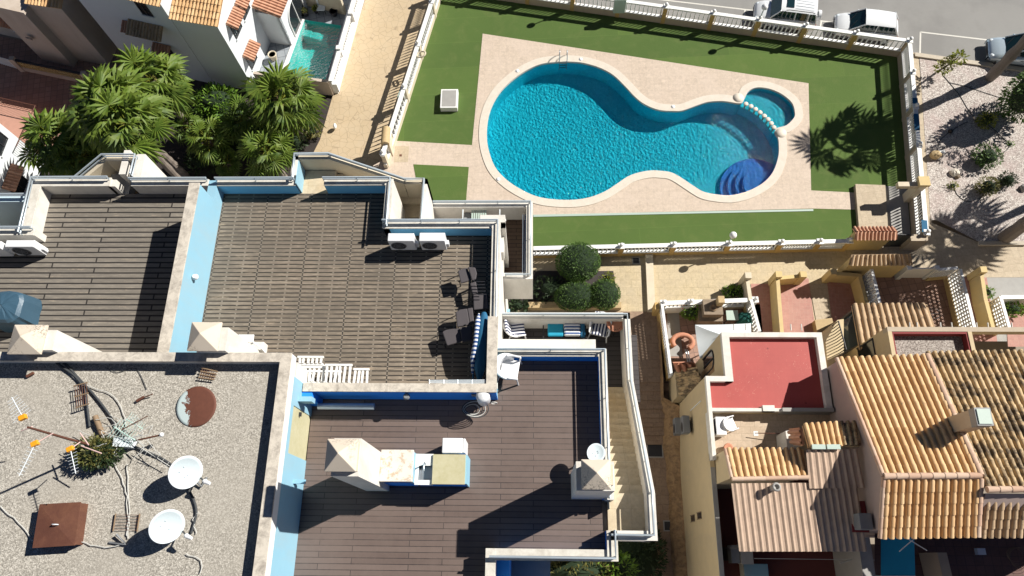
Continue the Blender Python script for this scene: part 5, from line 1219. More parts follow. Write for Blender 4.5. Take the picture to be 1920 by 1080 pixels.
# ================================================================ houses at the upper left
def topz(base, zb, top):
    b = Vector(W(*base, zb)); r = ROT @ Vector((top[0]-960, 540-top[1], -FPX)); q = Vector((r.x, r.y)); k = b.dot(q)/q.length_squared; return CAMH+k*r.z
def house(name, label, cat='house', at=(0, 0, 0)): return thing(name, label, cat, at)
def frame(a, b):
    """unit vectors along and behind a wall a->b (behind = to the left of travel)"""
    a, b = Vector(a), Vector(b); d = (b-a).normalized(); return a, b, d, Vector((-d.y, d.x))
def block(a, b, depth, z0, z1, parent, mat, nm='wall'):
    a, b, d, n = frame(a, b); m = MB(); m.prism([tuple(a), tuple(b), tuple(b+n*depth), tuple(a+n*depth)], z0, z1); return m.build(nm, mat, parent)
def window(parent, a, d, n, s, z, w, h, out=.0, awn=True, bars=True, mat='window_glass'):
    """s metres along the wall from a, z sill height, n points into the wall"""
    p = Vector(a)+d*s; o = -n
    def Q(ds, do, z): q = p+d*ds+o*do; return (q.x, q.y, z)
    def bx(s0, s1, o0, o1, za, zb, nm, mt, par):
        m = MB(); m.prism([Q(s0, o0, 0)[:2], Q(s1, o0, 0)[:2], Q(s1, o1, 0)[:2], Q(s0, o1, 0)[:2]], za, zb); return m.build(nm, mt, par)
    win = bx(0, w, -.1, .012, z, z+h, 'window', mat, parent)
    m = MB()
    for s0 in (0, w/2-.025, w-.05): m.prism([Q(s0, .012, 0)[:2], Q(s0+.05, .012, 0)[:2], Q(s0+.05, .05, 0)[:2], Q(s0, .05, 0)[:2]], z, z+h)
    for zz in (z, z+h-.05): m.prism([Q(.05, .014, 0)[:2], Q(w-.05, .014, 0)[:2], Q(w-.05, .045, 0)[:2], Q(.05, .045, 0)[:2]], zz, zz+.05)
    m.build('frame', 'dark_metal', win)
    bx(-.06, w+.06, .0, .10, z-.07, z-.002, 'sill', 'house_white', win)
    if awn:
        m = MB(); A, B_ = Q(-.15, .62, z+h+.02), Q(w+.15, .62, z+h+.02); D, C = Q(-.15, .02, z+h+.36), Q(w+.15, .02, z+h+.36)
        tile_roof(m, A, B_, C, D, pitch=.2); m.build('awning', 'roof_tile_red', parent)
zg = -.4
hb = house('white_house', 'white two storey house with tiled gable and arched porch beside the small pool', at=(*W(440, 160, zg), zg))
bB = W(403, 158, zg); bE = W(479, 171, zg); zB = topz((403, 158), zg, (328, 28))
a, b_, d, n = frame(bB, bE); L = (b_-a).length
block(a, b_, 9, zg, zB, hb, 'house_white')
m = MB(); ov = .12; A = a-n*ov-d*.05; B_ = b_-n*ov+d*ov; r3 = lambda p, z: (p[0], p[1], z)
tile_roof(m, r3(A, zB+.02), r3(B_, zB+.02), r3(B_+n*5, zB+1.9), r3(A+n*5, zB+1.9)); m.build('roof', 'roof_tile', hb)
# sunlit east wall windows
eb, en, ed, enn = frame(b_, Vector(b_)+n*9)
E0 = Vector(b_)
for px, w_, h_, zz in (((452, 52), 1.0, 1.15, 3.6), ((487, 112), 1.0, 1.15, .9), ((490, 20), 1.0, 1.15, 3.6), ):
    z = zz+.5; q = Vector(W(*px, z)); s = (q-E0).dot(n)
    window(hb, E0, n, -d, s-.5, zz, w_, h_)
# arched porch, north east
ar = Vector(W(545, 75, zg)); q0 = E0+n*((ar-E0).dot(n)); 
m = MB(); w0 = q0-n*.8; w1 = q0+n*2.8
por = block(w0+d*1.3, w0+d*1.5, 3.6, zg, 2.9, hb, 'house_white', 'porch_wall')
block(w0, w0+d*1.5, .2, zg, 2.9, hb, 'house_white', 'porch_wall')
m = MB(); c_ = w0+n*1.8+d*1.515; pts = []
for i in range(17): t_ = pi*i/16; pts.append((c_+n*(1.1*cos(t_)), 1.2+1.1*sin(t_)))
poly = [(*(c_+n*1.1), zg+.2)]+[(p.x, p.y, z) for p, z in pts]+[(*(c_-n*1.1), zg+.2)]
m.add(poly, [tuple(range(len(poly)))]); gl = m.build('arch_window', 'window_glass', hb)
m = MB(); m.tube([(p[0]+d.x*.03, p[1]+d.y*.03, p[2]) for p in poly], .05, 6); m.tube([(c_.x+d.x*.03, c_.y+d.y*.03, zg+.2), (c_.x+d.x*.03, c_.y+d.y*.03, 2.3)], .035, 6); m.build('frame', 'bright_white', gl)
m = MB(); A = w0+d*1.7-n*.1; B_ = w0+n*3.7+d*1.7; tile_roof(m, r3(A, 2.9), r3(B_, 2.9), r3(B_-d*1.7, 3.5), r3(A-d*1.7, 3.5)); m.build('porch_roof', 'roof_tile_red', hb)
# bluish shaded wing to the left
hc = house('white_house', 'pale shaded house wing with two tiled awnings rising behind the tall palms', at=(*W(320, 150, zg), zg))
cW = W(247, 122, zg); zC = topz((404, 158), zg, (316, 10))+.3
a, b_, d, n = frame(cW, Vector(bB)-Vector(_n((1, 0, 0)).xy)*.05); Lc = (b_-a).length
block(a, b_, 8, zg, zC, hc, 'house_white')
m = MB(); A = a-n*.2; B_ = b_-n*.2; tile_roof(m, r3(A, zC), r3(B_, zC), r3(B_+n*4, zC+1.5), r3(A+n*4, zC+1.5)); m.build('roof', 'roof_tile', hc)
for px, zz, w_ in (((258, 64), 3.2, 1.1), ((280, 8), 5.6, .7), ((322, 88), 1.6, .9)):
    q = Vector(W(*px, zz+.5)); s = (q-a).dot(d); window(hc, a, d, n, min(max(s-.5, .1), Lc-1.1), zz, w_, 1.0, awn=zz < 5)
m = MB(); q = Vector(W(280, 35, 4.7)); s = (q-a).dot(d); A = a+d*(s-1.2)-n*.8; B_ = a+d*(s+1.1)-n*.8; tile_roof(m, r3(A, 4.35), r3(B_, 4.35), r3(B_+n*.8, 4.8), r3(A+n*.8, 4.8)); m.build('awning', 'roof_tile_brown', hc)
# tan shaded block
hd = house('tan_house', 'tall tan plastered house block in shade at the top left corner', at=(*W(175, 117, zg), zg))
dW, dE = W(146, 113, zg), W(205, 122, zg); zD = topz((146, 113), zg, (43, 6)); a, b_, d, n = frame(dW, dE)
block(a, b_, 7, zg, zD, hd, 'house_tan'); A = a-n*.1; B_ = b_-n*.1+d*.1; m = MB(); tile_roof(m, r3(A, zD), r3(B_, zD), r3(B_+n*3, zD+1.2), r3(A+n*3, zD+1.2)); m.build('roof', 'roof_tile', hd)
a2 = b_+n*1.6; block(a2, a2+d*3.4, 5, zg, zD+.2, hd, 'house_tan', 'rear_wall')
window(hd, a2, d, n, .6, 3.6, .9, 1.2); window(hd, a2, d, n, .9, .4, 1.1, 1.2)
he = house('tan_house', 'tan plastered house block with tiled awnings at the left edge of the photo top', at=(*W(110, 118, zg), zg))
eW, eE = W(79, 112, zg), W(139, 126, zg); a, b_, d, n = frame(eW, eE)
block(a, b_, 5, zg, topz((79, 112), zg, (20, 42))+1.7, he, 'house_tan'); a2 = a+n*1.2-d*6; block(a2, a+n*1.2, 5, zg, 5.2, he, 'house_tan', 'rear_wall')
window(he, a2, d, n, 3.9, .5, 1.2, 1.1); window(he, a2, d, n, 3.6, 3.1, .9, 1.0); window(he, a2, d, n, .8, .5, 1.2, 1.1)
o = a+d*1.1-n*.14; m = MB(); m.tube([(o.x, o.y, 2.3), (o.x-n.x*.12, o.y-n.y*.12, 2.25)], [.16, .24], 12); m.build('wall_dish', 'house_tan', he)
# boundary wall with pierced blocks, brown patio
sheet('patio', [(-40,60),(250,115),(160,240),(130,300),(-40,200)], -.39, 'brown_tiles')
def pierced(a, b, z0, z1, mat, parent, cell=.17, th=.05, nm='lattice'):
    a, b, d, n = frame(a, b); L = (b-a).length; m = MB(); k = max(1, int(L/cell)); r = max(1, int((z1-z0)/cell)); cw = L/k; ch = (z1-z0)/r; t_ = .022
    for i in range(k+1): p = a+d*cw*i; m.prism([tuple(p-d*t_-n*th), tuple(p+d*t_-n*th), tuple(p+d*t_+n*th), tuple(p-d*t_+n*th)], z0, z1)
    for j in range(r+1): z = z0+ch*j; e = .8*th; m.prism([tuple(a-n*e), tuple(b-n*e), tuple(b+n*e), tuple(a+n*e)], z-t_, z+t_)
    for i in range(k):
        for j in range(r):
            p, q = a+d*cw*i, a+d*cw*(i+1); m.tube([(*p, z0+ch*j), (*q, z0+ch*(j+1))], .018, 4, False, smooth=False)
    return m.build(nm, mat, parent)
o = thing('garden_wall', 'tan pierced block garden wall in shade in front of the tan house', 'wall', (*W(95, 130, zg), zg))
a, b_ = Vector(W(44, 133, zg)), Vector(W(175, 160, zg)); block(a, b_, .16, zg, zg+.4, o, 'house_tan', 'base'); n_ = frame(a, b_)[3]
pierced(a+n_*.08, b_+n_*.08, zg+.42, zg+1.0, 'yellow_wall', o, .2); block(a, b_, .16, zg+1.0, zg+1.08, o, 'dark_metal', 'coping')
for p in (a, b_): MB().box(p.x-.15, p.y-.1, zg, p.x+.15, p.y+.2, zg+1.25).build('post', 'house_tan', o)
o = thing('garden_gate', 'white slatted garden gate in shade at the left edge', 'gate', (*W(20, 125, zg), zg)); a, b_ = Vector(W(-5, 118, zg)), Vector(W(42, 132, zg)); m = MB(); d = (b_-a)
for i in range(12): p = a+d*(i+.5)/12; m.box(p.x-.035, p.y-.02, zg+.05, p.x+.035, p.y+.02, zg+1.0)
m.build('bars', 'house_white', o); m = MB(); m.tube([(*a, zg+.95), (*b_, zg+.95)], .03, 6); m.tube([(*a, zg+.3), (*b_, zg+.3)], .03, 6); m.build('rails', 'house_white', o)
# left terrace and white house lower left
o = thing('garden_terrace', 'sunlit orange tiled terrace with brown railing at the left edge', 'terrace', (*W(20, 230, 1.2), zg)); zt = 1.6
m = MB(); m.prism(pl([(-60,180),(58,205),(20,290),(-60,260)], zt), zg, zt); m.build('floor', 'salmon_tile', o)
m = MB(); pts = pl([(-60,170),(66,198),(30,275)], zt+.9)
for p, q in zip(pts[:-1], pts[1:]):
    m.tube([(*p, zt+.9), (*q, zt+.9)], .03, 6); m.tube([(*p, zt+.1), (*q, zt+.1)], .02, 6); k = 22
    for i in range(k+1): x = p[0]+(q[0]-p[0])*i/k; y = p[1]+(q[1]-p[1])*i/k; m.tube([(x, y, zt), (x, y, zt+.9)], .01, 4)
m.build('railing', 'rust', o)
hw = house('white_house', 'white house wall with small tiled awning at the left edge beside the stairs', at=(*W(60, 350, zg), zg))
a, b_, d, n = frame(W(46, 402, zg), W(84, 300, zg)); block(a, b_, 6, zg, 4.6, hw, 'house_white')
block(a-d*2.5-n*.0, a, 6, zg, 4.0, hw, 'house_tan', 'side_wall')
window(hw, a, d, n, .7, .3, 1.3, 1.3); window(hw, a, d, n, .2, 3.0, .8, 1.0, awn=False); window(hw, a, d, n, 2.2, 2.8, 1.2, 1.2, awn=False)
# ------------------------------------------------ small pool court
zp = .1
court = thing('pool_court', 'grey tiled court with white walls around the small private pool', 'courtyard', (*W(560, 80, zp), zg))
cor = [(505,-30),(700,-30),(668,0),(634,158),(497,140),(533,20)]
outer = [Vector(W(u, v, zp)) for u, v in ((520,-60),(686,-60),(623,166),(485,150))]
pin = [Vector(W(u, v, zp)) for u, v in ((571,37),(640,48),(608,158),(533,141))]
sh_ = sheet_with_hole([tuple(p) for p in outer], [tuple(p) for p in pin], zp, 'paving', 'grey_tiles'); sh_.parent = court; sh_.matrix_parent_inverse = Matrix.Translation(-court.location)
m = MB(); vs = [(*p, zp) for p in pin]+[(*p, zp-1.1) for p in pin]; m.add(vs, [(0, 1, 5, 4), (1, 2, 6, 5), (2, 3, 7, 6), (3, 0, 4, 7), (4, 5, 6, 7)]); m.build('basin', 'small_pool_tiles' if 'small_pool_tiles' in M else paint('small_pool_tiles', (.015, .50, .46), var=.1).m, court)
w_ = struct('pool_water', MB().quad(*[(*p, zp-.12) for p in pin]), 'water_small')
def edge(p, q, w0, w1, z0, z1, nm, mt, par):
    p, q = Vector(p), Vector(q); d = (q-p).normalized(); n = Vector((-d.y, d.x)); m = MB(); m.prism([tuple(p+n*w0), tuple(q+n*w0), tuple(q+n*w1), tuple(p+n*w1)], z0, z1); return m.build(nm, mt, par)
edge(pin[3], pin[0], -.0, .26, zp-.1, zp+.05, 'coping', 'bright_white', court)
for i, (s0, s1) in enumerate(((0, .35), (.35, .7), (.7, 1.05))):
    dd = (pin[1]-pin[0]).normalized(); nn = (pin[3]-pin[0]).normalized(); p = pin[0]+dd*(.05+s0*1.6)+nn*.55
    m = MB(); m.prism([tuple(p), tuple(p+dd*.55), tuple(p+dd*.55+nn*.5), tuple(p+nn*.5)], zp-1.1, zp-.3-.12*i); m.build('pool_step', 'small_pool_tiles', court)
edge(outer[2], outer[1], -.28, .0, zg, 1.15, 'east_wall', 'bright_white', court); edge(outer[3], outer[2], -.2, 0, zg, 1.0, 'south_wall', 'house_tan', court)
a, b_ = Vector(W(624, 163, 1.15)), Vector(W(676, -20, 1.15))
q = pierced(tuple(a), tuple(b_), 1.15, 1.7, 'bright_white', court, .2)
q = edge(a, b_, -.12, .12, 1.68, 1.76, 'rail', 'bright_white', court)
for uv in ((627, 155), (634, 88), (657, 22)):
    p = W(*uv, 1.9); MB().box(p[0]-.14, p[1]-.14, 1.1, p[0]+.14, p[1]+.14, 1.9).build('post', 'bright_white', court)
p = Vector(W(563, 8, zp)); q = Vector(W(648, 28, zp)); edge(p, q, 0, .2, zp, 1.5, 'north_wall', 'cream_wall', court)
def pot(uv, z, r, h, label, leaf=None, mat='cream_wall', lr=.3, grp='potted plants by the small pool'):
    x, y = W(*uv, z+h*.5); o = thing('plant_pot', label, 'plant pot', (x, y, z), grp)
    MB().lathe([(r*.7, 0), (r, h*.85), (r*1.08, h*.9), (r*1.05, h), (r*.85, h), (r*.8, h*.9), (0, h*.88)], (x, y, z), 18).build('pot', mat, o)
    if leaf: leaf_ball(x, y, z+h+lr*.6, (lr, lr, lr*.9), 160, .09, leaf, o, 'plant', seed=int(uv[0]))
    else: MB().lathe([(0, 0), (r*.82, 0)], (x, y, z+h*.9), 18).build('soil', 'soil', o)
    return o
def leaf_ball(x, y, z, rad, n, size, mat, parent=None, name='crown', seed=1, core=True, shell=.55, lump=.25, flat=0, cut=None):
    rg = random.Random(seed); m = MB(); lumps = [(Vector((rg.gauss(0, 1), rg.gauss(0, 1), rg.gauss(0, .8))).normalized(), rg.uniform(-lump, lump)) for _ in range(9)]
    def rr(dv): return 1+sum(a*max(0, dv.dot(l))**3 for l, a in lumps)
    for i in range(n):
        dv = Vector((rg.gauss(0, 1), rg.gauss(0, 1), rg.gauss(0, 1))).normalized(); k = rr(dv)*(shell+(1-shell)*rg.random()**.4)
        if flat and dv.z < -.3: dv.z *= flat; 
        c = Vector((x+dv.x*rad[0]*k, y+dv.y*rad[1]*k, z+dv.z*rad[2]*k)); u = Vector((rg.gauss(0, 1), rg.gauss(0, 1), rg.gauss(0, 1))).normalized()
        w = (u.cross(dv)+Vector((rg.uniform(-.4, .4), rg.uniform(-.4, .4), rg.uniform(-.2, .5)))).normalized(); u2 = (dv+u*.6).normalized(); s = size*rg.uniform(.6, 1.3)
        m.add([c-w*s*.45, c+u2*s*.5+w*.05*s, c+w*s*.45+u2*s*.9, c+u2*s*1.5, c-w*s*.1+u2*s*.7], [(0, 1, 2, 3, 4)])
    if core:
        rc = random.Random(seed+1); m2 = MB(); m2.ball((x, y, z), (rad[0]*.72, rad[1]*.72, rad[2]*.72), 14, 9, .08, rc)
        q = m.build(name, mat, parent); m2.build('inner_growth', 'core_green', q if parent is not None else None) if parent is not None else None; return q
    return m.build(name, mat, parent)
def shrub(uv, z, rad, n, size, mat, label, grp=None, name='shrub', seed=None, h=None):
    x, y = W(*uv, z+rad[2]); o = thing(name, label, 'shrub', (x, y, z), grp)
    leaf_ball(x, y, z+rad[2]*.95, rad, n, size, mat, o, 'foliage', seed or int(uv[0]+uv[1])); MB().tube([(x, y, z), (x+.03, y, z+rad[2])], [.05, .03], 6).build('stem', 'bark', o); return o
pot((512, 106), zp, .27, .5, 'round cream pot without a plant on the grey court by the white wall')
pot((541, 30), zp, .26, .45, 'cream pot with yellow green plant by the arched porch', 'lime_leaf', lr=.34)
pot((573, 25), zp, .2, .35, 'small dark pot in shade at the corner of the small pool', 'olive_leaf', 'dark_metal', .14)
pot((592, 20), zp, .16, .3, 'small dark pot with yellow plant beside the grey chair', 'lime_leaf', 'dark_metal', .16)
pot((626, 24), zp, .27, .35, 'wide black pot in shade against the court wall', None, 'dark_metal')
x, y = W(602, 14, zp+.4); o = thing('patio_chair', 'pale grey patio chair in shade by the court wall', 'chair', (x, y, zp)); MB().box(x-.28, y-.28, zp+.38, x+.28, y+.25, zp+.44).build('seat', 'metal_white', o, .02); MB().box(x-.28, y+.22, zp+.44, x+.28, y+.28, zp+.9).build('backrest', 'metal_white', o, .02)
for sx in (-.25, .25):
    for sy in (-.25, .22): MB().tube([(x+sx, y+sy, zp), (x+sx, y+sy, zp+.4)], .02, 6).build('leg', 'dark_metal', o)
x, y = W(529, 63, zp+.3); o = thing('toy_chair', 'small orange chair standing on the sunlit grey court', 'chair', (x, y, zp)); MB().box(x-.15, y-.2, zp+.25, x+.15, y+.1, zp+.29).build('seat', 'orange_plastic', o, .01); MB().box(x-.15, y+.1, zp+.29, x+.15, y+.14, zp+.6).build('backrest', 'salmon_tile', o, .01); m = MB(); [m.tube([(x+i, y+j, zp), (x+i, y+j, zp+.25)], .015, 5) for i in (-.13, .13) for j in (-.17, .07)]; m.build('legs', 'orange_plastic', o)
x, y = W(522, 77, zp); m = MB(); m.lathe([(.0, .02), (.16, .02), (.2, .12), (.18, .12), (.14, .05), (0, .05)], (x, y, zp), 16); tag(m.build('basin', 'blue_plastic'), 'blue plastic tub beside the small orange chair', 'tub')
x, y = W(545, 58, zp); m = MB(); m.ball((x, y, zp+.07), (.09, .14, .07), 8, 6); tag(m.build('toy', 'dark_metal'), 'small black toy lying right of the orange chair', 'toy')
# ================================================================ houses on the right
RH = house('beige_house', 'beige house with red flat roof, yellow tiles and corrugated lean-to roofs', at=(*W(1400, 800, 0), -3))
def rp(m, nm, mt, par=RH, bev=0): return m.build(nm, mt, par, bev)
zr = 6.45; zrf = 6.15
xw = X(1356, 660, zr); xwi = X(1370, 660, zr); xe = X(1546, 660, zr); xei = X(1535, 660, zr); yn = Y(1450, 623, zr); yni = Y(1450, 632, zr)
xq = X(1326, 740, zr); xqi = X(1333, 740, zr); yq = Y(1350, 705, zr); yqi = Y(1350, 715, zr); ysb = Y(1400, 771, zr); ysi = Y(1400, 765, zr)
xqS = xq+.0
m = MB(); m.prism([(xw, yn), (xe, yn), (xe, ysb), (xq, ysb), (xq, yq), (xw, yq)], -3, zrf); rp(m, 'walls', 'beige_wall')
m = MB(); m.quad((xwi, yni, zrf+.01), (xwi, yqi, zrf+.01), (xqi, yqi, zrf+.01), (xqi, ysi, zrf+.01), (xei, ysi, zrf+.01), (xei, yni, zrf+.01)); rp(m, 'red_roof', 'red_roof')
m = MB(); m.box(xw, yni, zrf, xwi, yqi, zr); m.box(xw, yni, zrf, xe, yn, zr+.003); m.box(xei, ysb, zrf, xe, yni, zr); m.box(xq, yqi, zrf, xw, yq, zr+.002); m.box(xw, yqi, zrf, xwi, yq, zr+.002); m.box(xq, ysb, zrf, xqi, yqi, zr); m.box(xqi, ysb, zrf, X(1466, 768, zr), ysi, zr+.001); rp(m, 'parapet', 'white_render')
m = MB(); m.box(X(1466, 768, zr), ysb-.02, zrf-.3, xe, ysi, zr+.12); rp(m, 'parapet_raised', 'concrete')
m = MB(); m.box(X(1430, 766, zr), ysb, zrf, X(1452, 766, zr), ysi+.12, zr+.05); rp(m, 'vent_block', 'white_render')
# dark fittings on the north parapet
m = MB()
for u in (1378, 1400, 1485, 1505): x, y = W(u, 616, zr); m.tube([(x, y-.05, zr-.15), (x, y+.25, zr-.1)], .03, 6)
rp(m, 'overflow_spouts', 'white_render')
# roof terrace south of the red roof
zt2 = 5.8; xtE = X(1600, 800, zt2); yt1 = Y(1420, 843, zt2)
m = MB(); m.box(xq, yt1-.2, -3, xtE, ysb, zt2); rp(m, 'walls', 'beige_wall')
m = MB(); m.quad((xqi, yt1-.2, zt2+.008), (xtE, yt1-.2, zt2+.008), (xtE, ysb, zt2+.008), (xqi, ysb, zt2+.008)); rp(m, 'terrace_floor', 'wood_tiles')
yqe = Y(1344, 861, zr); m = MB(); m.box(xq, yqe, zt2, xqi, ysb, zr-.002); rp(m, 'parapet', 'white_render')
# main west wall going south
xs = X(1350, 960, 5.9); m = MB(); m.box(xq, -6, -3, xq+.2, yt1-.2, 5.9); rp(m, 'walls', 'beige_wall')
m = MB(); m.box(xq+.003, -6, 5.9, xq+.2, yt1-.8, 5.95); rp(m, 'wall_coping', 'concrete')
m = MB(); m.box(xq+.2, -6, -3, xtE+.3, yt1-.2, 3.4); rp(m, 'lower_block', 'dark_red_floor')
# small windows in the west wall
for u, v, z in ((1305, 972, 1.5), (1331, 967, 3.0)):
    y = Y(u, v, z); m = MB(); m.box(xq-.012, y-.13, z-.45, xq+.1, y+.13, z+.45); w = rp(m, 'window', 'window_glass'); m = MB(); m.box(xq-.03, y-.17, z-.5, xq-.013, y-.13, z+.5); m.box(xq-.03, y+.13, z-.5, xq-.013, y+.17, z+.5); m.build('frame', 'old_wood', w)
for u, v, z, k in ((1269, 800, .9, 0), (1283, 797, 2.9, 1)):
    y = Y(u, v, z); o = thing('air_conditioner', ('outer' if k == 0 else 'inner')+' one of two grey air conditioners on the beige alley wall', 'air conditioner', (xq-.3, y, z), 'air conditioners on the beige alley wall')
    MB().box(xq-.5+.0, y-.42, z-.3, xq-.16, y+.42, z+.3).build('casing', 'grey_plastic', o, .02); m = MB(); m.add([(xq-.505, y-.1+.24*cos(a), z+.24*sin(a)) for a in [2*pi*i/18 for i in range(18)]], [tuple(range(18))]); m.build('fan_guard', 'dark_metal', o); MB().box(xq-.16, y-.3, z-.33, xq, y+.3, z-.30).build('bracket', 'dark_metal', o)
m = MB(); y = Y(1284, 765, 3.5); m.box(xq-.03, y-.02, 2.8, xq-.0, y+.02, 5.2); rp(m, 'pipe', 'bright_white')
m = MB(); y = Y(1345, 975, 5); m.box(xq-.004, y-.3, 4.2, xq, y+.3, 5.0); 
# arched window in the recessed west face
yA = Y(1352, 672, 4.5); m = MB(); pts = [(xw-.012, yA-.45, 2.6)]+[(xw-.012, yA-.45*cos(pi*i/12), 4.3+.45*sin(pi*i/12)) for i in range(13)]+[(xw-.012, yA+.45, 2.6)]; m.add(pts, [tuple(range(len(pts)))]); w = rp(m, 'arch_window', 'window_glass')
m = MB(); m.tube([(p[0]-.02, p[1], p[2]) for p in pts], .04, 6); m.tube([(xw-.03, yA, 2.6), (xw-.03, yA, 4.7)], .025, 5); m.build('frame', 'dark_metal', w)
m = MB(); yB = Y(1335, 685, 4.5); m.box(xw-.02, yB-.3, 2.0, xw, yB+.25, 4.6); rp(m, 'stone_panel', 'rough_stone')
# low tiled bits at the recess
m = MB(); P = [W3(1268, 697, 2.0), W3(1277, 746, 2.0), W3(1330, 735, 3.3), W3(1305, 691, 3.3)]; P[1].y = max(P[1].y, yq+.05); P[2].y = P[1].y; tile_roof(m, P[1], P[0], P[3], P[2], pitch=.24); rp(m, 'small_roof', 'roof_tile_dark')
m = MB(); q0_ = W(1266, 697, 1.8); m.box(q0_[0], yq+.05, -.5, xq+.3, q0_[1], 1.8); rp(m, 'porch_wall', 'beige_wall')
m = MB(); P = [W3(1266, 694, 2.6), W3(1303, 692, 2.6), W3(1300, 680, 3.0), W3(1262, 681, 3.0)]; tile_roof(m, *P, pitch=.3); rp(m, 'red_awning', 'terracotta')
# yellow tile roof A and corrugated sheets
zA0, zA1 = 7.7, 8.5
A, B_, C, D = W3(1360, 843, zA0), W3(1503, 843, zA0), W3(1514, 893, zA1), W3(1372, 896, zA1)
m = MB(); tile_roof(m, A, B_, C, D, pitch=.26); rp(m, 'tiled_roof', 'roof_tile'); m = MB(); ridge(m, C+Vector((0, -.05, .02)), D+Vector((0, -.05, .02)), .1); ridge(m, A, D, .08); rp(m, 'ridge_tiles', 'ridge_tile')
m = MB(); m.prism([tuple(A.xy), tuple(B_.xy), tuple(C.xy), tuple(D.xy)], 3.4, [zA0-.12, zA0-.12, zA1-.12, zA1-.12]); 
m2 = MB(); m2.add([(*A.xy, 3.4), (*B_.xy, 3.4), (*C.xy, 3.4), (*D.xy, 3.4), (*A.xy, zA0-.1), (*B_.xy, zA0-.1), (*C.xy, zA1-.1), (*D.xy, zA1-.1)], [(0, 1, 5, 4), (1, 2, 6, 5), (2, 3, 7, 6), (3, 0, 4, 7)]); rp(m2, 'walls', 'beige_wall')
def corrugated(m, A, B_, C, D, pitch=.25, amp=.028):
    """A-B eave, D-C ridge, ribs run from A to D"""
    A, B_, C, D = map(Vector, (A, B_, C, D)); n = int(((B_-A).length)/pitch)*6; nn = (B_-A).cross(D-A).normalized()
    if nn.z < 0: nn = -nn
    vs = []
    prof = [0, 0, .0, .55, 1, .55]
    for i in range(n+1):
        f = i/n; h = prof[i % 6]*amp*1.6
        for t_ in (0, .33, .66, 1): vs.append(A.lerp(B_, f).lerp(D.lerp(C, f), t_)+nn*h)
    m.add(vs, [(i*4+k, (i+1)*4+k, (i+1)*4+k+1, i*4+k+1) for i in range(n) for k in range(3)], False)
    o = [v-nn*.02 for v in (A, B_, C, D)]; m.add(o, [(0, 1, 2, 3)]); return m
zc0, zc1 = 7.9, 8.4
A, B_, C, D = W3(1386, 1034, zc0), W3(1626, 1034, zc0), W3(1606, 905, zc1), W3(1371, 906, zc1)
m = MB(); corrugated(m, A, B_, C, D); rp(m, 'corrugated_roof', 'corrugated')
m = MB(); corrugated(m, W3(1518, 916, zc1+.05), W3(1622, 915, zc1+.05), W3(1607, 842, zc1+.3), W3(1511, 843, zc1+.3)); rp(m, 'corrugated_roof', 'corrugated')
m = MB(); m2 = MB(); q = [W3(1386, 1030, zc0), W3(1626, 1030, zc0)]; m2.box(q[0].x+.1, q[0].y+.05, 3.4, q[0].x+.18, q[0].y+.13, zc0-.05); m2.box(q[1].x-.2, q[0].y+.05, 3.4, q[1].x-.12, q[0].y+.13, zc0-.05); rp(m2, 'roof_posts', 'dark_metal')
m = MB(); tile_roof(m, W3(1505, 797, 8.3), W3(1572, 793, 8.3), W3(1580, 836, 8.8), W3(1516, 838, 8.8), pitch=.25); rp(m, 'tiled_roof', 'roof_tile')
m = MB(); tile_roof(m, W3(1572, 793, 8.3), W3(1605, 792, 8.3), W3(1612, 836, 8.8), W3(1580, 836, 8.8), pitch=.25); rp(m, 'tiled_roof', 'roof_tile_dark')
m = MB(); tile_roof(m, W3(1486, 834, 7.3), W3(1480, 806, 7.3), W3(1500, 803, 8.1), W3(1504, 836, 8.1), pitch=.25); rp(m, 'tiled_roof', 'roof_tile_red')
m = MB(); p = W(1508, 800, 8.2); q = W(1605, 836, 8.2); m.box(p[0]+.1, q[1]+.1, zt2, q[0], p[1]-.1, 8.2); rp(m, 'stair_head', 'beige_wall')
p = W(1472, 808, 6); m = MB(); m.prism(pl([(1473,808),(1500,803),(1505,838),(1476,842)], 7.1), zt2, 7.1); rp(m, 'stair_head', 'white_render')
m = MB()
for u in (1530, 1558): x0, y0, x1, y1 = avgbox(u-7, 833, u+18, 842, 8.9); m.box(x0, y0, 8.8, x1, y1, 8.9)
rp(m, 'flashing', 'pale_green_metal')
c = W3(1456, 908, 8.9); o = thing('vent_pipe', 'short grey vent pipe with round cowl on the corrugated roof', 'vent', (c.x, c.y, 8.3)); MB().lathe([(.13, 0), (.13, .5), (.16, .5), (.18, .56), (.13, .6), (.1, .6), (.1, .5), (0, .5)], (c.x, c.y-.1, 8.3), 16).build('cowl', 'concrete', o)
# terrace objects
x0, y0, x1, y1 = avgbox(1343, 781, 1362, 815, zt2+.75); o = thing('air_conditioner', 'white air conditioner on the wood tiled roof terrace', 'air conditioner', (x0, y0, zt2)); MB().box(x0, y0, zt2+.1, x1, y1, zt2+.72).build('casing', 'white_plastic', o, .02); MB().box(x0-.02, y0+.08, zt2+.2, x0-.002, y1-.08, zt2+.66).build('grille', 'dark_metal', o)
c = W(1368, 796, zt2+.4); arm_chair(c[0], c[1], zt2, 1.9, 'white plastic armchair beside the air conditioner on the wood tiled terrace')
c = W3(1366, 840, zt2+.3); tag(MB().lathe([(.14, 0), (.2, .28), (.22, .3), (.17, .3), (0, .26)], (c.x, c.y, zt2), 14).build('plant_pot', 'terracotta'), 'terracotta pot tucked at the lower left corner of the wood tiled terrace', 'pot')
m = MB(); m.tube([W3(1415, 812, zt2+.3), W3(1475, 813, zt2+.5)], .02, 6); tag(m.build('pipe', 'rust'), 'thin dark red pipe standing across the wood tiled terrace', 'pipe')
c = W(1417, 813, zt2); tag(MB().box(c[0]-.1, c[1]-.1, zt2+.005, c[0]+.1, c[1]+.1, zt2+.02).build('floor_drain', 'bright_white'), 'small white square floor drain in the wood tiled terrace', 'drain')
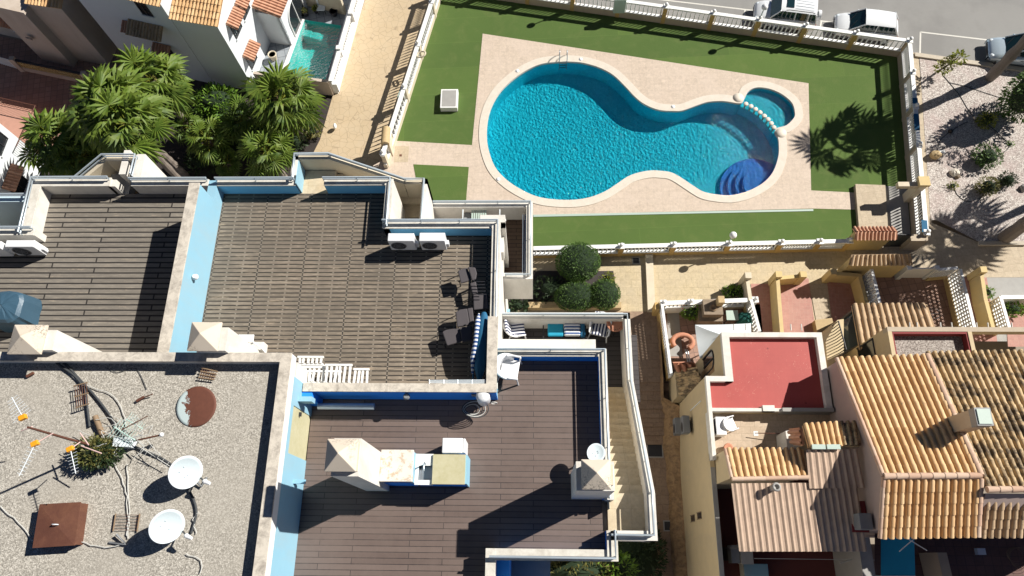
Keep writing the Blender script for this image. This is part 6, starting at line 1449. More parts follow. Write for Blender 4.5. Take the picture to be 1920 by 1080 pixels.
# things on the lower terrace
for u0, v0, u1, v1, z, lab in ((1371, 1022, 1387, 1056, 5.4, 'grey air conditioner at the lower left corner of the corrugated roof'), (1389, 1021, 1412, 1058, 5.5, 'pale air conditioner beside the grey one below the corrugated roof')):
    x0, y0, x1, y1 = avgbox(u0, v0, u1, v1, z); o = thing('air_conditioner', lab, 'air conditioner', (x0, y0, 3.4)); MB().box(x0, y0, z-.6, x1, y1, z).build('casing', 'concrete' if u0 > 1380 else 'grey_plastic', o, .02); MB().box(x0+.05, y0+.1, 3.4, x1-.05, y1-.1, z-.6).build('stand', 'dark_metal', o)
x0, y0, x1, y1 = avgbox(1396, 1058, 1440, 1084, 4.2); o = thing('garden_chest', 'pale blue garden chest at the bottom of the photo under the corrugated roof', 'chest', (x0, y0, 3.4)); MB().box(x0, y0, 3.4, x1, y1, 4.15).build('body', 'metal_white', o, .02); MB().box(x0-.02, y0-.02, 4.15, x1+.02, y1+.02, 4.2).build('lid', 'light_blue', o, .02)
m = MB(); c = W3(1600, 1075, 3.9); m.lathe([(.2, 0), (.32, .5), (.28, .5), (.18, .05), (0, .05)], (c.x, c.y, 3.4), 18); tag(m.build('bucket', 'dark_metal'), 'large black tub in shade near the bottom by the pinkish wall', 'tub')
m = MB(); m.tube([W3(1414, 1047, 5.5), W3(1640, 1050, 5.5)], .012, 5); m.tube([W3(1575, 1056, 5.3), W3(1625, 1040, 5.4)], .025, 5); tag(m.build('washing_line', 'cable_white'), 'washing line strung across the dark red terrace at the bottom', 'washing line')
# square dark box on the pinkish wall
x0, y0, x1, y1 = avgbox(1612, 962, 1636, 993, 8.7); o = thing('air_conditioner', 'dark grey unit with red frame on the corner of the corrugated roof', 'air conditioner', (x0, y0, 8.0)); MB().box(x0, y0, 8.1, x1, y1, 8.7).build('casing', 'grey_plastic', o, .02); MB().box(x0-.08, y0-.08, 8.0, x1+.08, y1+.5, 8.1).build('base', 'red_paint', o)
# --- tiled house
TH = house('tiled_house', 'large house with yellow barrel tile roofs, two ridges and a square chimney', at=(*W(1750, 800, 6), -3))
ze, zk2, zs2 = 7.6, 10.1, 9.3
eL, eR = W3(1570, 673, ze), W3(1737, 667, ze); kL, kR = W3(1657, 893, zk2), W3(1838, 892, zk2); sL, sR = W3(1650, 1008, zs2), W3(1832, 1005, zs2)
tp_ = lambda m, nm, mt: m.build(nm, mt, TH)
m = MB(); tile_roof(m, eL, eR, kR, kL, pitch=.29, tl=.42); tp_(m, 'main_roof', 'roof_tile')
m = MB(); tile_roof(m, sL, sR, kR+Vector((0, -.1, -.03)), kL+Vector((0, -.1, -.03)), pitch=.29, tl=.42); tp_(m, 'south_roof', 'roof_tile')
m = MB(); ridge(m, kL+Vector((0, 0, .05)), kR+Vector((0, 0, .05)), .13, .45); ridge(m, eL+Vector((-.03, 0, .02)), kL+Vector((-.03, 0, .04)), .09); ridge(m, eR+Vector((0, 0, .05)), kR+Vector((0, 0, .05)), .14, .45); ridge(m, sL, kL, .09); ridge(m, sR+Vector((0, 0, .03)), kR+Vector((0, -.1, 0)), .12); tp_(m, 'ridge_tiles', 'ridge_tile')
m = MB(); m.add([(eL.x+.05, eL.y-.05, -3), (eR.x, eL.y-.05, -3), (kR.x, sR.y+.3, -3), (kL.x+.05, sR.y+.3, -3), (eL.x+.05, eL.y-.05, ze-.12), (eR.x, eL.y-.05, ze-.12), (kR.x, kR.y, zk2-.12), (kL.x+.05, kL.y, zk2-.12), (kL.x+.05, sL.y+.3, zs2), (kR.x, sR.y+.3, zs2)], [(0, 1, 5, 4), (0, 4, 7, 8, 3), (1, 2, 9, 6, 5), (3, 8, 9, 2)][0:4]); tp_(m, 'walls', 'pink_wall')
e2L, e2R = W3(1690, 662, ze-.15), W3(2130, 655, ze-.15); k2L, k2R = W3(1846, 918, zk2+.05), W3(2260, 914, zk2+.05)
e2L = Vector((eR.x+.02, e2L.y, ze-.15)); k2L.x = kR.x+.1
m = MB(); tile_roof(m, e2L, e2R, k2R, k2L, pitch=.285, tl=.42); tp_(m, 'east_roof', 'roof_tile_dark')
s2L, s2R = W3(1836, 1006, 9.1), W3(2250, 1003, 9.1); k3L, k3R = W3(1845, 935, 9.7), W3(2260, 932, 9.7)
m = MB(); tile_roof(m, s2L, s2R, k3R, k3L, pitch=.27, tl=.4); tp_(m, 'south_east_roof', 'roof_tile_brown')
m = MB(); ridge(m, k2L+Vector((0, 0, .05)), k2R+Vector((0, 0, .05)), .13, .45); tp_(m, 'ridge_tiles', 'ridge_tile')
m = MB(); m.add([(kR.x+.12, s2L.y+.3, -3), (k2R.x, s2L.y+.3, -3), (k2R.x, k2L.y-.1, -3), (kR.x+.12, k2L.y-.1, -3), (kR.x+.12, s2L.y+.3, 8.95), (k2R.x, s2L.y+.3, 8.95), (k2R.x, k2L.y-.12, 10), (kR.x+.12, k2L.y-.12, 10)], [(0, 1, 5, 4), (4, 5, 6, 7), (0, 4, 7, 3)]); tp_(m, 'walls', 'pink_wall')
m = MB(); m.prism([(eR.x, eR.y-.3), (30, eR.y-.3), (30, k2L.y), (eR.x, k2L.y)], -3, [ze-.5, ze-.5, 9.6, 9.6]) if 0 else m.add([(eR.x, eR.y-.2, -3), (32, eR.y-.2, -3), (32, eR.y-.2, ze-.4), (eR.x, eR.y-.2, ze-.4)], [(0, 1, 2, 3)]); tp_(m, 'north_wall', 'beige_wall')
# chimney
c = W3(1845, 781, 11.0); cb = W3(1795, 790, 9.1); z0c = 8.2
m = MB(); m.box(c.x-.28, c.y-.32, z0c, c.x+.28, c.y+.32, 10.6); q = tp_(m, 'chimney', 'tan_wall'); MB().box(c.x-.3, c.y-.34, 10.6, c.x+.3, c.y+.34, 11.0).build('cowl', 'grey_plastic', q); MB().box(c.x-.24, c.y-.28, 11.0, c.x+.24, c.y+.28, 11.04).build('cap', 'pale_green_metal', q)
# front block with pebble roof
zf = 6.2; f0 = W(1668, 613, zf); m = MB(); fx0 = X(1668, 640, zf); fx1 = X(1826, 640, zf); fyn = Y(1750, 613, zf); fys = Y(1750, 668, zf)
m = MB(); m.box(fx0, fys-.3, -1, fx1, fyn, zf-.45); m.box(fx0, fys-.3, zf-.45, fx0+.18, fyn-.22, zf-.002); m.box(fx1-.18, fys-.3, zf-.45, fx1, fyn-.22, zf-.002); tp_(m, 'front_walls', 'beige_wall')
m = MB(); m.box(fx0, fyn-.22, zf-.45, 40, fyn, zf); tp_(m, 'front_parapet', 'tan_wall')
m = MB(); m.box(fx0+.18, fys-.3, zf-.449, fx1-.18, fyn-.32, zf-.42); tp_(m, 'pebble_roof', 'pebble_roof')
m = MB(); m.box(fx0+.18, fyn-.32, zf-.45, fx1-.18, fyn-.22, zf-.03); m.box(fx0+.18, fys, zf-.42, fx0+.26, fyn-.32, zf-.04); m.box(fx1-.26, fys, zf-.42, fx1-.18, fyn-.32, zf-.04); tp_(m, 'red_upstand', 'red_paint')
for u in (1708, 1722, 1766, 1787, 1834, 1855, 1900):
    x, y = W(u, 608, zf); MB().tube([(x, fyn-.05, zf-.15), (x, fyn+.25, zf-.1)], .035, 6).build('spout', 'white_render', TH)
yw = Y(1650, 655, 4.4); m = MB(); m.box(fx0-.012, yw-.55, 2.9, fx0+.1, yw+.45, 4.7); q = tp_(m, 'window', 'window_glass'); m = MB(); m.tube([(fx0-.03, yw-.55, 2.9), (fx0-.03, yw-.55, 4.7), (fx0-.03, yw+.45, 4.7), (fx0-.03, yw+.45, 2.9)], .04, 5); m.build('frame', 'dark_metal', q)
# recess between the two houses: ochre wall and black balcony rail
m = MB(); p = W(1545, 612, 4.2); x1 = fx0; m.box(xe, fyn-2.4, -.5, fx0, fyn-2.2, 4.4); tp_(m, 'recess_wall', 'beige_wall')
m = MB(); m.prism(pl([(1548,640),(1570,600),(1582,598),(1582,664),(1552,690)], 3.6), -.5, 3.6); tp_(m, 'side_wall', 'beige_wall')
o = thing('balcony_rail', 'black balcony railing between the red roof and the brown tile canopy', 'railing', (*W(1580, 630, 3.6), 3.6)); m = MB()
for i in range(12): p = W3(1572+i*1.4, 602+i*5.2, 4.4); m.tube([(p.x, p.y, 3.6), (p.x, p.y, 4.4)], .025, 5)
m.tube([W3(1572, 602, 4.4), W3(1588, 660, 4.4)], .035, 6); m.build('bars', 'dark_metal', o)
m = MB(); m.prism(pl([(1590,610),(1600,585),(1610,645),(1592,655)], 2.2), -.1, 2.2); tag(m.build('canopy_screen', 'solar'), 'greenish glass screen behind the black balcony railing', 'screen')
# brown tile canopy
o = thing('tile_canopy', 'brown striped tile canopy on posts over the shaded patio', 'canopy', (*W(1670, 600, 0), 0))
m = MB(); tile_roof(m, W3(1597, 572, 2.5), W3(1735, 571, 2.5), W3(1760, 640, 3.4), W3(1612, 655, 3.4), pitch=.31, tl=.9); m.build('roof', 'roof_tile_brown', o)
for u in (1601, 1730): p = W3(u, 576, 2.4); MB().box(p.x-.06, p.y-.2, 0, p.x+.06, p.y-.08, 2.4).build('post', 'dark_metal', o)
# --- patios in front
zz = .03
sheet('patio', [(1408,532),(1446,532),(1455,640),(1412,640)], zz, 'red_paving'); sheet('patio', [(1462,522),(1516,522),(1532,640),(1470,640)], zz+.004, 'red_paving'); sheet('patio', [(1518,532),(1552,532),(1560,600),(1530,600)], zz, 'sidewalk'); sheet('patio', [(1550,524),(1616,524),(1625,640),(1560,600)], zz+.004, 'red_paving'); sheet('patio', [(1642,520),(1780,512),(1790,650),(1650,650)], zz, 'brown_tiles'); sheet('patio', [(1806,520),(1850,520),(1870,640),(1820,640)], zz, 'red_paving'); sheet('patio', [(1885,570),(2000,570),(2000,650),(1890,650)], zz, 'red_paving')
sheet('patio', [(1246,575),(1425,570),(1440,720),(1262,720)], zz, 'brown_tiles'); sheet('patio', [(1250,580),(1272,580),(1280,668),(1254,668)], zz+.01, 'concrete')
def garden_wall(px, h, mat, label, w=.2, z0=-.1, ht=None, caps=True, name='garden_wall'):
    pts = [Vector(W(u, v, h)) for u, v in px]; o = thing(name, label, 'wall', (*pts[0], z0))
    for i, (p, q) in enumerate(zip(pts[:-1], pts[1:])):
        d = (q-p).normalized(); n = Vector((-d.y, d.x))*w/2; e = d*w/2*(0 if i else 0); MB().prism([tuple(p-n), tuple(q-n+d*w/2), tuple(q+n+d*w/2), tuple(p+n)], z0, h-.003*i).build('wall', mat, o)
    if caps: MB().box(pts[0].x-.17, pts[0].y-.17, z0, pts[0].x+.17, pts[0].y+.17, h+.25).build('pillar', mat, o)
    return o
garden_wall([(1401,519),(1407,560)], 1.25, 'cream_wall', 'short cream wall with pillar left of the narrow red patio'); garden_wall([(1407,555),(1412,620)], .6, 'cream_wall', 'low cream wall below the short pillar beside the white balustrade', caps=False)
garden_wall([(1458,517),(1461,560),(1467,632)], 1.2, 'yellow_wall', 'yellow wall with pillar between the two red patios')
garden_wall([(1504,517),(1462,521)], 1.0, 'yellow_wall', 'short yellow wall crossing the top of the middle red patio')
garden_wall([(1560,512),(1612,516),(1628,575)], 1.1, 'yellow_wall', 'ochre wall beside the tile capped entrance running down to the canopy')
m = MB(); m.prism(pl([(1528,600),(1560,596),(1566,620),(1532,622)], .5), 0, .5); tag(m.build('plinth', 'stone_yellow'), 'low yellow stone plinth at the bottom of the grey path', 'plinth')
# tile capped entrance wall
o = thing('entrance_wall', 'yellow entrance wall with brown barrel tile cap above the shaded patio', 'wall', (*W(1650, 500, 1), 0))
z = 2.1; A, B_ = W3(1592, 497, z), W3(1709, 497, z); D, C = W3(1597, 478, z+.28), W3(1704, 476, z+.28)
m = MB(); tile_roof(m, A, B_, C, D, pitch=.25, tl=.8); m.build('tile_cap', 'roof_tile_brown', o); MB().box(A.x+.1, A.y+.1, 0, B_.x-.1, D.y-.05, z-.02).build('wall', 'yellow_wall', o)
# lattice walls
def lattice_wall(a, b, h, label, zb=0):
    a, b = W(*a, h), W(*b, h); o = thing('lattice_wall', label, 'wall', (*a, zb), 'white pierced lattice walls'); pierced(a, b, .45, h, 'bright_white', o, .2, .045); p, q = Vector(a), Vector(b); d = (q-p).normalized(); n = Vector((-d.y, d.x))*.08
    MB().prism([tuple(p-n), tuple(q-n), tuple(q+n), tuple(p+n)], zb, .45).build('base', 'yellow_wall', o); MB().prism([tuple(p-n), tuple(q-n), tuple(q+n), tuple(p+n)], h, h+.06).build('rail', 'bright_white', o); return o
lattice_wall((1634,505), (1650,572), 1.7, 'white lattice wall left of the shaded brown patio')
lattice_wall((1800,505), (1826,614), 1.6, 'long white lattice wall right of the shaded brown patio')
lattice_wall((1795,503), (1760,506), 1.5, 'short white lattice wall beside the white patio gate')
lattice_wall((1875,556), (1892,616), 1.3, 'white lattice wall beside the yellow pillar near the right edge')
garden_wall([(1840,508),(1848,560),(1862,612)], 1.1, 'yellow_wall', 'yellow wall with pillar left of the lattice wall near the right edge')
garden_wall([(1878,557),(1990,556)], 1.1, 'bright_white', 'white rendered wall along the planted patio at the right edge', caps=False)
o = thing('patio_gate', 'white panelled gate into the shaded brown patio', 'gate', (*W(1715, 520, 0), 0)); a, b_ = W(1708, 503, 1.4), W(1752, 504, 1.4); MB().box(a[0], a[1]-.03, .05, b_[0], a[1]+.03, 1.4).build('panel', 'bright_white', o); MB().box(a[0]-.25, a[1]-.13, 0, a[0], a[1]+.13, 1.5).build('post', 'bright_white', o); MB().box(b_[0], a[1]-.13, 0, b_[0]+.25, a[1]+.13, 1.5).build('post', 'bright_white', o)
# patio furniture
o = thing('garden_table', 'small black wire garden table beside the brown tile canopy', 'table', (*W(1750, 590, .7), 0)); c = W3(1752, 588, .7); m = MB(); m.tube([(c.x+.3*cos(a), c.y+.3*sin(a), .7) for a in [2*pi*i/16 for i in range(16)]], .02, 5, closed=True); m.tube([(c.x-.3, c.y, .7), (c.x+.3, c.y, .7)], .015, 5); m.build('table_top', 'dark_metal', o)
for i in range(3): a = 2*pi*i/3; MB().tube([(c.x+.25*cos(a), c.y+.25*sin(a), 0), (c.x+.2*cos(a), c.y+.2*sin(a), .7)], .015, 5).build('leg', 'dark_metal', o)
# --- patio with white canopy (left)
o = thing('garden_parasol', 'white square canopy parasol over the cluttered patio of the beige house', 'parasol', (*W(1345, 640, 0), 0)); zc_ = 2.45
P = [W3(1303, 609, zc_), W3(1408, 606, zc_), W3(1412, 655, zc_), W3(1312, 672, zc_)]; ap = W3(1353, 628, zc_+.55); m = MB()
K = 6
for p, q in zip(P, P[1:]+P[:1]):
    vs = []; 
    for i in range(K+1):
        e = p.lerp(q, i/K)+Vector((0, 0, -.10*sin(pi*i/K))); vs += [e, e.lerp(ap, .5)+Vector((0, 0, -.05*sin(pi*i/K)-.04))]
    m.add(vs+[ap], [(i*2, (i+1)*2, (i+1)*2+1, i*2+1) for i in range(K)]+[(i*2+1, (i+1)*2+1, 2*K+2) for i in range(K)], True)
m.build('canopy', 'canopy_white', o); MB().tube([(ap.x, ap.y, 0), (ap.x, ap.y, ap.z+.06)], .035, 8).build('pole', 'metal_white', o)
wbf = [Vector(W(1241, 568, 1.35)), Vector(W(1259, 703, 1.35))]
o = thing('alley_wall', 'ochre alley wall with white knobbly lattice top beside the shaded steps', 'wall', (*wbf[0], 0)); d = (wbf[1]-wbf[0]).normalized(); n = Vector((-d.y, d.x))
MB().prism([tuple(wbf[0]-n*.1), tuple(wbf[1]-n*.1), tuple(wbf[1]+n*.1), tuple(wbf[0]+n*.1)], -1.5, .7).build('wall', 'ochre_wall', o); pierced(tuple(wbf[0]), tuple(wbf[1]), .7, 1.32, 'bright_white', o, .16, .05); MB().prism([tuple(wbf[0]-n*.07), tuple(wbf[1]-n*.07), tuple(wbf[1]+n*.07), tuple(wbf[0]+n*.07)], 1.32, 1.38).build('rail', 'bright_white', o)
MB().box(wbf[0].x-.35, wbf[0].y-.3, -.2, wbf[0].x-.1, wbf[0].y+.1, 1.15).build('pillar', 'ochre_wall', o)
b1 = (W(1244, 568, 1.2)); b2 = W(1416, 562, 1.2)
balustrade('balustrade', 'short white balustrade along the top of the cluttered patio', b1, b2, 0, .3, 1.2, [.0, .3, .62, 1.0], 6, wallmat='cream_wall', postmat='bright_white')
lattice_wall((1408,562), (1424,622), 1.4, 'white lattice wall right of the cluttered patio')
rs = thing('stone_border', 'rough reddish stone border along the foot of the beige alley wall', 'wall', (*W(1270, 850, -1), -1.4)); rg = random.Random(9); pts = []
k = 46
ya, yb = W(1240, 600, 0)[1], -4.5; xa_, xb_ = X(1240, 600, .2), xq
m = MB(); vs = []
for i in range(k+1):
    f = i/k; y = ya+(yb-ya)*f; zg_ = -.05 if y > y0+.2 and 0 else (-.0 if y > W(0, 716, 0)[1] else max(-1.32, -1.32*(W(0, 716, 0)[1]-y)/4.4)); xl_ = (W(1238, 600, 0)[0] if f < .0 else W(1231+ (62*f if 0 else 0), 600, 0)[0])+.0
    xr_ = xq if y < yq else wbf[0].x-.05
    xl_ = (X(1232, 600, 0) if y > yq else xq-.75)
    for j, x in enumerate((xl_, xl_+(xr_-xl_)*.3, xl_+(xr_-xl_)*.65, xr_)): vs.append((x+rg.uniform(-.06, .06)*(j < 3), y+rg.uniform(-.06, .06), zg_+(-.3 if j == 0 else .22+.12*j)+rg.uniform(-.07, .07)))
m.add(vs, [(i*4+j, i*4+j+1, (i+1)*4+j+1, (i+1)*4+j) for i in range(k) for j in range(3)]); m.build('stones', 'rough_stone', rs)
x, y = W(1296, 977, -.4); 
o = thing('stone_oven', 'weathered stone barbecue with open top on the cluttered patio', 'barbecue', (*W(1338, 585, 0), 0)); m = MB(); x0, y0_, x1, y1_ = avgbox(1320, 560, 1356, 592, 1.6)
m.prism([(x0-.15, y0_-.1), (x1+.1, y0_-.1), (x1+.1, y1_), (x0-.15, y1_)], 0, .95); m.build('base', 'old_stone', o); m = MB(); m.box(x0, y0_+.1, .95, x1, y1_, 1.5); m.build('firebox', 'old_stone', o); MB().box(x1-.35, y1_-.4, 1.5, x1-.02, y1_-.02, 2.1).build('flue', 'stone_yellow', o); MB().lathe([(.2, 0), (.22, .05), (.12, .08), (.1, .03), (0, .03)], ((x0+x1)/2, (y0_+y1_)/2, 1.5), 12).build('ring', 'old_wood', o)
x0, y0_, x1, y1_ = avgbox(1362, 582, 1384, 600, .75); o = thing('patio_table', 'dark green covered table beside the stone barbecue', 'table', (x0, y0_, 0)); MB().box(x0, y0_, .7, x1, y1_, .75).build('table_top', 'pale_green_metal', o); [MB().box(x, y, 0, x+.05, y+.05, .7).build('leg', 'dark_metal', o) for x in (x0, x1-.05) for y in (y0_, y1_-.05)]
rg = random.Random(21); c = W3(1398, 600, .5); vs = MB(); vs.ball((c.x, c.y, .45), (.5, .45, .45), 12, 8, .12, rg); vs.sm = [False]*len(vs.sm); tag(vs.build('covered_chair', 'dark_green_cloth'), 'heap of dark green fabric in the corner of the cluttered patio', 'cover')
c = W3(1283, 637, .9); o = thing('garden_fountain', 'curved terracotta garden seat in the sun on the left side of the cluttered patio', 'bench', (c.x, c.y, 0)); m = MB(); m.tube([(c.x+.55*cos(a), c.y+.42*sin(a), .45) for a in [(-.3+1.5*i/14)*pi for i in range(15)]], .14, 8); m.build('seat', 'terracotta', o)
m = MB()
for i in range(5): a = (-.2+1.3*i/4)*pi; m.box(c.x+.55*cos(a)-.08, c.y+.42*sin(a)-.08, 0, c.x+.55*cos(a)+.08, c.y+.42*sin(a)+.08, .4)
m.build('base', 'salmon_tile', o)
m = MB(); m.tube([W3(1285, 655, .3), W3(1292, 690, .3)], .035, 6); m.tube([W3(1289, 655, .3), W3(1296, 690, .3)], .035, 6); tag(m.build('folded_trestle', 'steel'), 'grey folded metal trestle on the dark red patio floor', 'trestle')
o = thing('patio_gate', 'white louvred gate at the top left corner of the cluttered patio', 'gate', (*W(1270, 570, 0), 0)); a, b_ = Vector(W(1249, 576, .8)), Vector(W(1300, 574, .8)); MB().prism([tuple(a-Vector((0, .12))), tuple(b_-Vector((0, .12))), tuple(b_-Vector((0, .07))), tuple(a-Vector((0, .07)))], .05, 1.05).build('panel', 'bright_white', o)
shrub((1298,584), .05, (.55, .4, .5), 420, .13, 'shrub_leaf', 'leafy potted bush with red flowers on the cluttered patio', name='flower_bush'); o = bpy.data.objects['flower_bush']; p = W3(1276, 576, .7); leaf_ball(p.x, p.y, .7, (.2, .15, .15), 50, .09, 'red_flower', o, 'flowers', 5, core=False); p = W3(1302, 572, .8); leaf_ball(p.x, p.y, .8, (.25, .1, .12), 40, .09, 'pink_flower', o, 'flowers', 6, core=False)
shrub((1375,548), .0, (.45, .35, .3), 300, .16, 'shrub_leaf', 'spiky green plant in the alley by the short cream pillar', name='garden_plant')
shrub((1852,548), .0, (.25, .25, .25), 120, .14, 'shrub_leaf', 'small green plant beside the yellow wall near the right edge', name='garden_plant')
shrub((1900,580), .1, (.5, .35, .4), 260, .14, 'shrub_leaf', 'bushy plant with pale flowers on the patio at the right edge', name='garden_plant')
# bottom right yard
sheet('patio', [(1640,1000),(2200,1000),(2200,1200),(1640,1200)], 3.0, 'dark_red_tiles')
m = MB(); x0, y0_, x1, y1_ = avgbox(1622, 1008, 1650, 1200, 6.3); m.box(x0, y0_, -1, x0+.5, y1_, 6.3); tag(m.build('party_wall', 'concrete'), 'grey rendered party wall below the tiled roof at the photo bottom', 'wall')
o = thing('awning', 'blue awning half in sun below the tiled roof at the photo bottom', 'awning', (*W(1682, 1045, 5.5), 3)); m = MB(); P = [W3(1652, 1006, 6.0), W3(1714, 1006, 6.0), W3(1716, 1080, 5.4), W3(1652, 1080, 5.4)]; m.add(P+[p-Vector((0, 0, .03)) for p in P], [(3, 2, 1, 0), (4, 5, 6, 7), (0, 1, 5, 4), (1, 2, 6, 5), (2, 3, 7, 6), (3, 0, 4, 7)]); m.build('fabric', 'turquoise_cloth', o); m = MB(); m.tube([P[3], P[2]], .03, 6); [m.tube([q, (q.x, q.y, 3)], .02, 6) for q in P[2:]]; m.build('frame', 'metal_white', o)
m = MB(); m.tube([W3(1686, 1034, 6.6), W3(1714, 1010, 6.9)], .02, 5); m.tube([W3(1702, 1010, 6.9), W3(1738, 1032, 6.6)], .02, 5); tag(m.build('line_prop', 'bright_white'), 'two crossed white rods beside the blue awning', 'rods')
m = MB(); m.prism(pl([(1757,1036),(1775,1036),(1786,1082),(1768,1082)], 4.6), 3, 4.6); tag(m.build('divider_wall', 'tan_wall'), 'narrow tan dividing wall in the dark yard at the photo bottom', 'wall')
c = W3(1842, 1034, 3.3); tag(MB().box(c.x-.18, c.y-.14, 3, c.x+.18, c.y+.14, 3.25).build('ceiling_box', 'metal_white'), 'small pale box on the dark yard floor below the right roofs', 'box')
o = thing('wire_coil', 'loose coils of pale wire in the dark yard at the right edge', 'wire', (*W(1905, 1045, 3), 3))
for k in range(5): c = W3(1905+k*3, 1040+k*2, 3.2); MB().tube([(c.x+(.35+.06*k)*cos(a), c.y+(.3+.05*k)*sin(a), 3.1+.04*k) for a in [2*pi*i/22 for i in range(22)]], .008, 5, closed=True).build('coil', 'old_wood', o)
# ================================================================ cars
def loft(m, secs, smooth=True):
    """secs: list of rings (same count) of 3d points"""
    n = len(secs[0]); vs = [p for s_ in secs for p in s_]
    m.add(vs, [(i*n+k, i*n+(k+1) % n, (i+1)*n+(k+1) % n, (i+1)*n+k) for i in range(len(secs)-1) for k in range(n)], smooth)
    m.add(secs[0], [tuple(range(n-1, -1, -1))]); m.add(secs[-1], [tuple(range(n))]); return m
def car(px, z0, ang, L, Wd, Ht, label, paintmat, kind='hatch'):
    x, y = px; o = thing('parked_car', label, 'car', (x, y, z0), 'cars parked along the road'); o.rotation_euler = (0, 0, ang)
    def b(m, nm, mt, par=None, bev=0):
        q = m.build(nm, mt, None, bev); q.parent = par or o; return q
    hw = Wd/2; hl = L/2; bel = Ht*.60
    def ring(x_, w, zb, zs, r=.12):   # body section, shoulder at zs
        return [(x_, -w*.9, zb), (x_, -w, zb+.18), (x_, -w, zs-.16), (x_, -w*.93, zs-.03), (x_, -w*.62, zs+.03), (x_, 0, zs+.06), (x_, w*.62, zs+.03), (x_, w*.93, zs-.03), (x_, w, zs-.16), (x_, w, zb+.18), (x_, w*.9, zb)]
    st_ = [(-1, .70, .42, .30), (-.985, .86, .30, .52), (-.9, .95, .24, .66), (-.7, .99, .2, .78), (-.45, 1, .2, .86), (-.3, 1, .2, .90), (0, 1, .2, .93), (.4, 1, .2, .95), (.8, .97, .22, .97), (.93, .93, .26, .95), (.985, .85, .32, .80), (1, .72, .45, .6)]
    m = MB(); loft(m, [ring(t_*hl, hw*w, zb, bel*zs/.93*.93/.9*.97) for t_, w, zb, zs in st_]); b(m, 'body', paintmat)
    # greenhouse: front = -x
    if kind == 'suv': xs = (-.50, -.24, .86, .96); 
    else: xs = (-.56, -.16, .76, .95)
    zt_ = Ht; zb = bel*.96
    def q4(f, w, z): return (f*hl, w, z)
    wb, wt = hw*.91, hw*.76
    A = [q4(xs[0], -wb*.92, zb), q4(xs[3], -wb*.9, zb), q4(xs[3], wb*.9, zb), q4(xs[0], wb*.92, zb)]
    T = [q4(xs[1], -wt, zt_-.06), q4(xs[2], -wt*.97, zt_-.06), q4(xs[2], wt*.97, zt_-.06), q4(xs[1], wt, zt_-.06)]
    m = MB(); m.add(A+T, [(0, 1, 5, 4), (2, 3, 7, 6), (3, 0, 4, 7), (1, 2, 6, 5)]); b(m, 'cabin_glass', 'car_glass')
    # roof, slightly crowned
    m = MB(); K = 6; vs = []
    for i in range(K+1):
        f = i/K; xx = xs[1]-.015+(xs[2]-xs[1]+.03)*f; cz = zt_-.05+.05*sin(pi*(.15+.7*f)); w = wt*(1.02-.04*f)
        vs += [(xx*hl, -w, cz-.05), (xx*hl, -w*.85, cz), (xx*hl, 0, cz+.03), (xx*hl, w*.85, cz), (xx*hl, w, cz-.05)]
    m.add(vs, [(i*5+k, (i+1)*5+k, (i+1)*5+k+1, i*5+k+1) for i in range(K) for k in range(4)], True); m.add([vs[0], vs[K*5], vs[K*5+4], vs[4]], [(3, 2, 1, 0)]); b(m, 'roof', paintmat)
    def lerp(p, q, f): return tuple(p[i]+(q[i]-p[i])*f for i in range(3))
    for s_ in (-1, 1):
        i0, i1 = (0, 1) if s_ < 0 else (3, 2)
        b(MB().tube([A[i0], T[i0]], .045, 6), 'pillar', paintmat); b(MB().tube([A[i1], T[i1]], .06, 6), 'pillar', paintmat); b(MB().tube([lerp(A[i0], A[i1], .52), lerp(T[i0], T[i1], .42)], .035, 6), 'pillar', paintmat)
        if kind == 'suv': b(MB().tube([lerp(A[i0], A[i1], .8), lerp(T[i0], T[i1], .8)], .05, 6), 'pillar', paintmat)
    if kind == 'suv':
        m = MB(); m.box(-.09*hl, -.36, zt_+.03, .14*hl, .36, zt_+.045); b(m, 'sunroof', 'car_glass')
        for s_ in (-1, 1): m = MB(); m.tube([(-.1*hl, s_*wt*.95, zt_-.0), (0, s_*wt*.95, zt_+.06), (.72*hl, s_*wt*.93, zt_+.06), (.8*hl, s_*wt*.93, zt_-.0)], .025, 6); b(m, 'roof_rail', 'dark_metal')
        m = MB(); m.tube([(hl+.02, .1, .85), (hl+.20, .1, .85)], .33, 18); sp = b(m, 'spare_wheel', 'white_plastic')
        m = MB(); 
        for i in range(4): m.box(.2*hl, -.4+.22*i, zt_+.03, .78*hl, -.385+.22*i, zt_+.05)
        b(m, 'roof_ribs', 'metal_white')
    for s_ in (-1, 1):
        for f in (-.62, .62):
            m = MB(); m.tube([(f*hl, s_*hw*.98, .32), (f*hl, s_*hw*.76, .32)], .32, 20); w = b(m, 'wheel', 'dark_metal'); m = MB(); m.tube([(f*hl, s_*hw*.995, .32), (f*hl, s_*hw*.97, .32)], .19, 12); b(m, 'rim', 'steel', w)
        m = MB(); m.ball((-hl*.88, s_*hw*.66, bel*.66), (.17, .15, .08), 12, 8); b(m, 'headlight', 'metal_white')
        m = MB(); m.ball((hl*.955, s_*hw*.78, bel*.8), (.07, .12, .11), 10, 8); b(m, 'tail_light', 'red_paint')
        m = MB(); m.ball((-.30*hl, s_*hw*1.08, bel*.98), (.08, .12, .07), 10, 6); b(m, 'wing_mirror', paintmat)
    m = MB(); m.box(-hl-.005, -.5, .35, -hl*.97, .5, .5); b(m, 'grille', 'dark_metal'); m = MB(); m.box(hl*.97, -.26, .55, hl+.012, .26, .67); b(m, 'number_plate', 'bright_white')
    for s_ in (-1, 1): b(MB().box(-.1*hl, s_*hw*1.0-.012, bel*.72, .0*hl, s_*hw*1.0+.012, bel*.75), 'door_handle', 'dark_metal')
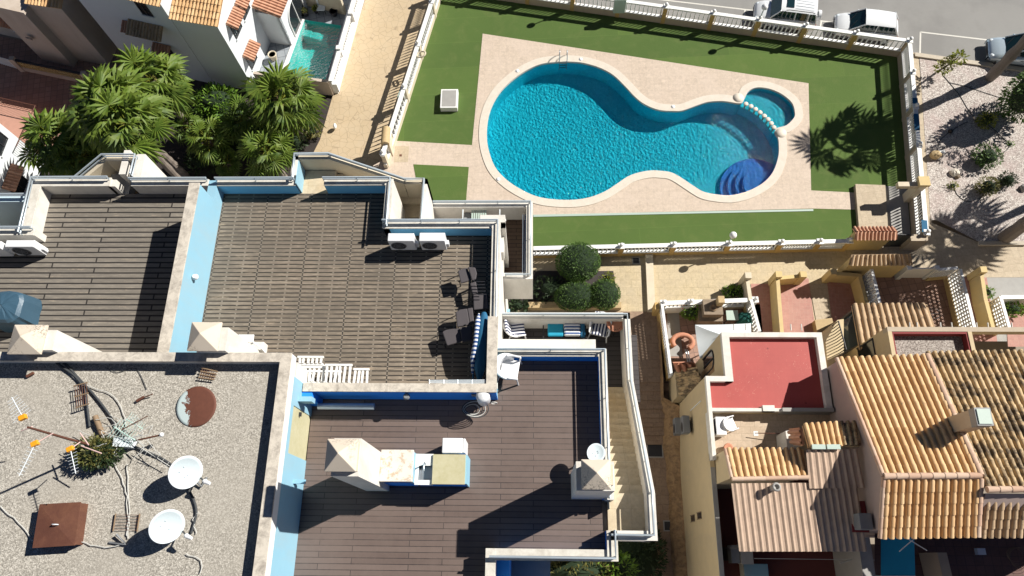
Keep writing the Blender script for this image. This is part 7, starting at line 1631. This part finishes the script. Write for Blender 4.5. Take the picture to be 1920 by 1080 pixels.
    m = MB(); m.tube([(xs[0]*hl+.02, -.5, zb+.04), (xs[0]*hl+.35, -.1, zb+.28)], .012, 4); m.tube([(xs[0]*hl+.02, .1, zb+.04), (xs[0]*hl+.35, .5, zb+.28)], .012, 4); b(m, 'wipers', 'dark_metal')
    return o
t = paint('car_white', (.80, .82, .83), var=.02, rough=.22, bump=0); t.b.inputs['Coat Weight'].default_value = .5
t = paint('car_silver', (.56, .66, .72), var=.02, rough=.22, bump=0, metal=.35); t.b.inputs['Coat Weight'].default_value = .6
ra = math.atan2(NE[1]-NW[1], NE[0]-NW[0])
car(W(1473, 24, .8), 0, ra+.01, 3.95, 1.72, 1.68, 'white four wheel drive with sunroof and spare wheel on its rear door', 'car_white', 'suv')
car(W(1626, 45, .8), 0, ra+.02, 3.9, 1.68, 1.48, 'white five door hatchback parked behind the four wheel drive', 'car_white')
car(W(1921, 92, .8), 0, ra+.03, 4.1, 1.72, 1.48, 'silver blue car cut by the right edge of the photo', 'car_silver')
# ================================================================ fan palms
def fan_leaf(m, base, dirv, size, droop, rg, seg=13):
    """one fan leaf: folded blades round the tip of its stalk"""
    d = Vector(dirv).normalized(); side = d.cross(Vector((0, 0, 1)))
    if side.length < .1: side = Vector((1, 0, 0))
    side.normalize(); up = side.cross(d).normalized(); tilt = rg.uniform(-.35, .35); side = (side*cos(tilt)+up*sin(tilt)).normalized(); up = side.cross(d).normalized()
    span = radians(rg.uniform(105, 128)); vs = [base]; fs = []
    for i in range(seg):
        a = -span+2*span*i/(seg-1); L = size*(1-.28*abs(a/span)**2)*rg.uniform(.88, 1.05); w = .5*2*span/(seg-1)
        def P(r, aa, lift): return base+(d*cos(aa)+side*sin(aa))*r+up*lift+Vector((0, 0, -droop*(r/size)**2*size))
        k = len(vs); vs += [P(L*.56, a-w*.86, -.04*size), P(L*.60, a, .06*size), P(L*.56, a+w*.86, -.04*size), P(L*.98, a+rg.uniform(-.03, .03), -.10*size)]
        fs += [(0, k, k+1), (0, k+1, k+2), (k, k+3, k+1), (k+1, k+3, k+2)]
    m.add(vs, fs)
def fan_palm(x, y, z0, h, R, n, label, seed, group='fan palms between the houses', lean=(0, 0), trunk_r=.17, mat='palm_leaf', skirt=.35):
    rg = random.Random(seed); o = thing('palm_tree', label, 'palm tree', (x, y, z0), group); tx, ty = x+lean[0], y+lean[1]; m = MB(); P = []; rr = []
    for i in range(13): f = i/12; P.append((x+lean[0]*f**1.4, y+lean[1]*f**1.4, z0+h*f)); rr.append(trunk_r*(1.35-.5*f)*rg.uniform(.93, 1.07)*(1.12 if i % 2 else .94))
    m.tube(P, rr, 10, smooth=False); m.build('trunk', 'palm_bark', o)
    c = Vector((tx, ty, z0+h)); m = MB(); mp = MB()
    for i in range(n):
        az = i*2.39996+rg.uniform(-.25, .25); el = radians(76-122*(i/n)**.8+rg.uniform(-15, 15))
        d = Vector((cos(az)*cos(el), sin(az)*cos(el), sin(el))); st = R*rg.uniform(.34, .66); e = c+d*st+Vector((0, 0, -.10*st*cos(el)))
        mid = c+d*st*.5+Vector((0, 0, .05)); mp.tube([c, mid, e], [.022, .016, .012], 4)
        d2 = (d+Vector((0, 0, -.35*cos(el)))).normalized(); fan_leaf(m, e, d2, R*rg.uniform(.46, .60), rg.uniform(.1, .4), rg)
    m.build('crown', mat, o); mp.build('leaf_stalks', 'lime_leaf', o)
    if skirt:
        m = MB()
        for i in range(14): az = rg.uniform(0, 2*pi); d = Vector((cos(az)*.6, sin(az)*.6, -.8)); fan_leaf(m, c+d*.35, d, R*.35, .3, rg, 7)
        m.build('dead_skirt', 'old_wood', o)
    return o
def palm_at(uv, zt_, h, R, n, label, seed, **k):
    """crown centre seen at uv at height zt_"""
    x, y = W(*uv, zt_); z0 = zt_-h; return fan_palm(x, y, z0, h, R, n, label, seed, **k)
palm_at((285, 150), 5.2, 5.6, 2.3, 36, 'tall fan palm standing against the pale shaded wing, highest in the photo', 1)
palm_at((215, 200), 6.8, 7.2, 2.7, 42, 'largest fan palm, its crown centre just above the left staircase', 2)
palm_at((238, 232), 7.4, 7.8, 2.3, 34, 'fan palm with big open fans right behind the left staircase rail', 12)
palm_at((105, 265), 4.2, 4.6, 2.3, 34, 'fan palm at the left beside the white house with the small awning', 3)
palm_at((152, 296), 4.0, 4.4, 1.6, 30, 'smaller fan palm tucked above the slanting stair rail', 14)
palm_at((530, 185), 3.8, 4.2, 2.4, 36, 'fan palm beside the tan wall of the small pool court', 4)
palm_at((500, 283), 3.0, 3.4, 1.7, 34, 'low fan palm above the blue parapet at the lane', 5)
palm_at((392, 262), 1.6, 2.0, 1.6, 26, 'low fan palm in the dark bed right of the leaning trunk', 6, mat='palm_leaf')
palm_at((455, 228), 2.0, 2.4, 1.6, 28, 'young fan palm between the green shrub and the court wall palm', 7, mat='palm_leaf_dark')
palm_at((352, 238), 1.0, 1.4, 1.3, 22, 'small fan palm in the shade below the bright green shrub', 8, mat='palm_leaf_dark')
palm_at((425, 305), 1.0, 1.4, 1.1, 20, 'small fan palm in the dark bed next to the blue parapet', 9, mat='palm_leaf_dark')
# bare trunk leaning out of the bed (its crown is the big one)
a_, b__ = W3(350, 332, -.4), W3(302, 286, 2.6); m = MB(); P = [a_.lerp(b__, i/10) for i in range(11)]; m.tube(P, [.26*(1.05 if i % 2 else .9)*(1-.02*i) for i in range(11)], 10, smooth=False); o = thing('leaning_palm', 'thick ringed palm trunk leaning above the parapet of the far left deck', 'palm tree', a_); m.build('trunk', 'palm_bark', o)
shrub((405, 190), -.4, (1.5, 1.0, .9), 900, .22, 'shrub_leaf', 'wide bright green shrub in the sun below the white house', h=1)
shrub((430, 215), -.4, (1.1, .8, .8), 600, .2, 'shrub_leaf', 'bright green shrub just below the widest one')
shrub((580, 240), -.4, (.75, .7, .55), 480, .14, 'olive_leaf', 'small rounded olive shrub at the lane edge below the court')
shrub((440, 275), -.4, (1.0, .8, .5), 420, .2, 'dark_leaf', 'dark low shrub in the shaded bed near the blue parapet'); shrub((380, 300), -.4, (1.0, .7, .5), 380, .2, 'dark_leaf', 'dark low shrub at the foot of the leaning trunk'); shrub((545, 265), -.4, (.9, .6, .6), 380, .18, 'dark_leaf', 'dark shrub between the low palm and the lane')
c = W3(625, 230, .3); tag(MB().ball((c.x, c.y, -.1), (.1, .18, .2), 10, 8).build('white_marker', 'bright_white'), 'small white rounded marker at the corner of the lane', 'bollard')
# ================================================================ clipped hedges
def clipped(uv, zt_, rad, n, label, seed):
    x, y = W(*uv, zt_-rad[2]); zc_ = zt_-rad[2]; o = thing('clipped_bush', label, 'bush', (x, y, 0), 'clipped round bushes by the plaza'); leaf_ball(x, y, zc_, rad, n, .07, 'hedge_leaf', o, 'foliage', seed, shell=.9, lump=.05)
    o.children[0].children[0].scale = (1, 1, 1) if o.children[0].children else (1, 1, 1)
    m2 = MB(); rc = random.Random(seed); m2.ball((x, y, zc_), tuple(q*.93 for q in rad), 24, 16, .02, rc); m2.build('dense_core', 'core_green', o)
    MB().tube([(x, y, 0), (x, y, zc_)], .08, 8).build('trunk', 'bark', o); return o
clipped((1085, 492), 2.2, (1.2, 1.1, 1.0), 5200, 'round clipped dark green ball bush against the lower balustrade', 41)
clipped((1080, 556), 1.7, (1.15, .80, .8), 3600, 'clipped bush lower left of the ball bush, above the chair balcony', 42)
clipped((1133, 552), 1.75, (.85, .82, .8), 3000, 'clipped bush right of its twin above the striped chairs', 43)
shrub((1138, 524), 0, (.35, .2, .8), 200, .12, 'lime_leaf', 'yellow green sprigs sticking up behind the two lower clipped bushes')
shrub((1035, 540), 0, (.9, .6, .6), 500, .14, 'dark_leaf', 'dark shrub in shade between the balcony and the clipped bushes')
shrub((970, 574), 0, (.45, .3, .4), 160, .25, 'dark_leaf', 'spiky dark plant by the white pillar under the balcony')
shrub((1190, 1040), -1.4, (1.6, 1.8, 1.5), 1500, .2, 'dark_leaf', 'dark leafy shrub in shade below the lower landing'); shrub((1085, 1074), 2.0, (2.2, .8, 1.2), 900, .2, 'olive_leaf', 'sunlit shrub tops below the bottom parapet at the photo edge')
shrub((1150, 1068), 2.2, (1.0, .7, 1.0), 500, .2, 'shrub_leaf', 'bright green shrub right of the sunlit tops at the photo edge')
# ================================================================ gravel garden
xy = W(1855, 147, 0); fan_palm(*xy, 0, 8.8, 2.6, 17, 'tall fan palm whose thick trunk crosses the silver car, crown outside the frame', 51, group='palms in the gravel garden', trunk_r=.24, lean=(.1, 0))
xy = W(1882, 447, 0); fan_palm(*xy, 0, 7.6, 2.6, 24, 'fan palm at the lower right of the gravel garden, crown outside the frame', 52, group='palms in the gravel garden', trunk_r=.28)
xy = W(2060, 325, 0); fan_palm(*xy, 0, 8.5, 2.5, 20, 'palm outside the right edge casting a trunk shadow on the gravel', 53, group='palms in the gravel garden', trunk_r=.2)
o = thing('leaning_cactus', 'yellow green leaning succulent tree on the gravel near the road kerb', 'plant', (*W(1757, 133, 0), 0)); a_ = W3(1757, 135, .1)
for k, (u, v, z) in enumerate(((1768, 127, .9), (1783, 118, 1.7), (1797, 107, 2.3))):
    p = W3(u, v, z); leaf_ball(p.x, p.y, z, (.35, .25, .25), 110, .2, 'lime_leaf' if k != 1 else 'olive_leaf', o, 'leaf_cluster', 60+k, core=False)
m = MB(); m.tube([a_, W3(1783, 118, 1.6), W3(1797, 107, 2.2)], [.07, .05, .03], 7); m.build('stem', 'bark', o)
shrub((1851, 224), 0, (.5, .42, .45), 420, .12, 'lime_leaf', 'round yellow flowering bush in the big round shadow on the gravel', 'bushes in the gravel garden')
shrub((1852, 293), 0, (.72, .62, .6), 600, .13, 'hedge_leaf', 'round dark green bush in the middle of the gravel garden', 'bushes in the gravel garden')
shrub((1853, 350), 0, (.5, .5, .5), 380, .13, 'olive_leaf', 'loose olive yellow bush left of the small dark one', 'bushes in the gravel garden')
shrub((1890, 338), 0, (.42, .42, .45), 320, .12, 'dark_leaf', 'small dark green bush with reddish tips right of the olive one', 'bushes in the gravel garden')
shrub((1787, 348), 0, (.22, .18, .15), 90, .1, 'lime_leaf', 'tiny yellow green tuft beside the white stones', 'bushes in the gravel garden')
shrub((1895, 270), 0, (.15, .12, .1), 40, .1, 'shrub_leaf', 'tiny green tuft at the end of the hose on the gravel', 'bushes in the gravel garden')
shrub((1940, 168), 0, (1.3, 1.3, 2.4), 1500, .2, 'hedge_leaf', 'large dark tree crown cut by the right edge above the round shadow', name='round_tree')
def rock(uv, rad, label, mat='old_stone', z=0, seed=1):
    rg = random.Random(seed); x, y = W(*uv, z); m = MB(); m.ball((x, y, z+rad[2]*.6), rad, 9, 6, .16, rg); m.sm = [False]*len(m.sm); return tag(m.build('rock', mat), label, 'rock')
c = W3(1755, 290, .25); o = thing('boulder', 'orange brown boulder with a white face beside the gravel path', 'rock', (c.x, c.y, 0)); rg = random.Random(4); m = MB(); m.ball((c.x, c.y, .22), (.36, .28, .3), 9, 6, .12, rg); m.sm = [False]*len(m.sm); m.build('stone', 'stone_yellow', o); MB().box(c.x+.12, c.y-.02, .3, c.x+.45, c.y+.2, .42).build('plaque', 'bright_white', o)
rock((1781, 247), (.16, .14, .12), 'small dark rock near the middle of the gravel garden', 'soil', seed=2)
rock((1788, 326), (.28, .26, .2), 'brown and white rock right of the boulder', 'coping_stone', seed=3); rock((1794, 333), (.16, .12, .14), 'small brown stone touching the white rock', 'old_stone', seed=6)
rock((1828, 222), (.13, .1, .1), 'small pale stone left of the yellow flowering bush', 'coping_stone', seed=5); rock((1917, 355), (.2, .25, .2), 'dark stone at the right edge of the gravel garden', 'concrete', seed=7)
def hose(px, label): 
    pts = [W3(u, v, .045) for u, v in px]; out = []
    for i in range(len(pts)-1):
        p0, p1, p2, p3 = pts[max(i-1, 0)], pts[i], pts[i+1], pts[min(i+2, len(pts)-1)]
        for j in range(6): t_ = j/6; out.append(.5*((2*p1)+(-p0+p2)*t_+(2*p0-5*p1+4*p2-p3)*t_*t_+(-p0+3*p1-3*p2+p3)*t_**3))
    out.append(pts[-1]); m = MB(); m.tube(out, .022, 5); tag(m.build('irrigation_hose', 'cable_black'), label, 'hose', 'irrigation hoses on the gravel')
hose([(1767, 140), (1780, 155), (1800, 180), (1815, 205), (1830, 222), (1860, 240), (1880, 258), (1893, 272), (1880, 288), (1865, 296)], 'black irrigation hose running from the leaning succulent past the yellow bush')
hose([(1780, 155), (1810, 162), (1850, 175), (1880, 184), (1925, 190)], 'black irrigation hose crossing the gravel to the right edge tree'); hose([(1758, 282), (1764, 262), (1780, 248), (1800, 235), (1815, 228)], 'black irrigation hose from the boulder to the small pale stone'); hose([(1788, 348), (1795, 365), (1815, 378), (1840, 370), (1868, 352), (1890, 346)], 'black irrigation hose linking the tuft with the olive and dark bushes')
# ================================================================ shrub on the gravel roof
c = W3(180, 845, ZG+.3); o = thing('roof_shrub', 'dark green shrub growing among the cables on the gravel roof', 'shrub', (c.x, c.y, ZG)); leaf_ball(c.x, c.y, ZG+.28, (.5, .34, .28), 1100, .07, 'olive_leaf', o, 'foliage', 71); leaf_ball(c.x+.05, c.y-.05, ZG+.25, (.52, .36, .26), 900, .07, 'dark_leaf', o, 'foliage', 72)
# sparrow sized details on the lawn and paving
m = MB(); x0, y0, x1, y1 = avgbox(740, 274, 766, 304, .02); m.box(x0, y0, .016, x1, y1, .022); o = tag(m.build('manhole', 'sidewalk'), 'square tiled manhole cover in the paving beside the pool gate pillar', 'manhole cover'); MB().box(x0+.3, y0+.4, .022, x0+.45, y0+.55, .03).build('drain', 'rust', o)
